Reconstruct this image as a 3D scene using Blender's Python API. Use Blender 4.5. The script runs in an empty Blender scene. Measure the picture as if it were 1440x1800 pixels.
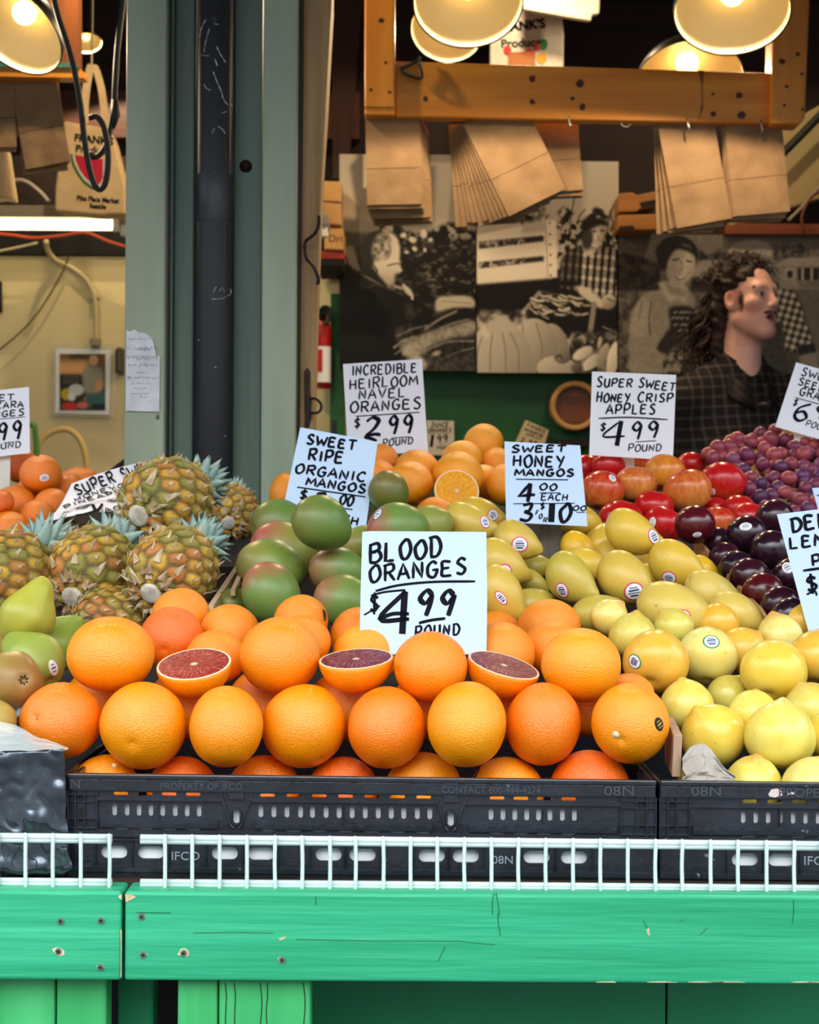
import bpy, math, random
import numpy as np
from mathutils import Vector, Matrix, Quaternion
from mathutils.bvhtree import BVHTree

# ------------------------------------------------------------------ camera, sky, lights, exposure
scene = bpy.context.scene
COL = scene.collection
F = 2700.0                    # focal length in pixels of the 1440 px wide frame
CZ = 1.08                     # eye height of the camera
ROLL = math.radians(0.35)
cam_data = bpy.data.cameras.new('camera')
cam_data.sensor_fit = 'HORIZONTAL'
cam_data.sensor_width = 36.0
cam_data.lens = 36.0 * F / 1440.0
cam_data.clip_start = 0.05
cam_data.clip_end = 100
cam = bpy.data.objects.new('camera', cam_data)
COL.objects.link(cam)
cam.location = (0, 0, CZ)
cam.matrix_world = Matrix.Translation((0, 0, CZ)) @ Matrix.Rotation(math.pi / 2, 4, 'X') @ Matrix.Rotation(ROLL, 4, 'Z')
scene.camera = cam
cam_data.dof.use_dof = True
cam_data.dof.focus_distance = 1.75
cam_data.dof.aperture_fstop = 14.0

scene.view_settings.view_transform = 'Standard'
scene.view_settings.look = 'None'
scene.view_settings.gamma = 1.0
scene.view_settings.exposure = 0.14
scene.view_settings.use_curve_mapping = False
scene.cycles.use_denoising = True
scene.cycles.max_bounces = 6
scene.cycles.sample_clamp_indirect = 4.0
scene.cycles.caustics_reflective = False
scene.cycles.caustics_refractive = False

# overcast daylight over the street in front of the stall
world = bpy.data.worlds.new('overcast_sky')
scene.world = world
world.use_nodes = True
wn, wl = world.node_tree.nodes, world.node_tree.links
wn.clear()
w_out = wn.new('ShaderNodeOutputWorld')
w_bg = wn.new('ShaderNodeBackground')
w_tc = wn.new('ShaderNodeTexCoord')
w_sep = wn.new('ShaderNodeSeparateXYZ')
w_ramp = wn.new('ShaderNodeValToRGB')
wl.new(w_tc.outputs['Generated'], w_sep.inputs[0])
wl.new(w_sep.outputs['Z'], w_ramp.inputs[0])
cr = w_ramp.color_ramp
cr.elements[0].position = 0.0
cr.elements[0].color = (0.10, 0.11, 0.12, 1)
cr.elements[1].position = 1.0
cr.elements[1].color = (0.90, 0.97, 1.0, 1)
for pos, c in ((0.14, (0.10, 0.11, 0.12, 1)), (0.34, (0.34, 0.38, 0.42, 1)), (0.45, (1.0, 1.05, 1.08, 1))):
    e = cr.elements.new(pos)
    e.color = c
wl.new(w_ramp.outputs[0], w_bg.inputs[0])
w_bg.inputs[1].default_value = 4.2
wl.new(w_bg.outputs[0], w_out.inputs[0])

# soft sun through high cloud, from over the photographer's shoulder
sun_data = bpy.data.lights.new('sun', 'SUN')
sun_data.energy = 0.5
sun_data.angle = math.radians(35)
sun_data.color = (1.0, 0.98, 0.95)
sun = bpy.data.objects.new('sun', sun_data)
COL.objects.link(sun)
sun.rotation_euler = (math.radians(48), 0, math.radians(-18))
sun.location = (-1, -3, 5)

LAMP_W = 17.0        # watts of each pendant lamp
LAMP_COL = (1.0, 0.77, 0.48)

# ------------------------------------------------------------------ helpers
rng = random.Random(7)
nrg = np.random.RandomState(11)
CR, SR = math.cos(ROLL), math.sin(ROLL)

def W(px, py, d):
    """A point d metres in front of the camera that falls on photo pixel (px, py)."""
    u, v = (px - 720.0) / F, (900.0 - py) / F
    return Vector(((u * CR - v * SR) * d, d, CZ + (u * SR + v * CR) * d))

def PX(r, d):
    return r * d / F

def srgb(r, g, b):
    def f(c):
        c = c / 255.0
        return c / 12.92 if c <= 0.04045 else ((c + 0.055) / 1.055) ** 2.4
    return (f(r), f(g), f(b))

USED = {}
def link(o, parent=None):
    COL.objects.link(o)
    if parent is not None:
        o.parent = parent
    return o

def tag(o, label, cat, group=None, kind=None):
    o['label'] = label
    o['category'] = cat
    if group:
        o['group'] = group
    if kind:
        o['kind'] = kind
    return o

def structure(o):
    o['kind'] = 'structure'
    return o

def thing(name, label, cat, loc=(0, 0, 0), group=None):
    o = bpy.data.objects.new(name, None)
    o.empty_display_size = 0.02
    o.location = loc
    link(o)
    return tag(o, label, cat, group)

class MB:
    """Collects shapes into one mesh; every face carries a material slot."""
    def __init__(self):
        self.v, self.f, self.m = [], [], []
    def add(self, vs, fs, m=0):
        n = len(self.v)
        self.v.extend([tuple(p) for p in vs])
        self.f.extend([tuple(i + n for i in f) for f in fs])
        self.m.extend([m] * len(fs))
        return self
    def box(self, c, s, m=0, rot=None):
        hx, hy, hz = s[0] / 2, s[1] / 2, s[2] / 2
        vs = [Vector((x, y, z)) for x in (-hx, hx) for y in (-hy, hy) for z in (-hz, hz)]
        if rot is not None:
            vs = [rot @ p for p in vs]
        c = Vector(c)
        return self.add([p + c for p in vs], [(0, 1, 3, 2), (4, 6, 7, 5), (0, 4, 5, 1), (2, 3, 7, 6), (0, 2, 6, 4), (1, 5, 7, 3)], m)
    def prism(self, pts, vec, m=0):
        """polygon pts (Vectors) extruded by vec"""
        n = len(pts)
        vec = Vector(vec)
        vs = [Vector(p) for p in pts] + [Vector(p) + vec for p in pts]
        fs = [tuple(range(n)), tuple(range(2 * n - 1, n - 1, -1))]
        fs += [((i + 1) % n, i, i + n, (i + 1) % n + n) for i in range(n)]
        return self.add(vs, fs, m)
    def tube(self, pts, r, m=0, sides=8, cap=True):
        pts = [Vector(p) for p in pts]
        n = len(pts)
        rs = r if isinstance(r, (list, tuple)) else [r] * n
        vs, fs = [], []
        t0 = (pts[1] - pts[0]).normalized()
        up = Vector((0, 0, 1)) if abs(t0.z) < 0.9 else Vector((1, 0, 0))
        a = t0.cross(up).normalized()
        for i in range(n):
            t = (pts[min(i + 1, n - 1)] - pts[max(i - 1, 0)])
            t = t.normalized() if t.length > 1e-9 else t0
            a = (a - t * a.dot(t))
            a = a.normalized() if a.length > 1e-6 else t.orthogonal().normalized()
            b = t.cross(a)
            for k in range(sides):
                an = 2 * math.pi * k / sides
                vs.append(pts[i] + (a * math.cos(an) + b * math.sin(an)) * rs[i])
        for i in range(n - 1):
            for k in range(sides):
                k2 = (k + 1) % sides
                fs.append((i * sides + k, i * sides + k2, (i + 1) * sides + k2, (i + 1) * sides + k))
        if cap:
            fs.append(tuple(range(sides - 1, -1, -1)))
            fs.append(tuple((n - 1) * sides + k for k in range(sides)))
        return self.add(vs, fs, m)
    def lathe(self, prof, segs=32, m=0, M=None, closed=False):
        """prof: (r, z) list, turned about z"""
        vs, fs = [], []
        n = len(prof)
        for (r, z) in prof:
            for k in range(segs):
                a = 2 * math.pi * k / segs
                p = Vector((r * math.cos(a), r * math.sin(a), z))
                vs.append(M @ p if M is not None else p)
        for i in range(n - 1 if not closed else n):
            i2 = (i + 1) % n
            for k in range(segs):
                k2 = (k + 1) % segs
                fs.append((i * segs + k, i * segs + k2, i2 * segs + k2, i2 * segs + k))
        return self.add(vs, fs, m)
    def grid(self, fn, nu, nv, m=0):
        vs = [fn(i / nu, j / nv) for j in range(nv + 1) for i in range(nu + 1)]
        fs = [(j * (nu + 1) + i, j * (nu + 1) + i + 1, (j + 1) * (nu + 1) + i + 1, (j + 1) * (nu + 1) + i) for j in range(nv) for i in range(nu)]
        return self.add(vs, fs, m)
    def mesh(self, name, mats, smooth=False):
        me = bpy.data.meshes.new(name)
        me.from_pydata(self.v, [], self.f)
        mats = mats if isinstance(mats, (list, tuple)) else [mats]
        for mt in mats:
            me.materials.append(mt)
        if len(mats) > 1:
            me.polygons.foreach_set('material_index', self.m)
        if smooth:
            me.polygons.foreach_set('use_smooth', [True] * len(me.polygons))
        me.update()
        return me
    def obj(self, name, mats, parent=None, smooth=False, bevel=0, segs=2, sub=0, solid=0):
        o = bpy.data.objects.new(name, self.mesh(name, mats, smooth))
        link(o, parent)
        if parent is not None:
            o.matrix_parent_inverse = Matrix.Translation(-Vector(parent.location)) if parent.type == 'EMPTY' else parent_inv(parent)
        if solid:
            md = o.modifiers.new('solid', 'SOLIDIFY')
            md.thickness = solid
        if bevel:
            md = o.modifiers.new('bevel', 'BEVEL')
            md.width = bevel
            md.segments = segs
            md.limit_method = 'ANGLE'
            md.angle_limit = math.radians(40)
        if sub:
            md = o.modifiers.new('sub', 'SUBSURF')
            md.levels = md.render_levels = sub
        return o

def parent_inv(p):
    m = Matrix.LocRotScale(p.location, p.rotation_euler if p.rotation_mode != 'QUATERNION' else p.rotation_quaternion, p.scale)
    return m.inverted()

def catmull(pts, n=6, closed=False):
    P = [Vector(p) for p in pts]
    out = []
    k = len(P)
    rngi = range(k if closed else k - 1)
    for i in rngi:
        p0 = P[(i - 1) % k] if closed or i > 0 else P[0] * 2 - P[1]
        p1, p2 = P[i], P[(i + 1) % k]
        p3 = P[(i + 2) % k] if closed or i + 2 < k else P[-1] * 2 - P[-2]
        for j in range(n):
            t = j / n
            out.append(0.5 * ((2 * p1) + (p2 - p0) * t + (2 * p0 - 5 * p1 + 4 * p2 - p3) * t * t + (3 * p1 - p0 - 3 * p2 + p3) * t ** 3))
    if not closed:
        out.append(P[-1].copy())
    return out

def px_prism(pts, d, th, mb=None, m=0):
    """outline in photo pixels standing at depth d, th metres thick (away from the street)"""
    mb = mb or MB()
    return mb.prism([W(x, y, d) for x, y in pts], (0, th, 0), m)

def from_curve(cu, name, mats, mat_world=None):
    """evaluated curve or text as mesh data"""
    tmp = bpy.data.objects.new('tmp', cu)
    COL.objects.link(tmp)
    dg = bpy.context.evaluated_depsgraph_get()
    dg.update()
    me = bpy.data.meshes.new_from_object(tmp.evaluated_get(dg))
    bpy.data.objects.remove(tmp)
    bpy.data.curves.remove(cu)
    me.name = name
    me.materials.clear()
    for mt in (mats if isinstance(mats, (list, tuple)) else [mats]):
        me.materials.append(mt)
    if mat_world is not None:
        me.transform(mat_world)
    return me

def text_mesh(s, size, depth, mat_, M, align='CENTER', bold=0.0, sx=1.0):
    cu = bpy.data.curves.new('t', 'FONT')
    cu.body = s
    cu.size = size
    cu.extrude = depth
    cu.align_x = align
    cu.align_y = 'CENTER'
    cu.offset = bold
    cu.resolution_u = 3
    return from_curve(cu, 'lettering', mat_, M @ Matrix.Diagonal((sx, 1, 1, 1)))

def mesh_obj(name, me, parent=None):
    o = bpy.data.objects.new(name, me)
    link(o, parent)
    if parent is not None:
        o.matrix_parent_inverse = Matrix.Translation(-Vector(parent.location)) if parent.type == 'EMPTY' else parent_inv(parent)
    return o

FACE_CAM = Matrix(((1, 0, 0, 0), (0, 0, -1, 0), (0, 1, 0, 0), (0, 0, 0, 1)))   # text in the xz plane, facing -y

# ------------------------------------------------------------------ materials
def nd(nt, t, **kw):
    n = nt.nodes.new(t)
    for k, v in kw.items():
        setattr(n, k, v)
    return n

def pmat(name, col, rough=0.5, col2=None, scale=5.0, stretch=(1, 1, 1), detail=4, lo=0.35, hi=0.65, bump=0.0, bscale=None, spec=0.5,
         metallic=0.0, coat=0.0, objcol=False, emit=0.0, trans=0.0, alpha=1.0, sss=0.0, speck=None, speckscale=40, specklo=0.66, bstretch=None):
    m = bpy.data.materials.new(name)
    m.use_nodes = True
    nt = m.node_tree
    b = nt.nodes['Principled BSDF']
    L = nt.links.new
    tc = nd(nt, 'ShaderNodeTexCoord')
    mp = nd(nt, 'ShaderNodeMapping')
    mp.inputs['Scale'].default_value = stretch
    L(tc.outputs['Object'], mp.inputs[0])
    c4 = (*col, 1)
    src = None
    if objcol:
        oi = nd(nt, 'ShaderNodeObjectInfo')
        src = oi.outputs['Color']
    nz = nd(nt, 'ShaderNodeTexNoise')
    nz.inputs['Scale'].default_value = scale
    nz.inputs['Detail'].default_value = detail
    L(mp.outputs[0], nz.inputs[0])
    if col2 is not None:
        rp = nd(nt, 'ShaderNodeValToRGB')
        rp.color_ramp.elements[0].position = lo
        rp.color_ramp.elements[1].position = hi
        rp.color_ramp.elements[0].color = c4
        rp.color_ramp.elements[1].color = (*col2, 1)
        L(nz.outputs['Fac'], rp.inputs[0])
        if src is not None:
            mx = nd(nt, 'ShaderNodeMix', data_type='RGBA', blend_type='MULTIPLY')
            mx.inputs[0].default_value = 1.0
            L(src, mx.inputs[6])
            L(rp.outputs[0], mx.inputs[7])
            src = mx.outputs[2]
        else:
            src = rp.outputs[0]
    if speck is not None:
        n2 = nd(nt, 'ShaderNodeTexNoise')
        n2.inputs['Scale'].default_value = speckscale
        n2.inputs['Detail'].default_value = 3
        L(tc.outputs['Object'], n2.inputs[0])
        r2 = nd(nt, 'ShaderNodeValToRGB')
        r2.color_ramp.elements[0].position = specklo
        r2.color_ramp.elements[1].position = specklo + 0.05
        L(n2.outputs['Fac'], r2.inputs[0])
        mx = nd(nt, 'ShaderNodeMix', data_type='RGBA')
        L(r2.outputs[0], mx.inputs[0])
        if src is not None:
            L(src, mx.inputs[6])
        else:
            mx.inputs[6].default_value = c4
        mx.inputs[7].default_value = (*speck, 1)
        src = mx.outputs[2]
    if src is not None:
        L(src, b.inputs['Base Color'])
    else:
        b.inputs['Base Color'].default_value = c4
    b.inputs['Roughness'].default_value = rough
    b.inputs['Metallic'].default_value = metallic
    b.inputs['Specular IOR Level'].default_value = spec
    b.inputs['Coat Weight'].default_value = coat
    b.inputs['Coat Roughness'].default_value = 0.15
    b.inputs['Transmission Weight'].default_value = trans
    b.inputs['Alpha'].default_value = alpha
    if sss:
        b.inputs['Subsurface Weight'].default_value = sss
        b.inputs['Subsurface Radius'].default_value = (0.01, 0.004, 0.002)
    if emit:
        b.inputs['Emission Color'].default_value = c4
        b.inputs['Emission Strength'].default_value = emit
    if bump:
        bp = nd(nt, 'ShaderNodeBump')
        bp.inputs['Strength'].default_value = bump
        bp.inputs['Distance'].default_value = 0.01
        bn = nd(nt, 'ShaderNodeTexNoise')
        bn.inputs['Scale'].default_value = bscale or scale * 3
        bn.inputs['Detail'].default_value = 3
        if bstretch:
            m2 = nd(nt, 'ShaderNodeMapping')
            m2.inputs['Scale'].default_value = bstretch
            L(tc.outputs['Object'], m2.inputs[0])
            L(m2.outputs[0], bn.inputs[0])
        else:
            L(mp.outputs[0], bn.inputs[0])
        L(bn.outputs['Fac'], bp.inputs['Height'])
        L(bp.outputs[0], b.inputs['Normal'])
    return m

def attr_mat(name, rough=0.6, attr='paint', spec=0.3, bump=0.0, bscale=80):
    m = bpy.data.materials.new(name)
    m.use_nodes = True
    nt = m.node_tree
    b = nt.nodes['Principled BSDF']
    a = nd(nt, 'ShaderNodeAttribute', attribute_name=attr)
    nt.links.new(a.outputs['Color'], b.inputs['Base Color'])
    b.inputs['Roughness'].default_value = rough
    b.inputs['Specular IOR Level'].default_value = spec
    if bump:
        tc = nd(nt, 'ShaderNodeTexCoord')
        bp = nd(nt, 'ShaderNodeBump')
        bp.inputs['Strength'].default_value = bump
        bp.inputs['Distance'].default_value = 0.004
        bn = nd(nt, 'ShaderNodeTexNoise')
        bn.inputs['Scale'].default_value = bscale
        nt.links.new(tc.outputs['Object'], bn.inputs[0])
        nt.links.new(bn.outputs['Fac'], bp.inputs['Height'])
        nt.links.new(bp.outputs[0], b.inputs['Normal'])
    return m

def wood_mat(name, c1, c2, axis='X', scale=8, rough=0.6, knots=None, bump=0.15, wear=None, wearlo=0.7):
    """grain runs along axis"""
    st = {'X': (0.06, 1, 1), 'Y': (1, 0.06, 1), 'Z': (1, 1, 0.06)}[axis]
    st = tuple(s * scale for s in st)
    return pmat(name, c1, rough, col2=c2, scale=3.0, stretch=st, detail=6, lo=0.3, hi=0.7, bump=bump, bscale=6, speck=wear or knots, speckscale=9 if knots else 30, specklo=wearlo)

def set_paint(me, cols, name='paint'):
    at = me.color_attributes.new(name, 'FLOAT_COLOR', 'POINT')
    a = np.ones((len(me.vertices), 4), dtype=np.float32)
    a[:, :3] = cols
    at.data.foreach_set('color', a.ravel())
# ------------------------------------------------------------------ shared materials
M = {}
M['brown_wall'] = wood_mat('dark_brown_boards', srgb(26, 12, 7), srgb(48, 21, 11), 'X', 6, 0.7)
M['cream_wall'] = pmat('cream_paint', srgb(232, 212, 158), 0.55, col2=srgb(240, 222, 172), scale=2, bump=0.05, bscale=20, speck=srgb(190, 165, 110), speckscale=14, specklo=0.78)
M['concrete'] = pmat('concrete', srgb(120, 116, 108), 0.9, col2=srgb(96, 92, 86), scale=6, bump=0.2)
M['green'] = wood_mat('green_painted_wood', srgb(32, 150, 104), srgb(60, 184, 136), 'X', 9, 0.42, bump=0.35, wear=srgb(20, 120, 80), wearlo=0.80)
M['green_v'] = wood_mat('green_painted_planks', srgb(46, 156, 84), srgb(74, 184, 112), 'Z', 8, 0.45, bump=0.3, wear=srgb(24, 116, 70), wearlo=0.78)
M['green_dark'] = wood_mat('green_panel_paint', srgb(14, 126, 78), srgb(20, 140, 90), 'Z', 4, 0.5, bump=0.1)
M['green_back'] = pmat('green_board_paint', srgb(22, 104, 40), 0.45, col2=srgb(14, 84, 30), scale=4)
M['bare_wood'] = pmat('chipped_wood', srgb(226, 208, 176), 0.8, col2=srgb(190, 165, 125), scale=60)
M['pine'] = wood_mat('varnished_pine', srgb(246, 168, 62), srgb(218, 130, 40), 'X', 9, 0.38, bump=0.08)
M['pine_v'] = wood_mat('varnished_pine_upright', srgb(240, 158, 56), srgb(212, 122, 36), 'Z', 9, 0.38, bump=0.08)
M['knot'] = pmat('pine_knot', srgb(92, 44, 18), 0.5, col2=srgb(60, 28, 12), scale=60)
M['pale_wood'] = wood_mat('pale_crate_wood', srgb(205, 182, 146), srgb(178, 152, 114), 'Y', 8, 0.75)
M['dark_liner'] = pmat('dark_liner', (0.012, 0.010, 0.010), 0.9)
M['riser'] = wood_mat('riser_boards', srgb(60, 44, 32), srgb(44, 30, 22), 'X', 6, 0.8)
M['steel_green'] = pmat('weathered_green_paint', srgb(168, 178, 150), 0.5, col2=srgb(146, 160, 138), scale=3, stretch=(6, 6, 0.7), detail=8, bump=0.06, bscale=30, speck=srgb(70, 62, 46), speckscale=22, specklo=0.735)
M['steel_shaded'] = pmat('shaded_green_paint', srgb(128, 150, 132), 0.45, col2=srgb(104, 128, 114), scale=3, stretch=(8, 8, 0.6), detail=6, bump=0.05)  # darker copy of the column paint: recess shade put into the colour
M['rust_strip'] = pmat('rusty_brown_steel', srgb(58, 44, 34), 0.6, col2=srgb(36, 30, 26), scale=9, stretch=(1, 1, 0.2))
M['black_pipe'] = pmat('black_painted_iron', srgb(34, 35, 40), 0.6, col2=srgb(46, 47, 52), scale=4, stretch=(3, 3, 0.4), bump=0.08, bscale=18, speck=srgb(120, 122, 126), speckscale=28, specklo=0.745)
M['scratch'] = pmat('paint_scratch', srgb(225, 228, 228), 0.6)
M['old_post'] = wood_mat('weathered_post', srgb(206, 170, 118), srgb(142, 110, 72), 'Z', 10, 0.8, bump=0.5, wear=srgb(70, 50, 34), wearlo=0.72)
M['old_post_dark'] = wood_mat('weathered_post_edge', srgb(66, 50, 40), srgb(40, 28, 24), 'Z', 12, 0.7, bump=0.4)
M['iron'] = pmat('rusty_iron', srgb(58, 40, 28), 0.6, col2=srgb(34, 26, 22), scale=40, metallic=0.4)
M['black'] = pmat('black_rubber', (0.012, 0.012, 0.013), 0.6)
M['black_plastic'] = pmat('black_crate_plastic', srgb(22, 25, 32), 0.26, spec=0.75, col2=srgb(34, 38, 48), scale=16, detail=6, bump=0.1, bscale=120, speck=srgb(128, 138, 150), speckscale=70, specklo=0.725)
M['crate_text'] = pmat('moulded_lettering', srgb(64, 68, 78), 0.5)
M['crate_text_pale'] = pmat('scuffed_lettering', srgb(150, 158, 168), 0.5)
M['white_wire'] = pmat('white_coated_wire', srgb(206, 222, 222), 0.3, speck=srgb(70, 70, 66), speckscale=38, specklo=0.78)
M['white_paper'] = pmat('white_paper', srgb(246, 248, 250), 0.7)
M['card'] = pmat('sign_card', srgb(190, 213, 240), 0.5)  # front cards: cool skylight tint put into the card colour
M['card_w'] = pmat('white_sign_card', srgb(232, 231, 238), 0.5)  # back cards: lighter copy, their weaker light made up for in the colour
M['ink'] = pmat('black_marker_ink', srgb(22, 22, 32), 0.85, spec=0.1)
M['kraft'] = pmat('kraft_paper', srgb(158, 124, 86), 0.75, col2=srgb(140, 108, 74), scale=14, bump=0.25, bscale=25)
M['kraft_b'] = pmat('kraft_paper_edge', srgb(116, 84, 54), 0.8, col2=srgb(96, 68, 42), scale=30)
M['carton'] = pmat('corrugated_carton', srgb(198, 152, 92), 0.75, col2=srgb(184, 138, 82), scale=10)
M['steel'] = pmat('zinc_steel', srgb(170, 170, 168), 0.35, metallic=0.9)
M['galv'] = pmat('painted_conduit', srgb(206, 190, 146), 0.45)
M['grey_metal'] = pmat('grey_enamel', srgb(150, 140, 122), 0.5)

# ------------------------------------------------------------------ the place: floor, walls, ceiling
YB = 5.32     # back wall
HALF = 2.6
CEIL = 2.85
structure(MB().box((0, 3.45, -0.05), (5.4, 4.0, 0.1)).obj('floor', M['concrete']))
tag(structure(MB().box((0, -9.3, -0.06), (40, 21.4, 0.1)).obj('pavement', pmat('street_paving', srgb(78, 78, 80), 0.9, col2=srgb(64, 64, 67), scale=3))), 'grey street paving in front of the stall', 'pavement')
structure(MB().box((0, YB + 0.05, CEIL / 2), (5.4, 0.1, CEIL)).obj('wall_back', M['brown_wall']))
structure(MB().box((-HALF - 0.05, 3.95, CEIL / 2), (0.1, 2.9, CEIL)).obj('wall_left', M['brown_wall']))
structure(MB().box((HALF + 0.05, 3.95, CEIL / 2), (0.1, 2.9, CEIL)).obj('wall_right', M['brown_wall']))
structure(MB().box((0, 3.95, CEIL + 0.05), (5.4, 3.0, 0.1)).obj('ceiling', M['brown_wall']))

tag(structure(MB().box((0, 1.42, 2.95), (5.4, 2.1, 0.10)).obj('ceiling_awning', M['brown_wall'])), 'dark boarded awning roof over the counter', 'awning')

# cream painted lower wall of the left-hand bay
zt = W(100, 450, 5.29).z
o = MB().box((-1.38, YB - 0.012, zt / 2 + 0.01), (2.44, 0.024, zt - 0.02)).obj('wall_panel', M['cream_wall'])
structure(o)
o = MB().box((-0.24, YB - 0.008, 1.13), (0.16, 0.016, 1.5)).obj('wall_panel', M['cream_wall'])
structure(o)
bb = MB().box((-0.9, YB - 0.03, W(100, 430, 5.29).z), (3.3, 0.06, 0.075))
structure(bb.obj('trim_1', M['dark_liner']))
# reddish joists and boards high on the back wall
bb = MB()
bb.box((-1.38, YB - 0.03, W(150, 205, 5.3).z), (2.4, 0.05, 0.16))
structure(bb.obj('trim_2', wood_mat('red_brown_joist', srgb(92, 44, 20), srgb(66, 30, 14), 'X', 8, 0.55)))
bb = px_prism([(583, -30), (640, -30), (612, 310), (585, 316)], YB - 0.06, 0.05)
structure(bb.obj('trim_3', wood_mat('brown_brace', srgb(70, 36, 18), srgb(48, 24, 12), 'Z', 8, 0.5)))

# green painted panelling behind the stall
zg = W(900, 640, 5.27).z
structure(MB().box((1.22, YB - 0.02, zg / 2), (2.76, 0.04, zg)).obj('wall_panel', M['green_back']))
zg2 = W(590, 516, 5.24).z
structure(MB().box((W(591, 600, 5.24).x + 0.005, YB - 0.05, zg2 / 2), (0.05, 0.05, zg2)).obj('trim_4', M['green_back']))

# ------------------------------------------------------------------ counter and its green timber front
CT = 0.709
bd = thing('counter_deck', 'wooden counter deck carrying the fruit crates behind the green front boards', 'counter', (0, 2.1, 0))
MB().box((0.1, 2.16, CT - 0.0175), (2.6, 1.24, 0.035)).obj('deck_board', M['riser'], bd)
for x in (-1.05, 0.0, 1.05):
    MB().box((x, 2.6, (CT - 0.035) / 2), (0.09, 0.09, CT - 0.035)).obj('leg', M['riser'], bd)

def screw(px, py, d, parent, chip=None):
    c = W(px, py, d)
    mb = MB()
    mb.lathe([(0.0, -0.0016), (0.0030, -0.0016), (0.0034, -0.0008), (0.0034, 0.002)], 14, 0, Matrix.Translation(c) @ Matrix.Rotation(math.pi / 2, 4, 'X') @ Matrix.Scale(-1, 4, (0, 0, 1)))
    for a in (0.4, 0.4 + math.pi / 2):
        mb.box(c + Vector((0, -0.0022, 0)), (0.0042, 0.0006, 0.0011), 1, Matrix.Rotation(a, 3, 'Y'))
    mb.obj('screw', [M['steel'], M['black']], parent, smooth=False)
    if chip:
        n = 9
        pts = []
        for k in range(n):
            a = 2 * math.pi * k / n
            r = chip * (0.7 + 0.6 * rng.random())
            pts.append(c + Vector((math.cos(a) * r * 1.3, -0.0004, math.sin(a) * r)))
        MB().prism(pts, (0, 0.0006, 0)).obj('paint_chip', M['bare_wood'], parent)

YF = 1.495
xs0, xj, xs1 = W(-120, 1600, YF).x, W(216, 1640, YF).x, W(1560, 1600, YF).x
zb = W(720, 1727, YF).z
def front_board(x0, x1, label):
    b = MB()
    nx = 40
    h = CT - zb
    b.box(((x0 + x1) / 2, YF + 0.02, zb + h / 2), (x1 - x0, 0.04, h))
    o = b.obj('front_board', M['green'], None, bevel=0.0035, segs=3)
    return tag(o, label, 'board', 'green boards along the counter front')
b1 = front_board(xs0, xj - 0.0016, 'short green painted board with four screws, below the silver-taped crate')
b2 = front_board(xj + 0.0016, xs1, 'long green painted board running under both black crates to the plums')
for (x, y, c) in ((107, 1619, None), (178, 1618, 0.002), (103, 1672, 0.0045), (177, 1700, 0.003)):
    screw(x, y, YF, b1, c)
for (x, y, c) in ((249, 1611, 0.003), (252, 1678, 0.003), (323, 1675, 0.004), (496, 1687, 0.003)):
    screw(x, y, YF, b2, c)
def chip(pts, par):
    MB().prism([W(x, y, YF - 0.0005) for x, y in pts], (0, 0.0008, 0)).obj('paint_chip', M['bare_wood'], par)
chip([(220, 1572), (232, 1573), (239, 1577), (228, 1583), (221, 1586)], b2)
chip([(208, 1575), (214, 1572), (214, 1582), (209, 1579)], b1)
chip([(211, 1634), (214, 1636), (213.5, 1720), (212, 1715), (212.5, 1660)], b1)
chip([(1136, 1634), (1141, 1632), (1143, 1645), (1139, 1644)], b2)
chip([(490, 1650), (503, 1646), (500, 1651), (492, 1653)], b2)
for _ in range(8):
    x = rng.uniform(900, 1420)
    chip([(x, 1727.0), (x + rng.uniform(20, 60), 1727.2), (x + 30, 1725.6), (x + 8, 1726)], b2)
# scuffs in the paint
M['scuff'] = pmat('scuffed_paint', srgb(16, 104, 66), 0.5)
for (x0, y0, x1, y1) in ((555, 1575, 556, 1590), (868, 1570, 866, 1608), (872, 1568, 878, 1610), (875, 1605, 880, 1645), (1131, 1618, 1139, 1637), (1194, 1620, 1203, 1616), (1230, 1643, 1244, 1630), (1395, 1582, 1393, 1622), (770, 1690, 783, 1664), (340, 1640, 480, 1640), (520, 1651, 800, 1654), (800, 1653, 870, 1660), (300, 1605, 240, 1604)):
    a, b = W(x0, y0, YF - 0.0002), W(x1, y1, YF - 0.0002)
    pts = catmull([a, (a + b) / 2 + Vector((rng.uniform(-.001, .001), 0, rng.uniform(-.0008, .0008))), b], 4)
    MB().tube(pts, 0.00042, 0, 5).obj('scuff', M['scuff'], b2)

# timbers under the counter
def under(pts, d, th, mat_, name, label, cat, group=None):
    o = px_prism(pts, d, th).obj(name, mat_, None, bevel=0.003)
    return tag(o, label, cat, group)
def plank(px0, px1, d, th, mat_, label):
    x0, x1 = W(px0, 1760, d).x, W(px1, 1760, d).x
    o = MB().box(((x0 + x1) / 2, d + th / 2, (zb - 0.001) / 2), (x1 - x0, th, zb - 0.003)).obj('support_plank', mat_, None, bevel=0.003)
    return tag(o, label, 'plank', 'upright planks under the counter')
plank(-110, 96, 1.522, 0.03, M['green_v'], 'upright green plank under the counter, first from the taped crate side')
plank(99, 187, 1.522, 0.03, M['green_v'], 'narrow green upright plank beside the dark gap under the counter')
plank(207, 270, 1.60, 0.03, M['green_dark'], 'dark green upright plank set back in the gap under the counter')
plank(312, 382, 1.51, 0.035, M['green_v'], 'cracked green post plank just beyond the black gap under the counter')
p = plank(384.5, 546, 1.51, 0.035, M['green_v'], 'wide cracked green post plank beside the recessed dark panel')
for (x0, x1) in ((396, 397), (412, 413), (457, 460), (533, 536), (470, 468)):
    pts = catmull([W(x0, 1728, 1.5097), W((x0 + x1) / 2 + 1.5, 1752, 1.5097), W(x1, 1776, 1.5097), W(x0, 1810, 1.5097)], 4)
    MB().tube(pts, 0.0005, 0, 5).obj('crack', M['dark_liner'], p)
xa, xm, xb = W(540, 1760, 1.74).x, W(1172, 1760, 1.74).x, W(1600, 1760, 1.74).x
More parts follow.
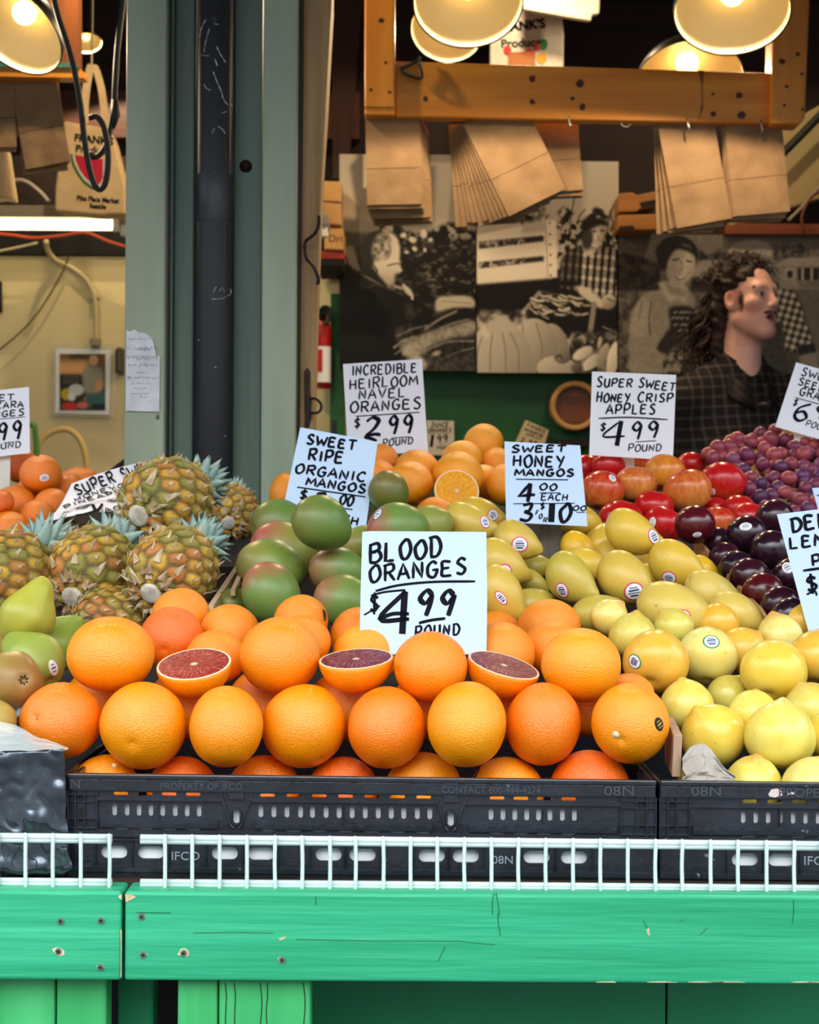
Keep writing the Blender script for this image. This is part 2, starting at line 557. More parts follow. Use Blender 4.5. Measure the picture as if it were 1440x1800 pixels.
o = MB().box(((xa + xm) / 2, 1.755, zb / 2), (xm - xa - 0.002, 0.03, zb - 0.004)).obj('recessed_panel', M['green_dark'], None, bevel=0.002)
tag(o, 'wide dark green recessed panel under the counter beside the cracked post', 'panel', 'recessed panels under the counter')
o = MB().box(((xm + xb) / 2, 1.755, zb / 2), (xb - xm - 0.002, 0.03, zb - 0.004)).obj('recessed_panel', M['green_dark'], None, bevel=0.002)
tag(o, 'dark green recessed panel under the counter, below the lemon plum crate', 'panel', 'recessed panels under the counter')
o = MB().box((-0.6, 2.0, 0.3), (1.5, 0.03, 0.6)).obj('gap_shade_panel', M['dark_liner'])  # black sheet stands for the shade inside the gap
tag(o, 'black panel standing for the shade in the gap under the counter', 'panel')

# ------------------------------------------------------------------ white wire rack along the counter edge
def rack(x0, x1, verts, label, yo):
    d = 1.518
    r = thing('wire_rack', label, 'rack', W((x0 + x1) / 2, 1555, d), 'white wire racks on the counter edge')
    MB().tube([W(x0, 1470 + yo + 0.010 * (x0), d), W(x1, 1470 + yo + 0.010 * x1, d)], 0.0034, 0, 10).obj('top_rod', M['white_wire'], r, smooth=True)
    MB().tube([W(x0, 1476 + yo + 0.010 * (x0), d), W(x1, 1476 + yo + 0.010 * x1, d)], 0.0030, 0, 10).obj('top_rod', M['white_wire'], r, smooth=True)
    za = W(x0, 1553, d).z
    for kk, dy in ((0, -2.5), (1, 2.5)):
        MB().tube([W(x0, 1550 + dy + 0.009 * x0, d), W(x1, 1550 + dy + 0.009 * x1, d)], 0.0029, 0, 10).obj('bottom_rod', M['white_wire'], r, smooth=True)
    for x in verts:
        b = MB()
        t = 0.0098 * x
        j = rng.uniform(-1.2, 1.2)
        pts = [W(x - 1, 1470 + yo + t, d + 0.001), W(x - 0.5, 1466.5 + yo + t, d - 0.004), W(x, 1472 + yo + t, d - 0.006), W(x + j, 1510 + t, d - 0.006), W(x, 1556 + t, d - 0.006), W(x, 1559.5 + t, d - 0.003), W(x, 1558 + t, d + 0.004)]
        pts = catmull(pts, 4)
        b.tube(pts, 0.0020, 0, 8)
        b.obj('upright_wire', M['white_wire'], r, smooth=True)
    return r
rack(-100, 197, [-51, -3, 45, 93, 142, 192], 'short white wire rack on the counter edge before the silver-taped crate', 0)
rack(247, 1520, [290, 338, 386, 434, 484, 531, 580, 625, 674, 722, 769, 817, 864, 912, 960, 1008, 1056, 1104, 1153, 1200, 1250, 1298, 1348, 1397, 1446, 1494], 'long white wire rack on the counter edge before the blood orange crate', 0)

# ------------------------------------------------------------------ black plastic produce crates
def rounded_rect(cx, cy, w, h, r, n=5):
    out = []
    r = min(r, w / 2 - 1e-5, h / 2 - 1e-5)
    for (sx, sy, a0) in ((1, 1, 0), (-1, 1, 90), (-1, -1, 180), (1, -1, 270)):
        for k in range(n + 1):
            a = math.radians(a0 + 90 * k / n)
            out.append((cx + sx * (w / 2 - r) + r * math.cos(a), cy + sy * (h / 2 - r) + r * math.sin(a)))
    return out

def plate_with_holes(outer, holes, th, name, mats, Mx):
    cu = bpy.data.curves.new('plate', 'CURVE')
    cu.dimensions = '2D'
    cu.fill_mode = 'BOTH'
    cu.extrude = th / 2
    for loop in [outer] + holes:
        sp = cu.splines.new('POLY')
        sp.points.add(len(loop) - 1)
        for i, (x, y) in enumerate(loop):
            sp.points[i].co = (x, y, 0, 1)
        sp.use_cyclic_u = True
    return from_curve(cu, name, mats, Mx)

YC = 1.55
K = YC / F
def crate(px0, px1, label, slots, pills, vees, texts, full=True):
    """px0, px1: the crate's ends on the front face, in photo pixels at the depth of the face"""
    x0, x1 = (px0 - 720) * K, (px1 - 720) * K
    w = x1 - x0
    zr = CZ - (1368 + 0.006 * (px0 + px1) / 2 - 900) * K   # rim top
    h = zr - CT - 0.0005
    z0 = CT + 0.0005
    par = thing('produce_crate', label, 'crate', ((x0 + x1) / 2, YC, z0), 'black plastic produce crates')
    fx = lambda p: (p - 720) * K
    def fz(py, px=None):
        px = (px0 + px1) / 2 if px is None else px
        return CZ - (py + 0.006 * (px - 640) - 900) * K
    # wall plate with real openings
    holes = []
    for p in slots:
        holes.append(rounded_rect(fx(p), fz(1430, p), 8.5 * K, 22 * K, 4.2 * K))
    for p in pills:
        holes.append(rounded_rect(fx(p), fz(1505, p), 46 * K, 22 * K, 10.5 * K))
    s = sorted(slots)
    for a, b in zip(s[:-1:2], s[1::2]):
        if b - a < 40:
            holes.append(rounded_rect(fx((a + b) / 2), fz(1402, a), 26 * K, 6 * K, 2.6 * K))
            holes.append(rounded_rect(fx((a + b) / 2), fz(1464.5, a), 26 * K, 5 * K, 2.2 * K))
    for p in vees:
        holes.append(rounded_rect(fx(p), fz(1440, p), 11 * K, 24 * K, 5 * K))
    Mx = Matrix.Translation((0, YC + 0.0055, 0)) @ FACE_CAM
    outer = [(x0, z0), (x1, z0), (x1, zr - 0.002), (x0, zr - 0.002)]
    mesh_obj('front_wall', plate_with_holes(outer, holes, 0.003, 'front_wall', M['black_plastic'], Mx), par)
    # rim and raised ribs
    sl = 0.006
    def bar(pxa, pxb, py0, py1, dep, b):
        pa = [Vector((fx(pxa), YC + 0.005, fz(py0, pxa))), Vector((fx(pxb), YC + 0.005, fz(py0, pxb))), Vector((fx(pxb), YC + 0.005, fz(py1, pxb))), Vector((fx(pxa), YC + 0.005, fz(py1, pxa)))]
        b.prism(pa, (0, -dep, 0))
    b = MB()
    bar(px0, px1, 1366, 1375, 0.0068, b)
    bar(px0 + 1, px1 - 1, 1375, 1397, 0.0045, b)
    b.obj('rim', M['black_plastic'], par, bevel=0.0012)
    b = MB()
    segs = []
    edges = [px0 + 52] + sorted(vees) + [px1 - 62]
    for i in range(len(edges) - 1):
        a_, b_ = edges[i], edges[i + 1]
        if i > 0: a_ += 26
        if i < len(edges) - 2: b_ -= 26
        segs.append((a_, b_))
    for (a_, b_) in segs:
        bar(a_, b_, 1406, 1414, 0.0048, b)
        bar(a_ + 6, b_ - 6, 1446, 1461, 0.0052, b)
        mid = (a_ + b_) / 2
        bar(mid - 1, mid + 1, 1412, 1448, 0.0040, b)
    for v in vees:                               # V shaped buttress round each oval hole
        for sgn in (-1, 1):
            p = [(v + sgn * 30, 1402), (v + sgn * 24, 1402), (v + sgn * 9, 1452), (v + sgn * 3, 1460), (v + sgn * 9, 1460)]
            b.prism([Vector((fx(x), YC + 0.005, fz(y, v))) for x, y in p], (0, -0.0046, 0))
        bar(v - 14, v + 14, 1397, 1410, 0.0042, b)
        b.tube([Vector((fx(v + 9 * math.sin(t)), YC + 0.0025, fz(1440 - 15 * math.cos(t), v))) for t in [2 * math.pi * k / 16 for k in range(17)]], 0.0012, 0, 6)
    # end panels: square pockets at both ends of the crate
    for (pa, pb, f) in ((px0, px0 + 52, 1), (px1 - 62, px1, -1)):
        q = [pa, pa + 14, pa + 30, pb] if f > 0 else [pa, pb - 34, pb - 16, pb]
        for x in q:
            bar(x - 1.6, x + 1.6, 1397, 1468, 0.005, b)
        for y in (1404, 1416, 1446, 1463):
            bar(pa, pb, y - 1.5, y + 1.5, 0.0046, b)
    bar(px0, px1, 1466, 1478, 0.0042, b)
    bar(px0, px1, 1480, 1484, 0.0050, b)
    bar(px0, px1, 1530, 1539, 0.0052, b)
    pl = sorted(pills)
    divs = [px0 + 2, px1 - 2]
    for p in pl:
        divs += [p - 32, p + 32]
    for x in sorted(set(divs)):
        bar(x - 1.3, x + 1.3, 1484, 1532, 0.0046, b)
    b.obj('rib', M['black_plastic'], par, bevel=0.0006, segs=1)
    # small dark pockets at the ends
    for (pa, f) in ((px0 + 22, 1), (px1 - 24, -1)):
        b = MB()
        b.prism([Vector((p[0], YC + 0.0035, p[1])) for p in rounded_rect(fx(pa), fz(1440, pa), 8 * K, 26 * K, 4 * K)], (0, 0.0008, 0))
        b.prism([Vector((p[0], YC + 0.0035, p[1])) for p in rounded_rect(fx(pa), fz(1410, pa), 20 * K, 9 * K, 1 * K)], (0, 0.0008, 0))
        b.obj('pocket', M['dark_liner'], par)
    # lettering moulded on the rim and base
    for (s_, px, py, hpx, mat_, sx) in texts:
        Mt = Matrix.Translation((fx(px), YC + (-0.0001 if py < 1400 else 0.0034), fz(py, px))) @ FACE_CAM
        mesh_obj('lettering', text_mesh(s_, hpx * K * 1.4, 0.0005, M[mat_], Mt, sx=sx), par)
    # other three walls and the floor
    D = 0.395
    b = MB()
    for xe, f in ((x0, 1), (x1, -1)):
        b = MB()
        b.box((xe + f * 0.002, YC + 0.004 + D / 2, z0 + h / 2), (0.004, D - 0.004, h))
        for i in range(9):
            b.box((xe + f * 0.006, YC + 0.03 + i * 0.042, z0 + h / 2), (0.006, 0.003, h - 0.004))
        b.obj('end_wall', M['black_plastic'], par)
    MB().box(((x0 + x1) / 2, YC + D - 0.002, z0 + h / 2), (w, 0.004, h)).obj('rear_wall', M['black_plastic'], par)
    MB().box(((x0 + x1) / 2, YC + D / 2 + 0.004, z0 + 0.002), (w - 0.008, D - 0.012, 0.004)).obj('base', M['black_plastic'], par)
    zl = fz(1411)
    MB().box(((x0 + x1) / 2, YC + 0.0115, (z0 + 0.005 + zl) / 2), (w - 0.03, 0.0015, zl - z0 - 0.006)).obj('paper_lining', M['white_paper'], par)
    return par
S_MAIN = [203, 225, 246, 267, 288, 310, 331, 352, 461, 484, 507, 531, 552, 576, 599, 622, 645, 668, 691, 713, 737, 759, 867, 888, 909, 930, 951, 971, 993, 1014]
c1 = crate(121, 1157, 'black plastic crate full of blood oranges', S_MAIN, [203, 268, 398, 462, 581, 641, 763, 823, 948, 1014], [418, 796],
           [('PROPERTY OF IFCO', 357, 1387, 12, 'crate_text', 0.98), ('CONTACT 800-444-4274', 866, 1387, 12, 'crate_text', 0.96), ('08N', 1092, 1386, 17, 'crate_text', 1.3), ('N', 136, 1386, 15, 'crate_text', 1.2),
            ('IFCO', 329, 1511, 15, 'crate_text_pale', 1.1), ('08N', 888, 1511, 14, 'crate_text_pale', 1.1)])
c2 = crate(1164, 1660, 'black plastic crate full of yellow lemon plums', [1312, 1334, 1356, 1378, 1400, 1422, 1444, 1466, 1488, 1510], [1315, 1380, 1508], [1560],
           [('08N', 1245, 1385, 17, 'crate_text', 1.3), ('PROPERTY OF IFCO', 1480, 1385, 16, 'crate_text', 1.1), ('IFCO', 1445, 1506, 16, 'crate_text_pale', 1.1)])
for (sx_, sy_, pts_) in ((0, 0, [(1351, 1396), (1356, 1388), (1366, 1386), (1374, 1390), (1376, 1398), (1362, 1402), (1353, 1400)]), (0, 0, [(1384, 1392), (1396, 1393), (1397, 1396), (1386, 1397)])):
    px_prism(pts_, 1.5498, 0.002).obj('label_scrap', pmat('torn_label', srgb(206, 190, 184), 0.8), c2)
c0 = crate(-380, 113, 'black plastic crate of pears, its corner wrapped in shiny silver-black tape', [-60, -38, -16, 6], [-40, 24], [-120], [])
# ------------------------------------------------------------------ fruit: materials
def skin_mat(name, hi=(1, 1, 1), lo=(1, .8, .7), vscale=1.3, rough=0.35, bump=0.0, bscale=25, bdist=0.0015, spec=0.5, coat=0.0, blush=None, bz=(0.2, -0.7), bnoise=0.5,
             speck=None, speckscale=14, specklo=0.72, streak=False):
    m = bpy.data.materials.new(name)
    m.use_nodes = True
    nt = m.node_tree
    b = nt.nodes['Principled BSDF']
    L = nt.links.new
    tc = nd(nt, 'ShaderNodeTexCoord')
    oi = nd(nt, 'ShaderNodeObjectInfo')
    mp = nd(nt, 'ShaderNodeMapping')
    L(tc.outputs['Object'], mp.inputs[0])
    cx = nd(nt, 'ShaderNodeCombineXYZ')
    mu = nd(nt, 'ShaderNodeMath', operation='MULTIPLY')
    mu.inputs[1].default_value = 37.0
    L(oi.outputs['Random'], mu.inputs[0])
    for i in range(3):
        L(mu.outputs[0], cx.inputs[i])
    L(cx.outputs[0], mp.inputs['Location'])
    nz = nd(nt, 'ShaderNodeTexNoise')
    nz.inputs['Scale'].default_value = vscale
    nz.inputs['Detail'].default_value = 4
    L(mp.outputs[0], nz.inputs[0])
    rp = nd(nt, 'ShaderNodeValToRGB')
    rp.color_ramp.elements[0].position, rp.color_ramp.elements[1].position = 0.35, 0.68
    rp.color_ramp.elements[0].color, rp.color_ramp.elements[1].color = (*hi, 1), (*lo, 1)
    L(nz.outputs['Fac'], rp.inputs[0])
    mx = nd(nt, 'ShaderNodeMix', data_type='RGBA', blend_type='MULTIPLY')
    mx.inputs[0].default_value = 1
    L(oi.outputs['Color'], mx.inputs[6])
    L(rp.outputs[0], mx.inputs[7])
    src = mx.outputs[2]
    if blush is not None:
        sp = nd(nt, 'ShaderNodeSeparateXYZ')
        L(tc.outputs['Object'], sp.inputs[0])
        mr = nd(nt, 'ShaderNodeMapRange')
        mr.inputs['From Min'].default_value, mr.inputs['From Max'].default_value = bz
        L(sp.outputs['Z'], mr.inputs['Value'])
        n2 = nd(nt, 'ShaderNodeTexNoise')
        n2.inputs['Scale'].default_value = 2.2 if not streak else 3.0
        n2.inputs['Detail'].default_value = 5
        if streak:
            m3 = nd(nt, 'ShaderNodeMapping')
            m3.inputs['Scale'].default_value = (2.4, 2.4, 0.35)
            L(mp.outputs[0], m3.inputs[0])
            L(m3.outputs[0], n2.inputs[0])
        else:
            L(mp.outputs[0], n2.inputs[0])
        ad = nd(nt, 'ShaderNodeMath', operation='MULTIPLY_ADD')
        L(n2.outputs['Fac'], ad.inputs[0])
        ad.inputs[1].default_value = bnoise * 2
        s1 = nd(nt, 'ShaderNodeMath', operation='SUBTRACT')
        L(mr.outputs[0], s1.inputs[0])
        s1.inputs[1].default_value = bnoise
        L(s1.outputs[0], ad.inputs[2])
        if streak:
            a2 = nd(nt, 'ShaderNodeMath', operation='ADD')
            L(ad.outputs[0], a2.inputs[0])
            s2 = nd(nt, 'ShaderNodeMath', operation='SUBTRACT')
            L(oi.outputs['Alpha'], s2.inputs[0])
            s2.inputs[1].default_value = 0.5
            L(s2.outputs[0], a2.inputs[1])
            cl = nd(nt, 'ShaderNodeMath', operation='ADD', use_clamp=True)
            L(a2.outputs[0], cl.inputs[0])
            cl.inputs[1].default_value = 0.0
        else:
            cl = nd(nt, 'ShaderNodeMath', operation='MULTIPLY', use_clamp=True)
            c0_ = nd(nt, 'ShaderNodeMath', operation='ADD', use_clamp=True)
            L(ad.outputs[0], c0_.inputs[0])
            c0_.inputs[1].default_value = 0
            L(c0_.outputs[0], cl.inputs[0])
            L(oi.outputs['Alpha'], cl.inputs[1])
        m4 = nd(nt, 'ShaderNodeMix', data_type='RGBA')
        L(cl.outputs[0], m4.inputs[0])
        L(src, m4.inputs[6])
        m4.inputs[7].default_value = (*blush, 1)
        src = m4.outputs[2]
    if speck is not None:
        n3 = nd(nt, 'ShaderNodeTexNoise')
        n3.inputs['Scale'].default_value = speckscale
        n3.inputs['Detail'].default_value = 2
        L(mp.outputs[0], n3.inputs[0])
        r3 = nd(nt, 'ShaderNodeValToRGB')
        r3.color_ramp.elements[0].position, r3.color_ramp.elements[1].position = specklo, specklo + 0.06
        L(n3.outputs['Fac'], r3.inputs[0])
        m5 = nd(nt, 'ShaderNodeMix', data_type='RGBA')
        L(r3.outputs[0], m5.inputs[0])
        L(src, m5.inputs[6])
        m5.inputs[7].default_value = (*speck, 1)
        src = m5.outputs[2]
    L(src, b.inputs['Base Color'])
    b.inputs['Roughness'].default_value = rough
    b.inputs['Specular IOR Level'].default_value = spec
    b.inputs['Coat Weight'].default_value = coat
    b.inputs['Coat Roughness'].default_value = 0.12
    if bump:
        bp = nd(nt, 'ShaderNodeBump')
        bp.inputs['Strength'].default_value = bump
        bp.inputs['Distance'].default_value = bdist
        vo = nd(nt, 'ShaderNodeTexNoise')
        vo.inputs['Scale'].default_value = bscale
        vo.inputs['Detail'].default_value = 2
        L(tc.outputs['Object'], vo.inputs[0])
        L(vo.outputs['Fac'], bp.inputs['Height'])
        L(bp.outputs[0], b.inputs['Normal'])
    return m

M['orange'] = skin_mat('orange_peel', hi=(1, 1, 1), lo=(1.0, .88, .75), vscale=0.9, rough=0.27, bump=0.6, bscale=30, bdist=0.0022, spec=0.85)
M['mango_y'] = skin_mat('yellow_mango_skin', lo=(.93, .95, .75), vscale=1.2, rough=0.36, bump=0.1, bscale=8, speck=srgb(140, 110, 40), speckscale=12, specklo=0.73)
M['mango_g'] = skin_mat('green_mango_skin', lo=(1.05, 1.0, .7), vscale=1.3, rough=0.38, bump=0.08, bscale=9, blush=srgb(176, 92, 78), bz=(-0.05, -0.85), bnoise=0.35, speck=srgb(180, 180, 110), speckscale=22, specklo=0.72)
M['pear'] = skin_mat('pear_skin', lo=(1.05, .96, .72), vscale=1.6, rough=0.42, bump=0.12, bscale=7, blush=srgb(150, 110, 56), bz=(0.5, -0.9), bnoise=0.5, speck=srgb(96, 96, 40), speckscale=26, specklo=0.70)
M['lplum'] = skin_mat('lemon_plum_skin', lo=(.98, .84, .52), vscale=1.1, rough=0.27, bump=0.06, bscale=9, blush=srgb(214, 104, 52), bz=(0.72, 1.25), bnoise=0.28, speck=srgb(186, 152, 70), speckscale=7, specklo=0.69)
M['dplum'] = skin_mat('dark_plum_skin', lo=(1.4, .8, .8), vscale=1.2, rough=0.2, spec=0.6, bump=0.05, bscale=5)
M['apple'] = skin_mat('apple_skin', lo=(1.0, .93, .75), vscale=1.5, rough=0.24, blush=srgb(196, 24, 26), bz=(-1.9, 1.7), bnoise=0.42, streak=True, speck=srgb(235, 190, 120), speckscale=24, specklo=0.745)
M['grape'] = skin_mat('red_grape_skin', lo=(.72, .62, .95), vscale=1.6, rough=0.42, spec=0.45, bump=0.05, bscale=6)
M['stem'] = pmat('dry_stem', srgb(120, 96, 52), 0.8, col2=srgb(84, 64, 34), scale=30)
M['button'] = pmat('stem_button', srgb(214, 206, 178), 0.7)
M['navel'] = pmat('stem_scar', srgb(170, 120, 50), 0.8)
M['pith'] = pmat('citrus_pith', srgb(248, 224, 200), 0.6, col2=srgb(246, 204, 160), scale=14)

def flesh_mat(name, c_dark, c_mid, c_light, wedges=11):
    """citrus cut: wedges, membranes and a pale core, laid out round the disc's own axis"""
    m = bpy.data.materials.new(name)
    m.use_nodes = True
    nt = m.node_tree
    b = nt.nodes['Principled BSDF']
    L = nt.links.new
    tc = nd(nt, 'ShaderNodeTexCoord')
    sp = nd(nt, 'ShaderNodeSeparateXYZ')
    L(tc.outputs['Object'], sp.inputs[0])
    def mth(op, a, b_=None, clamp=False):
        n = nd(nt, 'ShaderNodeMath', operation=op, use_clamp=clamp)
        for i, v in enumerate((a, b_)):
            if v is None:
                continue
            if isinstance(v, (int, float)):
                n.inputs[i].default_value = v
            else:
                L(v, n.inputs[i])
        return n.outputs[0]
    an = mth('ARCTAN2', sp.outputs['Y'], sp.outputs['X'])
    fr = mth('FRACT', mth('MULTIPLY', an, wedges / (2 * math.pi)))
    dist = mth('ABSOLUTE', mth('SUBTRACT', fr, 0.5))          # 0.5 on the membranes
    rad = mth('SQRT', mth('ADD', mth('MULTIPLY', sp.outputs['X'], sp.outputs['X']), mth('MULTIPLY', sp.outputs['Y'], sp.outputs['Y'])))
    mem = mth('MULTIPLY', mth('SUBTRACT', dist, 0.44), 12, True)
    core = mth('MULTIPLY', mth('SUBTRACT', 0.13, rad), 12, True)
    # juice sacs: noise stretched along the radius
    cv = nd(nt, 'ShaderNodeCombineXYZ')
    L(mth('MULTIPLY', an, 9.0), cv.inputs[0])
    L(mth('MULTIPLY', rad, 4.0), cv.inputs[1])
    nz = nd(nt, 'ShaderNodeTexNoise')
    nz.inputs['Scale'].default_value = 1.7
    nz.inputs['Detail'].default_value = 5
    L(cv.outputs[0], nz.inputs[0])
    rp = nd(nt, 'ShaderNodeValToRGB')
    rp.color_ramp.elements[0].position, rp.color_ramp.elements[1].position = 0.3, 0.72
    rp.color_ramp.elements[0].color, rp.color_ramp.elements[1].color = (*c_dark, 1), (*c_light, 1)
    e = rp.color_ramp.elements.new(0.52)
    e.color = (*c_mid, 1)
    L(nz.outputs['Fac'], rp.inputs[0])
    m1 = nd(nt, 'ShaderNodeMix', data_type='RGBA')
    L(mth('MULTIPLY', mem, mth('SUBTRACT', 1.05, rad)), m1.inputs[0])
    L(rp.outputs[0], m1.inputs[6])
    m1.inputs[7].default_value = (*c_light, 1)
    m2 = nd(nt, 'ShaderNodeMix', data_type='RGBA')
    L(core, m2.inputs[0])
    L(m1.outputs[2], m2.inputs[6])
    m2.inputs[7].default_value = (*srgb(250, 226, 190), 1)
    L(m2.outputs[2], b.inputs['Base Color'])
    b.inputs['Roughness'].default_value = 0.4
    b.inputs['Specular IOR Level'].default_value = 0.25
    bp = nd(nt, 'ShaderNodeBump')
    bp.inputs['Strength'].default_value = 0.6
    bp.inputs['Distance'].default_value = 0.002
    L(nz.outputs['Fac'], bp.inputs['Height'])
    L(bp.outputs[0], b.inputs['Normal'])
    return m
M['blood_flesh'] = flesh_mat('blood_orange_flesh', srgb(66, 10, 32), srgb(112, 24, 50), srgb(210, 130, 130))
M['blood_flesh_pale'] = flesh_mat('blood_orange_flesh_light', srgb(112, 14, 20), srgb(150, 36, 36), srgb(224, 128, 104))
M['navel_flesh'] = flesh_mat('navel_orange_flesh', srgb(226, 130, 8), srgb(244, 160, 24), srgb(255, 206, 90))

# ------------------------------------------------------------------ fruit: shapes (unit size)
def sphere_fn(fn, nu=40, nv=26):
    vs, fs = [], []
    for j in range(nv + 1):
        th = math.pi * j / nv
        for i in range(nu):
            ph = 2 * math.pi * i / nu
            vs.append(fn(Vector((math.sin(th) * math.cos(ph), math.sin(th) * math.sin(ph), math.cos(th)))))
    for j in range(nv):
        for i in range(nu):
            i2 = (i + 1) % nu
            fs.append((j * nu + i, (j + 1) * nu + i, (j + 1) * nu + i2, j * nu + i2))
    return vs, fs

def smooth_mesh(name, vs, fs, mats):
    b = MB()
    b.add(vs, fs)
    return b.mesh(name, mats, True)

def rot_to(d):
    d = Vector(d).normalized()
    return Vector((0, 0, 1)).rotation_difference(d)

from mathutils import noise as mnoise
def orange_mesh(seed, poledir, squash=0.95, navel=False):
    q = rot_to(poledir)
    def fn(p):
        r = 1.0 + 0.020 * mnoise.noise(p * 1.6 + Vector((seed, seed * 2, 0)))
        rho = math.hypot(p.x, p.y)
        z = p.z * squash
        if p.z > 0:
            z -= 0.055 * math.exp(-(rho / 0.10) ** 2)
            if navel:
                z -= 0.03 * math.exp(-(rho / 0.2) ** 2)
        else:
            z += 0.05 * math.exp(-(rho / 0.12) ** 2)
        return q @ (Vector((p.x, p.y, z)) * r)
    return smooth_mesh('orange_shape', *sphere_fn(fn, 44, 30), M['orange'])
POLES = [(0.2, 0.3, 1), (-0.5, 0.5, 0.8), (0.7, -0.2, 0.7), (0.1, 0.9, 0.3), (-0.3, -0.25, 0.9), (0.9, 0.4, 0.1), (0.0, -0.3, 1.0), (-0.9, 0.3, 0.3)]
ORANGES = [orange_mesh(i * 3.1 + 1, p, 0.94 + 0.04 * (i % 3)) for i, p in enumerate(POLES)]
ORANGE_STEM = orange_mesh(50, (-0.36, -0.88, -0.30), 0.98)
ORANGE_NAVEL = orange_mesh(61, (-0.45, -0.86, 0.22), 0.98, True)

def mango_fn(ax, ay, beak, taper, bend):
    def fn(p):
        z = p.z
        s = 1 - taper * z - 0.10 * z * z
        x, y = p.x * ax * s, p.y * ay * s
        x += bend * (z * z - 0.3)
        if z > 0:
            x += beak * math.exp(-((z - 0.93) / 0.16) ** 2) * 0.6
            z += beak * 0.5 * math.exp(-((math.hypot(p.x - 0.18, p.y)) / 0.22) ** 2)
        else:
            z += 0.06 * math.exp(-(math.hypot(p.x, p.y) / 0.12) ** 2)
        r = 1 + 0.015 * mnoise.noise(p * 2)
        return Vector((x, y, z)) * r
    return fn
MANGO_Y = [smooth_mesh('mango_shape', *sphere_fn(mango_fn(0.74, 0.66, 0.10, 0.16, 0.10), 40, 30), M['mango_y']),
           smooth_mesh('mango_shape', *sphere_fn(mango_fn(0.70, 0.64, 0.16, 0.20, 0.14), 40, 30), M['mango_y'])]
MANGO_G = [smooth_mesh('mango_shape', *sphere_fn(mango_fn(0.86, 0.80, 0.03, 0.06, 0.05), 40, 30), M['mango_g'])]
def pear_fn(p):
    t = (p.z + 1) / 2
    r = 0.80 * math.sqrt(max(0, 1 - p.z * p.z))
    k = min(1, max(0, (t - 0.36) / 0.5))
    r *= 1 - 0.36 * k * k * (3 - 2 * k)
    a = math.atan2(p.y, p.x)
    z = p.z
    if p.z < 0:
        z += 0.10 * math.exp(-(math.hypot(p.x, p.y) / 0.16) ** 2)
    r *= 1 + 0.02 * math.sin(3 * a + 1) + 0.02 * math.sin(5 * a)
    n = 1 + 0.03 * mnoise.noise(p * 2.2)
    return Vector((r * math.cos(a), r * math.sin(a), z * 1.02)) * n
PEAR = smooth_mesh('pear_shape', *sphere_fn(pear_fn, 40, 30), M['pear'])
def lplum_fn(p):
    rho = math.hypot(p.x, p.y)
    s = 1 - 0.10 * p.z
    z = p.z * 0.96
    if p.z > 0:
        z += 0.15 * math.exp(-(rho / 0.22) ** 2)
    else:
        z += 0.10 * math.exp(-(rho / 0.15) ** 2)
    a = math.atan2(p.y, p.x)
    g = 1 - 0.035 * math.exp(-(a / 0.22) ** 2)
    return Vector((p.x * s * g, p.y * s * g, z)) * (1 + 0.015 * mnoise.noise(p * 1.7))
LPLUM = smooth_mesh('plum_shape', *sphere_fn(lplum_fn, 40, 28), M['lplum'])
def dplum_fn(p):
    a = math.atan2(p.y, p.x)
    rho = math.hypot(p.x, p.y)
    g = 1 - 0.05 * math.exp(-(a / 0.16) ** 2)
    z = p.z * 0.96
    if p.z > 0:
        z -= 0.12 * math.exp(-(rho / 0.2) ** 2)
    return Vector((p.x * g, p.y * g, z))
DPLUM = smooth_mesh('plum_shape', *sphere_fn(dplum_fn, 40, 26), M['dplum'])
def apple_fn(p):
    rho = math.hypot(p.x, p.y)
    a = math.atan2(p.y, p.x)
    z = p.z * 0.90
    s = 1 + 0.05 * p.z
    if p.z > 0:
        z -= 0.28 * math.exp(-(rho / 0.24) ** 2)
    else:
        z += 0.16 * math.exp(-(rho / 0.26) ** 2)
        z += 0.03 * math.sin(5 * a) * max(0, -p.z - 0.6)
    return Vector((p.x * s, p.y * s, z)) * (1 + 0.015 * math.sin(5 * a) * (0.5 - 0.5 * p.z) + 0.02 * mnoise.noise(p * 1.4))
APPLE = smooth_mesh('apple_shape', *sphere_fn(apple_fn, 40, 28), M['apple'])
GRAPE = smooth_mesh('grape_shape', *sphere_fn(lambda p: Vector((p.x * 0.92, p.y * 0.92, p.z * 1.06)), 18, 12), M['grape'])

def half_orange_mesh():
    b = MB()
    prof = []
    for k in range(15):
        a = math.pi / 2 * k / 14
        prof.append((math.sin(a), -math.cos(a)))
    prof.append((0.995, 0.004))
    b.lathe(prof, 44)
    return b.mesh('half_orange_shape', M['orange'], True)
HALF = half_orange_mesh()
def cut_parts(fl):
    b = MB()
    b.lathe([(0.992, 0.0), (0.985, 0.012), (0.955, 0.014), (0.935, 0.010)], 44)
    pith = b.mesh('pith_ring_shape', M['pith'], True)
    b = MB()
    b.lathe([(0.94, 0.008), (0.90, 0.020), (0.5, 0.014), (0.2, 0.006), (0.05, 0.0), (0.0005, -0.004)], 44)
    return pith, b.mesh('flesh_shape', fl, True)

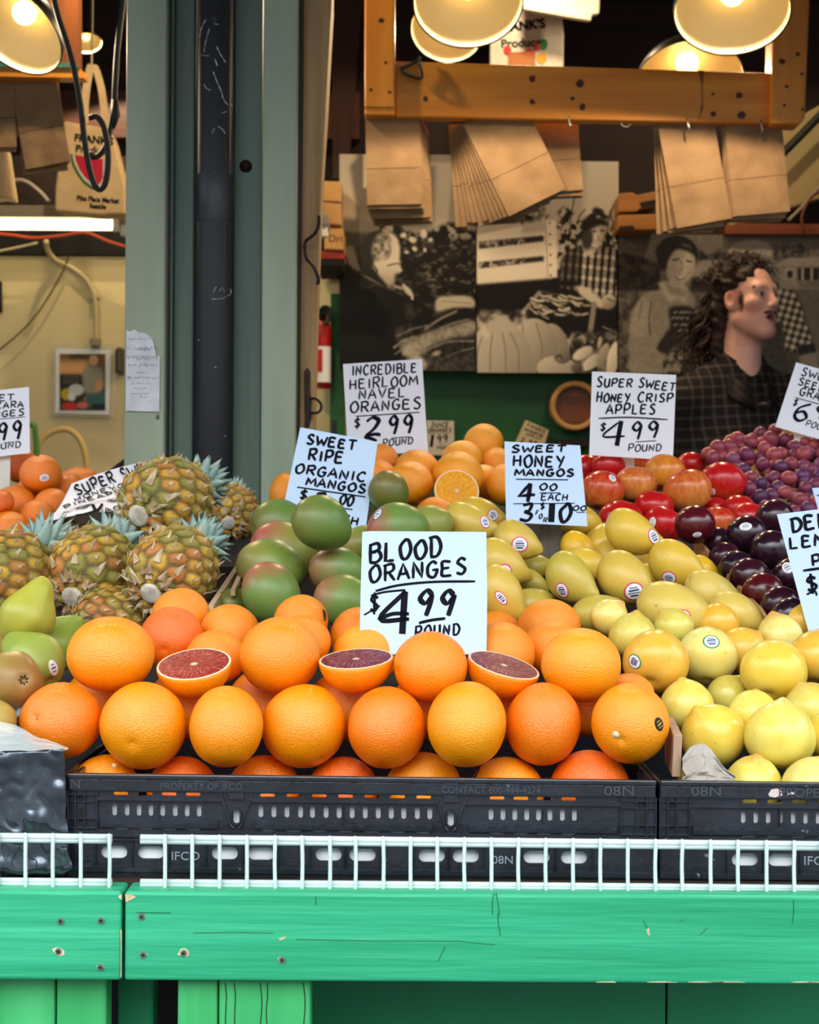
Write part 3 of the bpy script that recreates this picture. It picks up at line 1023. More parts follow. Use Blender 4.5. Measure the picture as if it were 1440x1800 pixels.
# ------------------------------------------------------------------ fruit: placing
def relax(items, lim=0.17, it=900, keep=1.035, front=None):
    """slide fruit along their sight lines until neighbours no longer sink into each other"""
    n = len(items)
    d = np.array([i['d'] for i in items], float)
    d0 = d.copy()
    px = np.array([(i['x'] - 720) / F for i in items])
    py = np.array([(900 - i['y']) / F for i in items])
    ra = np.array([i.get('ra', i['rr']) for i in items])      # half length along the fruit's axis, pixels
    rb = np.array([i.get('rb', i['rr']) for i in items])
    ax = np.array([tuple(Vector(i.get('dir', (0, 0, 1))).normalized()) for i in items])
    for _ in range(it):
        P = np.stack([px * d, d, py * d], 1)
        D = P[:, None] - P[None]
        dist = np.sqrt((D * D).sum(2)) + np.eye(n) * 9
        N = D / dist[:, :, None]
        ci = (N * ax[:, None]).sum(2) ** 2
        cj = (N * ax[None]).sum(2) ** 2
        hi = np.sqrt(rb[:, None] ** 2 + (ra ** 2 - rb ** 2)[:, None] * ci) * d[:, None] / F
        hj = np.sqrt(rb[None] ** 2 + (ra ** 2 - rb ** 2)[None] * cj) * d[None] / F
        want = keep * (hi + hj)
        over = np.where(dist < want, want - dist, 0)
        dy = d[:, None] - d[None]
        sg = np.where(np.abs(dy) > 1e-9, np.sign(dy), np.sign(d0[:, None] - d0[None] + 1e-7 * (np.arange(n)[:, None] - np.arange(n)[None])))
        d += 0.2 * (over * sg).sum(1)
        d = np.clip(d, d0 - lim * 0.6, d0 + lim)
        if front is not None:
            d = np.maximum(d, (front + 0.002) / (1 - np.array([i['rr'] for i in items]) / F))
    for i, v in zip(items, d):
        i['d'] = float(v)

def ordn(k):
    return ['', 'first', 'second', 'third', 'fourth', 'fifth', 'sixth', 'seventh', 'eighth', 'ninth', 'tenth', 'eleventh', 'twelfth'][k]

def put(it, name, mesh, cat, group, color, q=None):
    o = bpy.data.objects.new(name, mesh)
    c = W(it['x'], it['y'], it['d'])
    o.location = c
    k = it['d'] / F
    if q is None:
        rx, ry = it['rx'], it['ry']
        o.scale = (rx * k, (rx + ry) / 2 * k, ry * k)
    else:
        o.rotation_mode = 'QUATERNION'
        o.rotation_quaternion = q
        s = it['r'] * k
        o.scale = (s, s, s)
    o.color = (*color[:3], color[3] if len(color) > 3 else 1.0)
    link(o)
    tag(o, it['label'], cat, group)
    return o

def child_local(name, mesh, parent, Ml=None):
    """a part given in the parent's own unit coordinates"""
    o = bpy.data.objects.new(name, mesh)
    link(o, parent)
    if Ml is not None:
        o.matrix_local = Ml
    o.color = parent.color
    return o

def obj_world(o):
    q = o.rotation_quaternion if o.rotation_mode == 'QUATERNION' else o.rotation_euler.to_quaternion()
    return Matrix.LocRotScale(o.location, q, o.scale)

M['st_white'] = pmat('sticker_white', srgb(240, 240, 240), 0.4)
M['st_pink'] = pmat('sticker_pink', srgb(214, 70, 110), 0.4)
M['st_blue'] = pmat('sticker_blue', srgb(48, 66, 130), 0.4)
M['st_green'] = pmat('sticker_green', srgb(40, 130, 90), 0.4)
M['st_black'] = pmat('sticker_black', srgb(18, 18, 20), 0.3)
M['st_gold'] = pmat('sticker_gold', srgb(220, 180, 60), 0.4)
def sticker(o, px, py, wpx, hpx, ring, mid, ink, tilt=0.0, bars=4):
    mw = obj_world(o)
    me = o.data
    bv = BVHTree.FromPolygons([mw @ v.co for v in me.vertices], [tuple(p.vertices) for p in me.polygons])
    eye = Vector((0, 0, CZ))
    dr = (W(px, py, 1) - eye).normalized()
    hit, nrm, _, _ = bv.ray_cast(eye, dr)
    if hit is None:
        hit, nrm, _, _ = bv.find_nearest(W(px, py, o.location.y))
        if hit is None:
            return
    if nrm.dot(dr) > 0:
        nrm = -nrm
    n = nrm
    ux = Vector((1, 0, 0))
    ux = (ux - n * ux.dot(n)).normalized()
    uz = n.cross(ux) * -1
    if uz.z < 0:
        uz = -uz
    k = hit.y / F
    # the sticker's size is real: undo foreshortening
    fx = max(0.45, abs(n.dot(dr)))
    wx, wz = wpx * k / 2, hpx * k / 2
    ct, s_ = math.cos(tilt), math.sin(tilt)
    def proj(a, b, off):
        a, b = a * ct - b * s_, a * s_ + b * ct
        p = hit + ux * a + uz * b + n * 0.02
        h, _, _, _ = bv.ray_cast(p, -n, 0.08)
        return (h if h is not None else hit + ux * a + uz * b) + n * off
    mb = MB()
    rings = [(1.0, 0.00015), (0.98, 0.0004), (0.84, 0.0004), (0.5, 0.0004), (0.02, 0.0004)]
    S = 24
    vs = [proj(wx * r * math.cos(2 * math.pi * i / S), wz * r * math.sin(2 * math.pi * i / S), off) for r, off in rings for i in range(S)]
    for j in range(len(rings) - 1):
        mb.add([], [], 0)
    fs0, ms = [], []
    for j in range(len(rings) - 1):
        for i in range(S):
            i2 = (i + 1) % S
            fs0.append((j * S + i, j * S + i2, (j + 1) * S + i2, (j + 1) * S + i))
            ms.append(0 if j < 2 else 1)
    base = len(mb.v)
    mb.v.extend(vs); mb.f.extend(fs0); mb.m.extend(ms)
    for b_ in range(bars):
        yy = (0.42 - 0.84 * b_ / max(1, bars - 1)) * wz
        hw = wx * (0.62 - 0.2 * abs(yy / wz)) * (0.75 + 0.25 * ((b_ * 7) % 3) / 2)
        t = wz * (0.09 if b_ % 2 else 0.05)
        q = [proj(hw * (2 * i / 4 - 1), yy + e * t, 0.0007) for e in (-1, 1) for i in range(5)]
        mb.add(q, [(i, i + 1, i + 6, i + 5) for i in range(4)], 2)
    return mb.obj('sticker', [M[ring], M[mid], M[ink]], o, smooth=False)

def stem_button(o, px, py, r_px, mat_):
    mw = obj_world(o)
    bv = BVHTree.FromPolygons([mw @ v.co for v in o.data.vertices], [tuple(p.vertices) for p in o.data.polygons])
    eye = Vector((0, 0, CZ))
    dr = (W(px, py, 1) - eye).normalized()
    hit, nrm, _, _ = bv.ray_cast(eye, dr)
    if hit is None:
        return
    if nrm.dot(dr) > 0:
        nrm = -nrm
    r = r_px * hit.y / F
    q = rot_to(nrm).to_matrix().to_4x4()
    mb = MB()
    mb.lathe([(r * 1.25, -0.0006), (r * 1.05, 0.0004), (r * 0.7, 0.0012), (0.0001, 0.0016)], 12, 0, Matrix.Translation(hit) @ q)
    return mb.obj('stem_button', mat_, o, smooth=True)
# ------------------------------------------------------------------ blood oranges
OC = [srgb(255, 157, 0), srgb(255, 149, 2), srgb(253, 133, 6), srgb(255, 165, 2), srgb(248, 114, 12)]
RED = srgb(232, 84, 22)
def O(x, y, rx, ry, d, col, label, mesh=None, **kw):
    return dict(x=x, y=y, rx=rx, ry=ry, d=d, rr=(rx + ry) / 2, col=col, label=label, mesh=mesh, **kw)
blood = []
r1 = [(107, 1267, 72, 67, 2), (252, 1275, 76, 77, 0), (398, 1277, 65, 75, 0), (534, 1276, 74, 74, 0), (680, 1279, 69, 73, 2), (821, 1273, 71, 75, 3), (955, 1273, 65, 72, 2), (1108, 1272, 68, 70, 0)]
for i, (x, y, rx, ry, c) in enumerate(r1):
    if i < 4:
        lb = f'blood orange {ordn(i + 1)} from the taped corner in the row above the crate rim' if i else 'blood orange with a dimpled navel end beside the taped crate corner'
    else:
        lb = f'blood orange {ordn(8 - i)} from the lemon plum side in the row above the crate rim' if i < 7 else 'blood orange with a black oval sticker and pale stem button beside the cardboard divider'
    blood.append(O(x, y, rx, ry, 1.625, OC[c], lb, ORANGE_NAVEL if i == 0 else ORANGE_STEM if i == 7 else None))
r0 = [(184, 1386, 60, 60, 0), (320, 1389, 62, 60, 4), (463, 1392, 66, 64, 2), (602, 1391, 62, 60, 4), (745, 1389, 67, 66, 3), (891, 1393, 66, 66, 0), (1038, 1389, 71, 71, 4)]
for i, (x, y, rx, ry, c) in enumerate(r0):
    lb = f'blood orange {ordn(i + 1)} from the tape in the lowest row, half sunk behind the rim' if i < 4 else f'blood orange {ordn(7 - i)} from the plums in the lowest row, half sunk behind the rim'
    blood.append(O(x, y, rx, ry, 1.625, OC[c], lb))
r2 = [(195, 1150, 77, 70, 0, 'large blood orange topping the pile beside the pears and pineapples'), (492, 1152, 70, 67, 1, 'blood orange between the first and second cut halves'),
      (757, 1172, 64, 62, 1, 'blood orange between the second and third cut halves'), (1022, 1169, 70, 69, 3, 'large blood orange at the top corner touching the lemon plums')]
for (x, y, rx, ry, c, lb) in r2:
    blood.append(O(x, y, rx, ry, 1.685, OC[c], lb))
for (x, y, rx, ry, d, c, lb) in (
        (302, 1122, 56, 56, 1.75, 4, 'reddish blood orange behind the first cut half, next to the large corner orange'),
        (380, 1155, 54, 50, 1.745, 1, 'shaded blood orange directly behind the first cut half'),
        (645, 1148, 60, 53, 1.745, 3, 'blood orange directly behind the second cut half, below the white price card'),
        (528, 1128, 54, 48, 1.76, 1, 'blood orange squeezed behind the one between the cut halves, below a stickered one'),
        (882, 1152, 60, 58, 1.745, 1, 'blood orange directly behind the third cut half'),
        (972, 1140, 54, 50, 1.76, 1, 'blood orange behind the corner one, between the third cut half and the plums'),
        (1106, 1218, 44, 36, 1.70, 1, 'blood orange peeping out behind the one with the black sticker'),
        (318, 1084, 52, 51, 1.85, 1, 'blood orange at the back of the pile in front of the pineapples'),
        (404, 1113, 53, 52, 1.82, 1, 'blood orange at the back beside the pale wooden crate wall'),
        (529, 1094, 49, 49, 1.83, 1, 'blood orange at the back with a dark sticker, touching the green mangos'),
        (628, 1118, 47, 50, 1.83, 1, 'blood orange at the back, half behind the big white price card'),
        (872, 1112, 44, 38, 1.86, 1, 'blood orange at the back, its top showing beside the big white price card'),
        (966, 1101, 56, 51, 1.83, 1, 'blood orange at the back below the stickered yellow mangos')):
    blood.append(O(x, y, rx, ry, d, OC[c], lb))
for i, (x, y) in enumerate(((178, 1232), (322, 1238), (464, 1236), (606, 1240), (752, 1240), (890, 1242), (1030, 1236))):
    blood.append(O(x, y, 64, 62, 1.72, OC[1], f'shadowed blood orange in the {ordn(i + 1)} dark gap from the pears, behind the main row'))
# the three halves take part in the packing
hv = [(341, 1166, 66, 1.665), (626, 1158, 65, 1.665), (886, 1166, 64, 1.665)]
nb = len(blood)
for (x, y, r, d) in hv:
    blood.append(O(x, y + 22, r * 0.8, r * 0.8, d, OC[0], ''))
relax(blood, front=1.562)
for i, it in enumerate(blood[:nb]):
    me = it['mesh'] or ORANGES[(i * 3 + i // 8) % 8]
    o = put(it, 'blood_orange', me, 'orange', 'whole blood oranges', it['col'])
    it['o'] = o
sticker(blood[7]['o'], 1159, 1273, 20, 26, 'st_black', 'st_black', 'st_gold', 0.6, 3)
stem_button(blood[7]['o'], 1083, 1292, 5.5, M['button'])
stem_button(blood[8]['o'], 202, 1345, 4.5, M['button'])
stem_button(blood[0]['o'], 66, 1263, 3.0, M['navel'])
sticker(blood[13]['o'], 838, 1358, 15, 26, 'st_black', 'st_black', 'st_gold', -0.6, 3)
bk = [i for i in blood if 'dark sticker' in i['label']][0]
sticker(bk['o'], 571, 1081, 12, 22, 'st_black', 'st_black', 'st_green', 0.3, 2)

def half(x, y, r, d, nrm, fl, col, label, name, group):
    o = bpy.data.objects.new(name, HALF)
    q = rot_to(nrm)
    o.rotation_mode = 'QUATERNION'
    o.rotation_quaternion = q
    o.location = W(x, y, d)
    s = r * d / F
    o.scale = (s, s, s * 0.92)
    o.color = (*col, 1)
    link(o)
    tag(o, label, 'orange', group)
    pith, flesh = cut_parts(fl)
    child_local('pith_ring', pith, o)
    f = child_local('cut_face', flesh, o)
    f['label'] = 'cut flesh with segments'
    return o
def nv(elev, roll, yaw=0.0):
    """cut-face normal: elev degrees of lean towards the viewer, roll degrees of tip towards +x"""
    e, r = math.radians(elev), math.radians(roll)
    return Vector((math.sin(r), -math.sin(e), math.cos(e) * math.cos(r)))
half(341, 1167, 66, blood[nb]['d'], nv(19, -4), M['blood_flesh_pale'], OC[0], 'cut blood orange half with red flesh, tipped forward, nearest the pears', 'blood_orange_half', 'cut blood orange halves')
half(626, 1158, 66, blood[nb + 1]['d'], nv(10, -4), M['blood_flesh'], OC[0], 'cut blood orange half with dark flesh lying flat below the big price card', 'blood_orange_half', 'cut blood orange halves')
half(886, 1169, 65, blood[nb + 2]['d'], nv(12, 14), M['blood_flesh'], OC[1], 'cut blood orange half with dark flesh, sloping down towards the lemon plums', 'blood_orange_half', 'cut blood orange halves')

# ------------------------------------------------------------------ lemon plums
LY = [srgb(232, 220, 112), srgb(234, 208, 88), srgb(230, 220, 132), srgb(232, 186, 74), srgb(214, 206, 106)]
plums = []
def Lp(x, y, r, d, c, dr, label, al=0.6):
    plums.append(dict(x=x, y=y, r=r, rr=r, d=d, col=(*LY[c], al), dir=dr, label=label))
Lp(1072, 1085, 34, 1.93, 2, (0.7, -0.1, 0.8), 'pale lemon plum with a pinkish pointed tip behind the corner blood orange', 1.0)
Lp(1113, 1117, 42, 1.87, 4, (0.15, -0.1, 1), 'greenish lemon plum with an upright tip, between the blood oranges and the stickered pair')
Lp(1183, 1103, 36, 1.92, 4, (-0.5, 0, 0.7), 'mottled green lemon plum at the back below a yellow mango')
Lp(1260, 1098, 40, 1.92, 3, (0.2, 0.8, 0.5), 'orange-yellow lemon plum at the back beside the mango tray end', 0.5)
Lp(1154, 1161, 58, 1.76, 3, (0.3, 0.7, 0.6), 'golden lemon plum with a striped green sticker, touching the blood oranges', 0.2)
Lp(1243, 1152, 53, 1.82, 2, (0.1, 0.5, 0.8), 'pale lemon plum with a round green and white sticker', 0.2)
Lp(1306, 1143, 43, 1.84, 3, (0.6, 0.2, 0.6), 'shaded golden lemon plum behind the round-stickered one')
Lp(1370, 1116, 40, 1.90, 2, (-0.3, 0.0, 0.9), 'lemon plum with a red shoulder at the back below the dark plums', 1.0)
Lp(1361, 1178, 58, 1.74, 1, (0.3, 0.6, 0.7), 'big round lemon plum sitting highest on the upper plum row', 0.3)
Lp(1436, 1155, 50, 1.80, 3, (0.2, 0.4, 0.8), 'golden lemon plum below the tilted blue-white lemon plum card')
Lp(1207, 1240, 48, 1.73, 0, (-0.1, 0.4, 0.9), 'greenish lemon plum below the striped-sticker one, against the cardboard divider')
Lp(1282, 1222, 38, 1.77, 4, (0.5, -0.1, 0.8), 'small greenish lemon plum in the gap below the round-stickered one')
Lp(1325, 1257, 47, 1.71, 0, (0.2, 0.5, 0.8), 'lemon plum wedged below the biggest round one')
Lp(1253, 1292, 58, 1.645, 1, (-0.55, -0.2, 0.85), 'large yellow lemon plum with a scarred shoulder above the crumpled paper', 0.3)
Lp(1372, 1292, 62, 1.64, 0, (0.15, 0.3, 0.9), 'largest pale yellow lemon plum in the front of the crate', 0.2)
Lp(1426, 1247, 50, 1.71, 4, (-0.4, -0.1, 0.8), 'lemon plum with a small tip behind the largest front one')
Lp(1325, 1376, 50, 1.61, 0, (0.05, -0.25, 1), 'lemon plum with a red tip low behind the crate rim', 1.0)
Lp(1428, 1380, 52, 1.61, 2, (0.4, 0.3, 0.8), 'pale lemon plum low behind the crate rim at the edge of the photo')
Lp(1462, 1295, 48, 1.66, 1, (0.5, 0.2, 0.6), 'lemon plum cut by the edge of the photo above the rim')
Lp(1410, 1092, 36, 1.94, 3, (0.3, 0.3, 0.8), 'golden lemon plum at the back, beside the edge of the blue-white card')
Lp(1238, 1372, 46, 1.68, 4, (0.2, 0.3, 0.9), 'lemon plum mostly hidden behind the crumpled grey paper')
Lp(1190, 1195, 36, 1.83, 3, (0.2, 0.3, 0.9), 'lemon plum in the dark gap below the striped-sticker one')
relax(plums, lim=0.07, front=1.562)
PO = []
for i, it in enumerate(plums):
    q = rot_to(it['dir']) @ Quaternion((0, 0, 1), i * 1.3)
    o = put(it, 'lemon_plum', LPLUM, 'plum', 'lemon plums', it['col'], q)
    PO.append(o)
sticker(PO[4], 1115, 1163, 26, 30, 'st_green', 'st_white', 'st_blue', 1.2, 5)
sticker(PO[5], 1251, 1127, 30, 28, 'st_green', 'st_white', 'st_blue', 0.1, 4)

# ------------------------------------------------------------------ pears
PC = [srgb(176, 178, 66), srgb(132, 160, 62), srgb(150, 172, 76), srgb(164, 152, 84), srgb(190, 170, 90)]
pears = []
def Pr(x, y, r, d, c, dr, label, al):
    pears.append(dict(x=x, y=y, r=r, rr=r * 0.8, ra=r * 0.9, rb=r * 0.76, d=d, col=(*PC[c], al), dir=dr, label=label))
Pr(52, 1074, 64, 1.80, 0, (0.35, 0.15, 0.8), 'speckled yellow-green pear standing on top of the pear pile', 0.25)
Pr(96, 1130, 66, 1.86, 1, (0.5, 0.5, 0.5), 'bright green pear behind the stickered pear, beside the blood oranges', 0.1)
Pr(52, 1158, 70, 1.73, 2, (-0.6, 0.5, 0.45), 'green pear with a white oval sticker below the topmost pear', 0.2)
Pr(16, 1200, 70, 1.66, 3, (-0.55, 0.75, -0.15), 'brownish russet pear showing its dark calyx end', 0.9)
Pr(-18, 1125, 60, 1.82, 4, (-0.5, 0.5, 0.5), 'pear at the edge of the photo behind the topmost pear', 0.2)
Pr(-20, 1262, 56, 1.63, 4, (-0.5, 0.3, 0.6), 'yellowish pear cut by the edge of the photo above the plastic wrap', 0.3)
relax(pears, front=1.562)
PE = []
for i, it in enumerate(pears):
    o = put(it, 'pear', PEAR, 'pear', 'pears', it['col'], rot_to(it['dir']) @ Quaternion((0, 0, 1), i))
    PE.append(o)
    b = MB()
    b.tube([(0, 0, 0.97), (0.02, 0.0, 1.08), (0.06, 0.02, 1.2)], [0.05, 0.035, 0.04], 0, 7)
    if i in (1, 4):
        child_local('stem', b.mesh('stem_shape', M['stem'], True), o)
    if i in (3,):
        b = MB()
        for k in range(7):
            a = 2 * math.pi * k / 7
            b.tube([(0.05 * math.cos(a), 0.05 * math.sin(a), -0.90), (0.10 * math.cos(a), 0.10 * math.sin(a), -0.955), (0.15 * math.cos(a), 0.15 * math.sin(a), -0.95)], [0.03, 0.028, 0.008], 0, 5)
        child_local('calyx', b.mesh('calyx_shape', pmat('dried_calyx', srgb(60, 44, 30), 0.9)), o)
sticker(PE[2], 94, 1174, 17, 30, 'st_white', 'st_white', 'st_blue', 0.35, 3)

# ------------------------------------------------------------------ mangos
GC = [srgb(96, 128, 60), srgb(104, 136, 66), srgb(122, 146, 70), srgb(140, 146, 66), srgb(100, 112, 48)]
gm = []
def Gm(x, y, r, d, c, dr, label, al):
    gm.append(dict(x=x, y=y, r=r, rr=r * 0.86, ra=r, rb=r * 0.83, d=d, col=(*GC[c], al), dir=dr, label=label, kind='g'))
Gm(566, 920, 57, 2.05, 0, (0.75, 0.35, -0.35), 'round green mango perched on top in front of its price card', 0.15)
Gm(478, 1045, 62, 1.99, 1, (0.45, -0.3, -0.8), 'big green mango with a red shoulder, lowest beside the wooden tray wall', 1.0)
Gm(478, 998, 64, 2.09, 2, (0.85, 0.2, -0.2), 'pale green mango behind the big red-shouldered one', 0.3)
Gm(500, 968, 62, 2.15, 3, (0.9, 0.2, -0.35), 'yellow-green mango with a red end below the perched mango', 1.0)
Gm(490, 922, 54, 2.27, 1, (0.7, 0.5, 0.1), 'green mango half behind the tilted mango price card', 0.25)
Gm(596, 1006, 55, 2.07, 1, (0.8, 0.2, -0.2), 'green mango below the perched one, beside the big blood orange card', 0.6)
Gm(606, 1058, 56, 1.98, 1, (0.8, -0.1, -0.3), 'green mango at the front edge beside the big blood orange card', 0.7)
Gm(699, 931, 56, 2.12, 1, (0.85, 0.1, 0.2), 'green mango with a blue oval sticker above the big blood orange card', 0.9)
Gm(684, 868, 44, 2.30, 4, (0.3, 0.5, -0.7), 'dark olive mango beside the edge of the tilted mango card', 0.2)
Gm(640, 958, 44, 2.17, 3, (0.8, 0.2, 0.3), 'yellowish green mango in the gap behind the perched mango', 0.3)
Gm(408, 1062, 34, 2.03, 4, (0.5, 0.2, 0.3), 'olive mango low against the pale wooden tray wall', 0.2)
Gm(755, 925, 44, 2.20, 3, (0.8, 0.2, 0.2), 'yellowing mango between the green and the yellow mangos', 0.2)
YC_ = [srgb(222, 182, 66), srgb(212, 178, 78), srgb(196, 174, 76), srgb(236, 184, 40), srgb(218, 188, 94)]
def Ym(x, y, r, d, c, dr, label):
    gm.append(dict(x=x, y=y, r=r, rr=r * 0.76, ra=r, rb=r * 0.70, d=d, col=(*YC_[c], 1), dir=dr, label=label, kind='y'))
Ym(845, 908, 46, 2.31, 0, (0.9, -0.1, -0.3), 'yellow mango with an oval sticker, rearmost behind the big card corner')
Ym(826, 922, 50, 2.22, 1, (0.9, -0.1, -0.4), 'dull yellow mango with a sticker, just above the big card corner')
Ym(910, 951, 46, 2.13, 1, (0.8, -0.3, -0.5), 'yellow mango with a round sticker in front of the honey mango card stake')
Ym(884, 992, 54, 2.09, 1, (0.75, -0.1, -0.6), 'yellow mango with a sticker beside the edge of the big card')
Ym(880, 1048, 58, 2.00, 1, (0.5, -0.2, -0.8), 'yellow mango with a side-on sticker, lowest beside the big card')
Ym(932, 1030, 42, 2.09, 2, (0.6, 0.2, -0.3), 'greenish mango between two stickered ones above the back blood orange')
Ym(936, 1062, 42, 2.02, 2, (0.7, 0.1, 0.1), 'green-yellow mango touching the rearmost blood orange')
Ym(1006, 1020, 56, 2.02, 2, (0.62, -0.35, -0.7), 'mango pointing down with a slanted sticker, middle of the front mango pair')
Ym(1100, 1018, 58, 2.02, 1, (0.62, -0.4, -0.65), 'mango with a big round pink-edged sticker, right of the middle pair')
Ym(1113, 938, 54, 2.15, 0, (0.8, -0.2, -0.5), 'brown-flecked yellow mango with a sticker below the apples')
Ym(1190, 995, 55, 2.10, 0, (0.75, -0.25, -0.55), 'plump yellow mango with a low sticker beside the dark plum tray')
Ym(1190, 1074, 72, 1.99, 4, (0.9, 0.0, -0.3), 'large pale mango lying behind the lemon plums, sticker half hidden')
Ym(1098, 980, 52, 2.16, 0, (0.8, 0.2, -0.1), 'yellow mango lying behind the big-sticker mango')
Ym(1022, 970, 42, 2.20, 3, (0.7, 0.1, -0.6), 'bright yellow mango with a curved back below the honey mango card')
Ym(1018, 915, 44, 2.30, 0, (0.8, 0.1, -0.2), 'yellow mango behind the lower corner of the honey mango card')
Ym(1052, 952, 38, 2.27, 0, (0.4, 0.3, 0.6), 'rear yellow mango between the card corner and the brown-flecked one')
Ym(1030, 993, 42, 2.14, 0, (0.8, 0.1, -0.1), 'yellow mango behind the middle front pair')
Ym(940, 996, 36, 2.19, 2, (0.9, 0.1, 0.0), 'greenish mango at the foot of the honey mango card stake')
Ym(1052, 1078, 48, 2.00, 2, (0.8, 0.1, 0.2), 'yellow-green mango low behind the pink-tipped lemon plum')
Ym(1256, 1047, 57, 2.09, 4, (0.8, 0.2, -0.4), 'pale mango along the ragged edge of the dark plum tray')
Ym(1297, 1083, 55, 2.02, 4, (0.75, 0.1, -0.5), 'pale mango with a brown scratch, closest to the lemon plums and dark plums')
Ym(1239, 1004, 34, 2.20, 3, (0.7, 0.1, -0.5), 'golden mango tucked behind the tray edge cardboard')
Ym(1150, 1022, 38, 2.16, 0, (0.7, 0.1, -0.4), 'freckled mango between the big-sticker mango and the plump one')
relax(gm)
GO = []
for i, it in enumerate(gm):
    if it['kind'] == 'g':
        o = put(it, 'green_mango', MANGO_G[0], 'mango', 'green mangos', it['col'], rot_to(it['dir']) @ Quaternion((0, 0, 1), i * 0.9))
    else:
        o = put(it, 'yellow_mango', MANGO_Y[i % 2], 'mango', 'yellow honey mangos', it['col'], rot_to(it['dir']) @ Quaternion((0, 0, 1), 2.4 + 0.5 * math.sin(i * 2.1)))
    GO.append(o)
sticker(GO[7], 664, 904, 17, 24, 'st_blue', 'st_white', 'st_blue', -0.6, 3)
for (k, x, y, w, h, t) in ((12, 867, 905, 21, 24, -0.6), (13, 853, 917, 20, 24, 0.3), (14, 914, 957, 30, 28, 0.0), (15, 886, 1006, 30, 30, -0.2), (16, 881, 1051, 15, 30, 0.7),
                           (19, 988, 1038, 25, 31, 0.35), (20, 1115, 1040, 36, 34, 0.2), (21, 1150, 943, 24, 30, 0.5), (22, 1176, 1016, 27, 26, 0.0), (23, 1198, 1084, 36, 26, 0.1)):
    sticker(GO[k], x, y, w, h, 'st_pink', 'st_white', 'st_blue', t, 4)

# ------------------------------------------------------------------ dark plums
DC = [srgb(50, 18, 34), srgb(38, 16, 32), srgb(78, 18, 30), srgb(34, 18, 36)]
dp = []
def Dp(x, y, r, d, c, dr, label):
    dp.append(dict(x=x, y=y, r=r, rr=r * 0.96, d=d, col=(*DC[c], 1), dir=dr, label=label))
Dp(1222, 922, 36, 2.30, 2, (0.0, 0.2, 1), 'glossy wine-red plum topmost beside the apples and the mango tray end')
Dp(1313, 940, 36, 2.25, 1, (0.1, 0.3, 1), 'black plum with a round white sticker on its top')
Dp(1362, 910, 34, 2.34, 0, (0, 0.3, 1), 'black plum rearmost below the grapes, beside the lemon plum card')
Dp(1356, 967, 37, 2.20, 1, (0.2, 0.2, 1), 'black plum below the white-stickered one, touching the card edge')
Dp(1262, 953, 28, 2.31, 0, (0, 0.2, 1), 'small black plum behind the tray wall, below the wine-red plum')
Dp(1276, 981, 30, 2.24, 0, (0.2, 0.1, 1), 'black plum second in the line along the tray wall')
Dp(1295, 998, 32, 2.19, 3, (0.2, 0.1, 1), 'black plum third in the line along the tray wall')
Dp(1318, 1014, 36, 2.13, 0, (0.2, 0.0, 1), 'black plum fourth in the line along the tray wall')
Dp(1342, 1041, 37, 2.08, 2, (0.2, 0.1, 1), 'reddish-black plum fifth in the line along the tray wall')
Dp(1373, 1064, 36, 2.03, 0, (0.3, 0.1, 1), 'black plum sixth along the tray wall, beside the card edge')
Dp(1392, 1084, 36, 1.985, 3, (0.3, 0.1, 1), 'black plum last along the tray wall, just above the lemon plums')
Dp(1394, 1014, 36, 2.12, 1, (0.2, 0.2, 1), 'black plum with a white sticker half behind the tilted card')
Dp(1408, 955, 36, 2.24, 0, (0.2, 0.2, 1), 'black plum hidden behind the tilted card near the grapes')
Dp(1430, 1050, 36, 2.07, 0, (0.2, 0.2, 1), 'black plum hidden behind the middle of the tilted card')
relax(dp)
DO = [put(it, 'dark_plum', DPLUM, 'plum', 'black plums', it['col'], rot_to(it['dir']) @ Quaternion((0, 0, 1), i * 1.7)) for i, it in enumerate(dp)]
sticker(DO[1], 1311, 925, 22, 15, 'st_white', 'st_white', 'st_blue', 0.0, 3)
sticker(DO[11], 1384, 997, 18, 24, 'st_white', 'st_white', 'st_blue', 0.3, 3)
sticker(DO[0], 1226, 940, 16, 10, 'st_white', 'st_white', 'st_blue', 0.2, 2)

# ------------------------------------------------------------------ apples
AC = [srgb(238, 178, 80), srgb(242, 190, 90), srgb(240, 160, 50), srgb(232, 120, 60)]
ap = []
def Ap(x, y, r, d, c, al, dr, label):
    ap.append(dict(x=x, y=y, r=r, rr=r * 0.95, d=d, col=(*AC[c], al), dir=dr, label=label))
Ap(1060, 863, 39, 2.50, 0, 0.80, (0.2, 0.3, 1), 'red-blushed apple with a small sticker below the apple price card')
Ap(1118, 852, 37, 2.53, 1, 0.52, (0.1, 0.1, 1), 'red and yellow apple in the middle below the apple card corner')
Ap(1169, 831, 36, 2.60, 2, 0.22, (0.3, 0.3, 1), 'golden orange apple behind the front apples')
Ap(1209, 863, 43, 2.49, 0, 0.55, (-0.2, 0.2, 1), 'large yellow and red apple above the wine-red plum')
Ap(1271, 850, 42, 2.54, 3, 1.0, (0.3, 0.3, 1), 'big deep red apple beside the grapes')
Ap(1215, 818, 26, 2.72, 3, 1.1, (0, 0.3, 1), 'small bright red apple at the back next to the golden one')
Ap(1070, 822, 30, 2.66, 3, 1.1, (0, 0.3, 1), 'red apple at the back, behind the apple card stake')
Ap(1030, 826, 30, 2.66, 3, 1.1, (0, 0.3, 1), 'red apple at the back between the two price cards')
Ap(1127, 822, 26, 2.70, 2, 0.7, (0, 0.3, 1), 'reddish apple at the back just beyond the apple card stake')
Ap(1150, 892, 35, 2.48, 3, 1.15, (0.2, -0.1, 1), 'shiny red apple in the second layer between the two largest apples')
Ap(1166, 922, 36, 2.41, 3, 1.0, (0.5, 0.0, 1), 'pinkish red apple with a white sticker beside the wine-red plum')
Ap(1092, 915, 40, 2.42, 3, 1.25, (0.2, 0.2, 1), 'dark red apple low behind the brown-flecked mango')
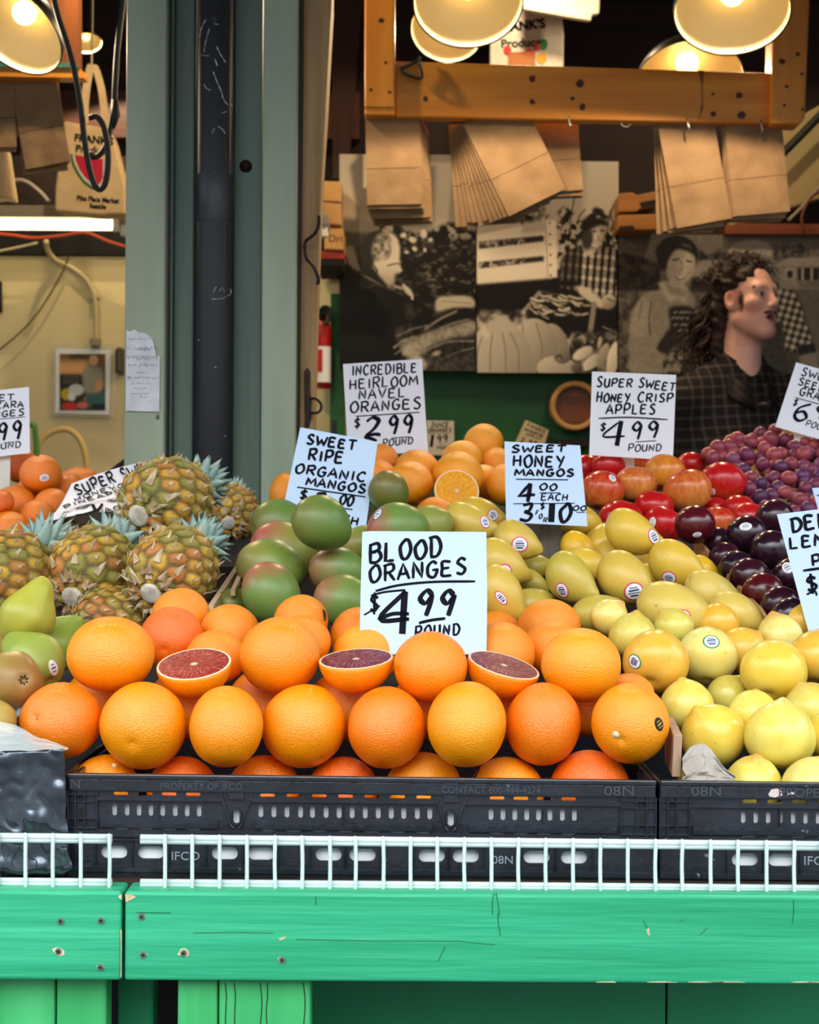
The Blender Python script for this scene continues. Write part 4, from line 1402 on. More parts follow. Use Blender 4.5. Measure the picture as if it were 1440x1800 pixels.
Ap(1262, 920, 33, 2.42, 0, 0.75, (0.2, 0.2, 1), 'orange-pink apple between the wine-red plum and the stickered black plum')
Ap(1299, 897, 30, 2.49, 3, 1.1, (0.2, 0.2, 1), 'red apple between the deep red apple and the black plums')
Ap(1317, 912, 32, 2.45, 3, 0.9, (0.2, 0.2, 1), 'red-orange apple lowest below the grapes')
Ap(1258, 895, 24, 2.52, 3, 1.0, (0.2, 0.2, 1), 'red apple in the gap below the deep red one')
Ap(1107, 893, 32, 2.53, 3, 0.95, (0.2, 0.2, 1), 'orange-red apple in the gap below the middle apple')
Ap(1200, 890, 30, 2.56, 3, 1.1, (0.2, 0.2, 1), 'red apple hidden behind the large yellow and red one')
relax(ap)
AO = []
for i, it in enumerate(ap):
    o = put(it, 'apple', APPLE, 'apple', 'apples', it['col'], rot_to(it['dir']) @ Quaternion((0, 0, 1), i * 2.2))
    AO.append(o)
    b = MB()
    b.tube([(0, 0, 0.62), (0.02, 0.01, 0.78), (0.06, 0.03, 0.93)], [0.04, 0.03, 0.045], 0, 6)
    if i < 6:
        child_local('stem', b.mesh('stem_shape', M['stem'], True), o)
sticker(AO[0], 1077, 840, 13, 16, 'st_white', 'st_white', 'st_blue', 0.3, 3)
sticker(AO[4], 1254, 865, 8, 14, 'st_white', 'st_white', 'st_pink', 0.0, 2)
sticker(AO[10], 1147, 918, 14, 18, 'st_white', 'st_white', 'st_pink', -0.2, 2)

# ------------------------------------------------------------------ navel oranges behind the mangos, and the far left oranges
NC = [srgb(255, 172, 4), srgb(255, 162, 5), srgb(255, 152, 6)]
nvl = []
for (x, y, rx, ry, d, c, lb) in (
        (850, 779, 35, 34, 2.74, 0, 'navel orange crowning the pile'),
        (812, 808, 37, 34, 2.68, 0, 'navel orange in the second tier, left behind the crowning one'),
        (805, 838, 45, 45, 2.58, 0, 'big navel orange directly behind the cut half'),
        (720, 850, 42, 40, 2.52, 1, 'navel orange between the dark olive mango and the cut half'),
        (733, 824, 39, 36, 2.62, 1, 'navel orange below the heirloom navel price card'),
        (765, 906, 35, 33, 2.43, 2, 'bright small orange below the cut half, touching the green mango'),
        (670, 808, 31, 30, 2.68, 2, 'navel orange showing beside the top corner of the mango card'),
        (666, 838, 30, 30, 2.58, 2, 'navel orange half behind the tilted mango card'),
        (501, 868, 27, 36, 2.55, 2, 'navel orange showing behind the lower edge of the mango card, near the pineapples'),
        (873, 815, 30, 29, 2.68, 1, 'navel orange under the crowning one, beside the honey mango card'),
        (890, 852, 36, 38, 2.57, 1, 'navel orange mostly behind the honey mango card'),
        (850, 850, 32, 34, 2.62, 0, 'navel orange deep in the gap beside the cut half')):
    nvl.append(O(x, y, rx, ry, d, NC[c], lb))
nvl.append(O(803, 866, 34, 30, 2.475, NC[0], ''))
relax(nvl)
for i, it in enumerate(nvl[:-1]):
    put(it, 'navel_orange', ORANGES[(i * 5 + 2) % 8], 'orange', 'navel oranges', it['col'])
half(803, 862, 40, nvl[-1]['d'], Vector((0.10, -0.86, 0.38)), M['navel_flesh'], NC[0], 'cut navel orange half facing the street with bright juicy flesh', 'navel_orange_half', None)
cara = []
for (x, y, rx, ry, d, c, lb) in (
        (72, 834, 37, 35, 2.55, 1, 'orange with a white sticker, topmost beside the cream wall'),
        (36, 818, 30, 32, 2.66, 2, 'orange behind the topmost, below the cara cara price card'),
        (140, 842, 34, 21, 2.66, 1, 'orange at the back end next to the pineapple price card'),
        (118, 860, 31, 30, 2.58, 1, 'orange between the topmost one and the pineapple card'),
        (92, 888, 32, 30, 2.50, 1, 'orange directly below the topmost stickered one'),
        (26, 884, 36, 32, 2.50, 0, 'orange in the second row near the white stake'),
        (66, 908, 32, 30, 2.44, 1, 'orange touching the lower corner of the pineapple card'),
        (16, 930, 36, 33, 2.40, 0, 'orange lowest at the edge of the photo above the pineapples'),
        (3, 882, 22, 22, 2.42, 2, 'reddish orange cut by the edge of the photo'),
        (50, 862, 22, 22, 2.60, 2, 'orange in the gap behind the second row near the stake')):
    cara.append(O(x, y, rx, ry, d, srgb(252, 136, 14) if c < 2 else srgb(246, 118, 16), lb))
relax(cara)
for i, it in enumerate(cara):
    o = put(it, 'orange', ORANGES[(i * 3 + 1) % 8], 'orange', 'cara cara oranges', it['col'])
    if i == 0:
        sticker(o, 78, 840, 17, 13, 'st_white', 'st_white', 'st_blue', 0.1, 3)
        stem_button(o, 66, 801, 3.2, M['stem'])

# ------------------------------------------------------------------ grapes
gpoly = [(1240, 800), (1262, 783), (1290, 772), (1320, 766), (1345, 760), (1362, 755), (1378, 772), (1400, 770), (1430, 768), (1470, 768), (1470, 905), (1392, 900), (1345, 892), (1318, 878), (1318, 845), (1290, 820)]
def inside(x, y, poly):
    c = False
    n = len(poly)
    for i in range(n):
        x0, y0 = poly[i]
        x1, y1 = poly[(i + 1) % n]
        if (y0 > y) != (y1 > y) and x < (x1 - x0) * (y - y0) / (y1 - y0) + x0:
            c = not c
    return c
pts = []
gr = random.Random(5)
tries = 0
for layer, (mind, cnt) in enumerate(((18.5, 4000), (19, 3000))):
    lay = []
    for _ in range(cnt):
        x, y = gr.uniform(1232, 1470), gr.uniform(752, 905)
        if not inside(x, y, gpoly):
            continue
        if all((x - a) ** 2 + (y - b) ** 2 > mind ** 2 for a, b in lay):
            lay.append((x, y))
            pts.append((x, y, layer))
GCOL = [srgb(150, 62, 74), srgb(128, 52, 78), srgb(170, 74, 76), srgb(104, 50, 84), srgb(142, 76, 98), srgb(84, 46, 78)]
cent = {}
bunches = [(1275, 810), (1335, 790), (1345, 850), (1410, 800), (1405, 860), (1455, 830)]
blab = ['bunch of red grapes nearest the deep red apple', 'bunch of red grapes highest on the heap, in front of the cardboard flap', 'bunch of red grapes lowest above the black plums',
        'bunch of red grapes below the grape price card stake', 'bunch of red grapes touching the top of the lemon plum card', 'bunch of red grapes cut by the edge of the photo']
members = [[] for _ in bunches]
for (x, y, ly) in pts:
    k = min(range(len(bunches)), key=lambda i: (bunches[i][0] - x) ** 2 + (bunches[i][1] - y) ** 2)
    members[k].append((x, y, ly))
def grape_depth(x, y, ly):
    t = (y - 765) / 135.0
    return 2.74 - 0.26 * t + (0.022 if ly else 0.0) + gr.uniform(-0.006, 0.006)
for k, ms in enumerate(members):
    bx, by = bunches[k]
    root = thing('grape_bunch', blab[k], 'grapes', W(bx, by + 20, grape_depth(bx, by, 1)), 'bunches of red grapes')
    sm = MB()
    hub = W(bx, by - 4, grape_depth(bx, by, 1) + 0.035)
    for (x, y, ly) in ms[:95]:
        d = grape_depth(x, y, ly)
        c = W(x, y, d)
        o = bpy.data.objects.new('grape', GRAPE)
        r = gr.uniform(12.6, 15.4) * d / F
        o.scale = (r, r, r)
        o.rotation_euler = (gr.uniform(0, 6), gr.uniform(0, 6), gr.uniform(0, 6))
        o.location = c
        link(o, root)
        o.matrix_parent_inverse = Matrix.Translation(-root.location)
        cc = GCOL[gr.choice([0, 0, 1, 1, 2, 3, 4, 5] if y > 800 else [0, 0, 2, 2, 1, 4])]
        o.color = (*cc, 1)
        o['kind'] = 'thing'
        del o['kind']
        sm.tube(catmull([c + Vector((0, r * 0.5, 0)), (c + hub) / 2 + Vector((0, 0.012, 0.004)), hub], 3), 0.0012, 0, 4, False)
    sm.tube(catmull([hub, hub + Vector((0.005, 0.01, 0.02)), hub + Vector((-0.004, 0.012, 0.03))], 3), 0.0026, 0, 6)
    sm.obj('stem', pmat('grape_stalk', srgb(150, 130, 70), 0.7), root, smooth=True)
# ------------------------------------------------------------------ stepped display: sloping shelves and wooden trays
def slope_board(name, x0, x1, d0, z0, d1, z1, th, mat_, parent=None):
    b = MB()
    pts = [Vector((x0, d0, z0)), Vector((x1, d0, z0)), Vector((x1, d1, z1)), Vector((x0, d1, z1))]
    b.prism(pts, (0, 0, -th))
    return b.obj(name, mat_, parent)
def zt2(d):
    return 0.852 + (d - 1.96) / 0.4 * 0.075
def zt3(d):
    return 0.994 + (d - 2.41) / 0.39 * 0.105
st = thing('display_step', 'dark sloping step under the mango, pineapple and dark plum trays', 'shelf', (0, 2.16, CT))
slope_board('sloping_board', -1.1, 1.15, 1.955, zt2(1.955) - 0.012, 2.395, zt2(2.395) - 0.012, 0.015, M['riser'], st)
MB().box((0.02, 1.967, (CT + zt2(1.955) - 0.03) / 2 + 0.001), (2.2, 0.02, zt2(1.955) - 0.03 - CT)).obj('riser_board', M['riser'], st)
st = thing('display_step', 'dark sloping step under the navel oranges, apples and grapes', 'shelf', (0, 2.6, CT))
slope_board('sloping_board', -1.1, 1.2, 2.405, zt3(2.405), 2.77, zt3(2.77), 0.012, M['dark_liner'], st)
MB().box((0.05, 2.417, (CT + zt3(2.405) - 0.014) / 2 + 0.001), (2.25, 0.02, zt3(2.405) - 0.015 - CT)).obj('riser_board', M['riser'], st)
MB().box((0.05, 2.76, (CT + zt3(2.75) - 0.02) / 2), (2.25, 0.02, zt3(2.75) - 0.02 - CT)).obj('riser_board', M['riser'], st)

def side_plank(p0, d0, p1, d1, th, mat_, parent, name='side_wall', sgn=1, ragged=False):
    """plank whose top edge runs from photo point p0 (depth d0) to p1 (depth d1), standing on the sloping board"""
    a, b_ = W(*p0, d0), W(*p1, d1)
    b = MB()
    n = 14 if ragged else 1
    for i in range(n):
        u0, u1 = i / n, (i + 1) / n
        q0, q1 = a.lerp(b_, u0), a.lerp(b_, u1)
        j0 = j1 = 0
        if ragged:
            j0, j1 = 0.004 * mnoise.noise(Vector((i * 1.7, 0, 0))), 0.004 * mnoise.noise(Vector(((i + 1) * 1.7, 0, 0)))
        pts = [q0 + Vector((0, 0, j0)), q1 + Vector((0, 0, j1)), Vector((q1.x, q1.y, zt2(q1.y))), Vector((q0.x, q0.y, zt2(q0.y)))]
        b.prism(pts, (sgn * th, 0, 0))
    return b.obj(name, mat_, parent)
def tray(label, x0, x1, planks):
    t = thing('fruit_tray', label, 'tray', ((x0 + x1) / 2, 2.16, zt2(2.16)), 'wooden fruit trays on the middle step')
    slope_board('tray_floor', x0, x1, 1.96, zt2(1.96), 2.37, zt2(2.37), 0.006, M['dark_liner'], t)
    for pl in planks:
        o = side_plank(*pl[:6], t, 'side_wall', pl[6], pl[7])
    return t
tray('wooden tray of pineapples with pale slatted side walls', -0.47, -0.25,
     [((141, 946), 2.22, (172, 917), 2.37, 0.007, M['pale_wood'], -1, False), ((366, 1064), 1.965, (452, 938), 2.37, 0.007, M['pale_wood'], 1, False)])
tray('wooden tray of green and yellow mangos with a ragged cardboard end', -0.225, 0.425,
     [((1356, 1096), 1.965, (1219, 941), 2.36, 0.005, M['carton'], 1, True)])
tray('dark tray of black plums against the ragged cardboard wall', 0.475, 1.05, [])
tray('wooden tray holding the pineapple cut by the edge of the photo', -1.05, -0.49, [])

# slim batten on the tray wall in front of the pineapples
o = MB().box(W(430, 1018, 2.03) + Vector((-0.012, 0.05, 0)), (0.006, 0.16, 0.008), 0, Matrix.Rotation(math.radians(12), 3, 'X')).obj('wooden_batten', M['pale_wood'])
tag(o, 'thin pale batten lying along the mango side of the pineapple tray wall', 'batten')

# ------------------------------------------------------------------ pineapples
def pine_skin():
    m = attr_mat('pineapple_rind', 0.55, bump=0.35, bscale=240)
    return m
M['pine_skin'] = pine_skin()
M['bract'] = pmat('dry_bract', srgb(206, 184, 150), 0.7, col2=srgb(160, 128, 92), scale=60)
M['bract_green'] = pmat('green_bract', srgb(120, 120, 60), 0.6, col2=srgb(150, 132, 74), scale=50)
M['crown_leaf'] = pmat('pineapple_leaf', srgb(134, 166, 158), 0.45, col2=srgb(168, 192, 180), scale=26, speck=srgb(96, 116, 92), speckscale=50, specklo=0.66)
M['stem_cut'] = pmat('pineapple_stem_end', srgb(222, 216, 200), 0.8, col2=srgb(176, 164, 142), scale=70)
def pineapple(px, py, rpx, d, axis, label, seed, length=1.28, crown=1.0, golden=0.0, roll=0.0):
    """axis points from the cut bottom towards the crown"""
    R = rpx * d / F
    Lh = R * length
    R0 = random.Random(seed)
    c = W(px, py, d)
    q = rot_to(axis) @ Quaternion((0, 0, 1), roll)
    root = thing('pineapple', label, 'pineapple', c, 'pineapples')
    rootM = Matrix.Translation(c) @ q.to_matrix().to_4x4()
    def prof(t):                       # t in -1..1 along the axis
        return R * max(0.0, 1 - abs(t) ** 3.0) ** 0.62 * (1.0 - 0.04 * t)
    # eye centres on a spiral lattice
    eyes = []
    rows = 11
    per = 9
    for i in range(rows):
        t = -0.92 + 1.84 * i / (rows - 1)
        k = per if abs(t) < 0.8 else 7
        for j in range(k):
            a = 2 * math.pi * (j + 0.5 * (i % 2)) / k + 0.10 * i
            eyes.append((t, a, Vector((prof(t) * math.cos(a), prof(t) * math.sin(a), t * Lh))))
    E = np.array([tuple(e[2]) for e in eyes])
    nu, nv_ = 84, 64
    th = np.linspace(-1, 1, nv_ + 1)
    th = np.sin(th * math.pi / 2)
    P, Nn = [], []
    for t in th:
        r = prof(float(t))
        for i in range(nu):
            a = 2 * math.pi * i / nu
            P.append((r * math.cos(a), r * math.sin(a), t * Lh))
            nr = Vector((math.cos(a) * Lh, math.sin(a) * Lh, float(t) ** 3 * 1.6 * R)).normalized()
            Nn.append(tuple(nr))
    P, Nn = np.array(P), np.array(Nn)
    D = np.sqrt(((P[:, None] - E[None]) ** 2).sum(2))
    i1 = D.argmin(1)
    d1 = D.min(1)
    D2 = D.copy()
    D2[np.arange(len(P)), i1] = 9
    d2 = D2.min(1)
    edge = np.clip((d2 - d1) / (0.30 * R), 0, 1)
    disp = R * 0.075 * np.sqrt(edge) - 0.03 * R
    nz = np.array([mnoise.noise(Vector(p) * (60)) for p in P])
    cen = np.clip(1 - d1 / (0.10 * R), 0, 1)
    disp += R * 0.02 * cen + nz * 0.010 * R
    V = P + Nn * disp[:, None]
    # colours: orange-gold eyes, olive-brown seams
    cs = np.array([[srgb(206, 150, 50), srgb(190, 124, 56), srgb(178, 150, 60), srgb(150, 146, 64), srgb(214, 170, 60)][R0.choice([0, 1, 2, 3, 4] if golden < .5 else [0, 4, 4, 0, 2])] for _ in eyes])
    tcol = cs[i1]
    tpos = P[:, 2] / Lh
    green = np.clip(0.12 + 0.6 * tpos + 0.5 * nz, 0, 0.65)[:, None] * (1 - 0.7 * golden)
    tcol = tcol * (1 - green) + np.array(srgb(112, 118, 52)) * green
    seam = np.array(srgb(92, 72, 40))
    e3 = np.clip(edge * 1.9, 0, 1)[:, None]
    colr = seam * (1 - e3) + tcol * e3
    tanc = (np.clip(cen * 1.4, 0, 1) * 0.6)[:, None]
    colr = colr * (1 - tanc) + np.array(srgb(176, 140, 100)) * tanc
    colr *= (1 + 0.35 * nz)[:, None]
    b = MB()
    fs = [(j * nu + i, j * nu + (i + 1) % nu, (j + 1) * nu + (i + 1) % nu, (j + 1) * nu + i) for j in range(nv_) for i in range(nu)]
    b.add([rootM @ Vector(v) for v in V], fs)
    n_body = len(b.v)
    me = b.mesh('fruit_body', [M['pine_skin']], True)
    set_paint(me, np.clip(colr, 0.01, 1))
    mesh_obj('fruit_body', me, root)
    # bracts: a thin dry spike over every eye, pointing to the crown
    b = MB()
    for (t, a, p) in eyes:
        out = Vector((math.cos(a), math.sin(a), 0.9 * t ** 3)).normalized()
        up = (Vector((0, 0, 1)) - out * out.z).normalized()
        sd = out.cross(up)
        big = 1.0 + (0.9 if t < -0.7 else 0.0)
        ln = R * R0.uniform(0.15, 0.26) * big
        w = R * R0.uniform(0.035, 0.06) * big
        base = p + out * (R * 0.05) - up * (R * 0.08)
        bend = sd * R0.uniform(-0.25, 0.25)
        tip = base + (up * 0.85 + out * R0.uniform(0.25, 0.7) + bend) * ln
        mid = base + (up * 0.5 + out * 0.25 + bend * 0.4) * ln
        vs = [base - sd * w, base + sd * w, mid + sd * w * 0.6 + out * 0.0, mid - sd * w * 0.6, tip, mid + out * w * 0.3]
        b.add([rootM @ v for v in vs], [(0, 1, 2, 5), (0, 5, 3), (3, 5, 4), (5, 2, 4)], 1 if (t > 0.1 and R0.random() < .6) else 0)
    b.obj('bract', [M['bract'], M['bract_green']], root)
    # cut stem with its collar of dry leaves
    b = MB()
    zb_ = -Lh * 0.985
    b.lathe([(R * 0.27, zb_ + R * 0.12), (R * 0.26, zb_ - R * 0.02), (R * 0.20, zb_ - R * 0.05), (0.0004, zb_ - R * 0.04)], 16, 0, rootM)
    b.obj('stem_end', M['stem_cut'], root, smooth=True)
    b = MB()
    for k in range(15):
        a = 2 * math.pi * k / 15 + R0.uniform(-.15, .15)
        out = Vector((math.cos(a), math.sin(a), 0))
        sd = Vector((-math.sin(a), math.cos(a), 0))
        r0 = R * R0.uniform(0.24, 0.36)
        p0 = out * r0 + Vector((0, 0, zb_ + R * 0.14))
        ln = R * R0.uniform(0.3, 0.62)
        w = R * R0.uniform(0.07, 0.13)
        lean = R0.uniform(0.2, 1.1)
        dirv = (out * lean + Vector((0, 0, -0.55))).normalized()
        m_ = p0 + dirv * ln * 0.5
        t_ = p0 + (dirv + out * 0.5 + Vector((0, 0, 0.25))).normalized() * ln
        vs = [p0 - sd * w, p0 + sd * w, m_ + sd * w * 0.7, m_ - sd * w * 0.7, t_, m_ + Vector((0, 0, -1)) * w * 0.3]
        b.add([rootM @ v for v in vs], [(0, 1, 2, 5), (0, 5, 3), (3, 5, 4), (5, 2, 4)], 0)
    b.obj('dry_collar', M['bract'], root)
    if crown:
        b = MB()
        zc = Lh * 0.93
        for k in range(46):
            lay = k / 45
            a = k * 2.39996
            out = Vector((math.cos(a), math.sin(a), 0))
            sd = Vector((-math.sin(a), math.cos(a), 0))
            ln = R * crown * (0.70 + 0.65 * lay) * R0.uniform(0.85, 1.1)
            w = R * 0.19 * (1.15 - 0.5 * lay)
            sp = 1.05 - 0.95 * lay
            p = out * R * 0.26 * (1 - 0.7 * lay) + Vector((0, 0, zc + R * 0.25 * lay))
            n = 6
            row = []
            dirv = (out * sp + Vector((0, 0, 1))).normalized()
            for i in range(n + 1):
                u = i / n
                ww = w * (1.0 - u ** 1.6) * (1 + 0.5 * u * (1 - u))
                curl = out * (0.30 * sp * u * u * ln)
                pos = p + dirv * ln * u + curl - Vector((0, 0, 0.12 * sp * u * u * ln))
                nrm = (out * -1 * 0.5 + Vector((0, 0, 0.5))).normalized()
                row.append((pos - sd * ww + nrm * ww * 0.45, pos, pos + sd * ww + nrm * ww * 0.45))
            vs = [rootM @ v for r_ in row for v in r_]
            fs = []
            for i in range(n):
                for e in range(2):
                    fs.append((i * 3 + e, i * 3 + e + 1, (i + 1) * 3 + e + 1, (i + 1) * 3 + e))
            b.add(vs, fs)
        b.obj('crown', M['crown_leaf'], root, smooth=True, solid=0.0012)
    return root
pineapple(293, 882, 75, 2.22, (0.38, 0.74, 0.26), 'pineapple lying on top of the others, its torn stem end facing the street', 1, 1.15, 0.75)
pineapple(162, 1006, 76, 2.10, (0.18, 0.80, 0.42), 'pineapple with a round pale stem end, second beside the pears', 2, 1.18, 0.85)
pineapple(305, 1003, 74, 2.03, (0.30, 0.78, 0.40), 'pineapple with long dry spikes round its stem, beside the pale wooden wall', 3, 1.18, 0.8)
pineapple(406, 900, 47, 2.57, (-0.02, 0.84, 0.36), 'small golden pineapple standing at the back against the iron pipe column', 4, 1.05, 0.85, 1.0)
pineapple(200, 1090, 58, 2.04, (0.95, 0.25, 0.10), 'pineapple mostly hidden behind the large corner blood orange', 5, 1.25, 0)
pineapple(8, 1012, 75, 2.06, (0.42, 0.66, 0.45), 'pineapple cut by the edge of the photo behind the pears', 6, 1.2, 0.8)
pineapple(118, 952, 38, 2.32, (-0.6, 0.7, 0.2), 'pineapple glimpsed under the price card laid on the tray', 7, 1.3, 0)

# ------------------------------------------------------------------ handwriting: a marker alphabet of strokes
GL = {
 'A': '0,0 45,100 88,0;18,36 72,38', 'B': '12,0 14,100;~4,94 60,102 78,78 50,56 20,54;~20,54 70,58 88,26 55,0 6,2', 'C': '~82,84 55,102 18,70 14,30 45,-2 84,14',
 'D': '16,0 18,98;~2,96 60,98 88,52 60,6 8,0', 'E': '~78,92 18,96 12,50 14,4 80,4;14,52 66,54', 'F': '14,0 16,96;4,96 80,98;16,52 62,54',
 'G': '~80,86 50,100 14,66 18,14 56,0 78,30 80,46;46,44 92,46', 'H': '14,100 10,0;80,100 78,0;12,50 80,52', 'I': '50,100 46,0', 'J': '~60,100 58,20 34,-2 10,16;30,100 86,100',
 'K': '14,100 14,0;80,98 16,48 82,0', 'L': '16,100 12,2 74,4', 'M': '4,0 16,98 46,30 80,98 92,0', 'N': '10,0 14,98 76,4 80,100', 'O': '~48,100 12,62 22,8 58,0 88,42 70,94 40,99',
 'P': '14,0 16,98;~4,94 66,102 84,72 58,46 16,46', 'Q': '~48,100 12,62 22,8 58,0 88,42 70,94 40,99;56,26 92,-8', 'R': '14,0 16,98;~4,94 66,102 82,74 54,52 16,50;40,52 86,0',
 'S': '~82,88 50,102 22,78 48,54 78,30 56,0 10,8', 'T': '48,98 44,0;2,98 94,100', 'U': '~12,100 14,24 44,-2 76,24 80,100;80,100 80,0', 'V': '6,100 44,0 86,100',
 'W': '2,100 22,0 48,66 70,0 96,100', 'X': '8,100 86,0;84,100 8,0', 'Y': '8,100 44,50;86,100 30,-10', 'Z': '10,96 84,98 12,2 88,4',
 '0': '~48,100 10,56 30,2 64,4 86,50 66,98 40,99', '1': '50,100 46,0', '2': '~12,78 44,100 76,80 52,36 8,2;8,2 60,8 90,2', '3': '~16,92 70,100 62,62 34,54 78,36 56,0 8,8',
 '4': '62,100 8,30 96,34;64,100 60,-8', '5': '78,98 24,96 20,54;~20,54 66,60 76,20 44,-2 8,10', '6': '~80,100 24,66 14,18 48,-2 78,24 56,50 18,34', '7': '8,96 84,98 34,0',
 '8': '~50,52 16,78 48,100 78,80 50,52 14,22 48,-2 84,24 50,52', '9': '~76,82 44,102 16,72 46,48 76,78;~78,86 70,40 56,-4', '$': '~80,78 44,92 20,70 50,50 76,30 48,8 14,20;50,112 46,-14', '.': '44,4 52,0', ',': '48,6 40,-16',
 "'": '50,104 44,80', '-': '16,46 78,48', 'e': '~14,36 76,40 60,70 24,60 16,20 50,-2 80,12',
}
class Sheet:
    """A card whose face is given by three photo corners at their depths; ink goes on in photo pixels."""
    def __init__(self, tl, tr, bl, dtl, dtr, dbl):
        self.p = (tl, tr, bl)
        self.A, self.B, self.C = W(*tl, dtl), W(*tr, dtr), W(*bl, dbl)
        self.u, self.v = self.B - self.A, self.C - self.A
        self.n = self.u.cross(self.v).normalized()
        if self.n.y > 0:
            self.n = -self.n
        m = np.array([[tr[0] - tl[0], bl[0] - tl[0]], [tr[1] - tl[1], bl[1] - tl[1]]], float)
        self.inv = np.linalg.inv(m)
        self.mb = MB()
        self.rg = random.Random(int(tl[0] * 7 + tl[1]))
        self.wscale = self.u.length / math.hypot(tr[0] - tl[0], tr[1] - tl[1])
        self.warp = lambda s, t: 0.0
        self.warped = False
    def at(self, x, y, off=0.0):
        s, t = self.inv @ np.array([x - self.p[0][0], y - self.p[0][1]])
        return self.A + self.u * s + self.v * t + self.n * (off * (4 if off > 0 and self.warped else 1) + self.warp(s, t))
    def card(self, outline, th=0.0009):
        front = [self.at(x, y) for x, y in outline]
        self.mb.prism(front, -self.n * th, 0)
    def card_grid(self, corners, nu, nv, th=0.0009):
        tl, tr, br, bl = corners
        def fn(off):
            def f(a, b):
                x = (tl[0] * (1 - a) + tr[0] * a) * (1 - b) + (bl[0] * (1 - a) + br[0] * a) * b
                y = (tl[1] * (1 - a) + tr[1] * a) * (1 - b) + (bl[1] * (1 - a) + br[1] * a) * b
                return self.at(x, y, off)
            return f
        self.mb.grid(fn(0), nu, nv, 0)
        self.mb.grid(fn(-th), nu, nv, 0)
        bd = []
        for (a0, b0, a1, b1, k) in ((0, 0, 1, 0, nu), (1, 0, 1, 1, nv), (1, 1, 0, 1, nu), (0, 1, 0, 0, nv)):
            for i in range(k):
                bd.append((a0 + (a1 - a0) * i / k, b0 + (b1 - b0) * i / k))
        f0, f1 = fn(0), fn(-th)
        n = len(bd)
        vs = [f0(*p) for p in bd] + [f1(*p) for p in bd]
        self.mb.add(vs, [(i, (i + 1) % n, (i + 1) % n + n, i + n) for i in range(n)], 0)
    def stroke(self, pts, w, m=1, nib=0.35, taper=True):
        w = w * 1.22
        """ribbon through photo-pixel points; width follows a slanted marker nib"""
        n = len(pts)
        if n < 2:
            return
        L, R_ = [], []
        for i, (x, y) in enumerate(pts):
            x0, y0 = pts[max(i - 1, 0)]
            x1, y1 = pts[min(i + 1, n - 1)]
            dx, dy = x1 - x0, y1 - y0
            l = math.hypot(dx, dy) or 1
            nx, ny = -dy / l, dx / l
            an = math.atan2(dy, dx)
            ww = w * (1 - nib + nib * abs(math.sin(an + 0.5)))
            if taper and i in (0, n - 1):
                ww *= 0.75
            L.append((x + nx * ww / 2, y + ny * ww / 2))
            R_.append((x - nx * ww / 2, y - ny * ww / 2))
        vs = [self.at(*p, 0.0004) for p in L] + [self.at(*p, 0.0004) for p in R_]
        self.mb.add(vs, [(i, i + 1, i + 1 + n, i + n) for i in range(n - 1)], m)
    def line(self, *pts, w=2.0, m=1):
        p = catmull([Vector((x, y, 0)) for x, y in pts], 5) if len(pts) > 2 else [Vector((*pts[0], 0)), Vector((*pts[1], 0))]
        self.stroke([(q.x, q.y) for q in p], w, m, 0.0)
    def write(self, s, x0, y0, x1, y1, h, w, slant=0.12, gap=0.10, nib=0.30, m=1, caps=1.0):
        """letters of height h pixels on a baseline from (x0, y0) to (x1, y1)"""
        L = math.hypot(x1 - x0, y1 - y0)
        ex, ey = (x1 - x0) / L, (y1 - y0) / L
        ux, uy = ey, -ex                              # up
        wid = {'I': 0.5, '1': 0.5, '.': 0.5, "'": 0.4, 'W': 1.25, 'M': 1.2, ' ': 0.6, ',': 0.4}
        tot = sum(wid.get(c, 1.0) + gap for c in s) - gap
        cw = L / tot
        pos = 0.0
        for i, ch in enumerate(s):
            k = wid.get(ch, 1.0)
            if ch in GL:
                hh = h * (caps if i == 0 or s[i - 1] == ' ' else 1.0) * self.rg.uniform(0.93, 1.05)
                base = self.rg.uniform(-0.04, 0.04) * h
                for st_ in GL[ch].split(';'):
                    smooth = st_.startswith('~')
                    pp = [tuple(float(v) / 100 for v in p.split(',')) for p in st_.lstrip('~').split(' ')]
                    pp = [(a + self.rg.uniform(-.02, .02), b + self.rg.uniform(-.02, .02)) for a, b in pp]
                    v3 = [Vector((a, b, 0)) for a, b in pp]
                    if smooth:
                        v3 = catmull(v3, 6)
                    else:
                        q = []
                        for a, b in zip(v3[:-1], v3[1:]):
                            q += [a, a.lerp(b, 0.5)]
                        v3 = q + [v3[-1]]
                    out = []
                    for p in v3:
                        lx = pos * cw + p.x * cw * k + slant * p.y * hh
                        ly = p.y * hh + base
                        out.append((x0 + ex * lx + ux * ly, y0 + ey * lx + uy * ly))
                    self.stroke(out, w, m, nib)
            pos += k + gap
    def finish(self, label, group='handwritten price cards', name='price_card', mats=None, stake=None):
        r = thing(name, label, 'sign', self.A.lerp(self.B, 0.5), group)
        self.mb.obj('card', mats or [M['card'], M['ink']], r)
        if stake:
            for (pts, d, th, mt) in stake:
                px_prism(pts, d, th).obj('stake', mt, r)
        return r

M['stake_white'] = pmat('white_plastic_stake', srgb(226, 222, 210), 0.5)
M['stake_grey'] = pmat('weathered_wood_stake', srgb(120, 112, 96), 0.8, col2=srgb(84, 78, 66), scale=40, stretch=(1, 1, .15))
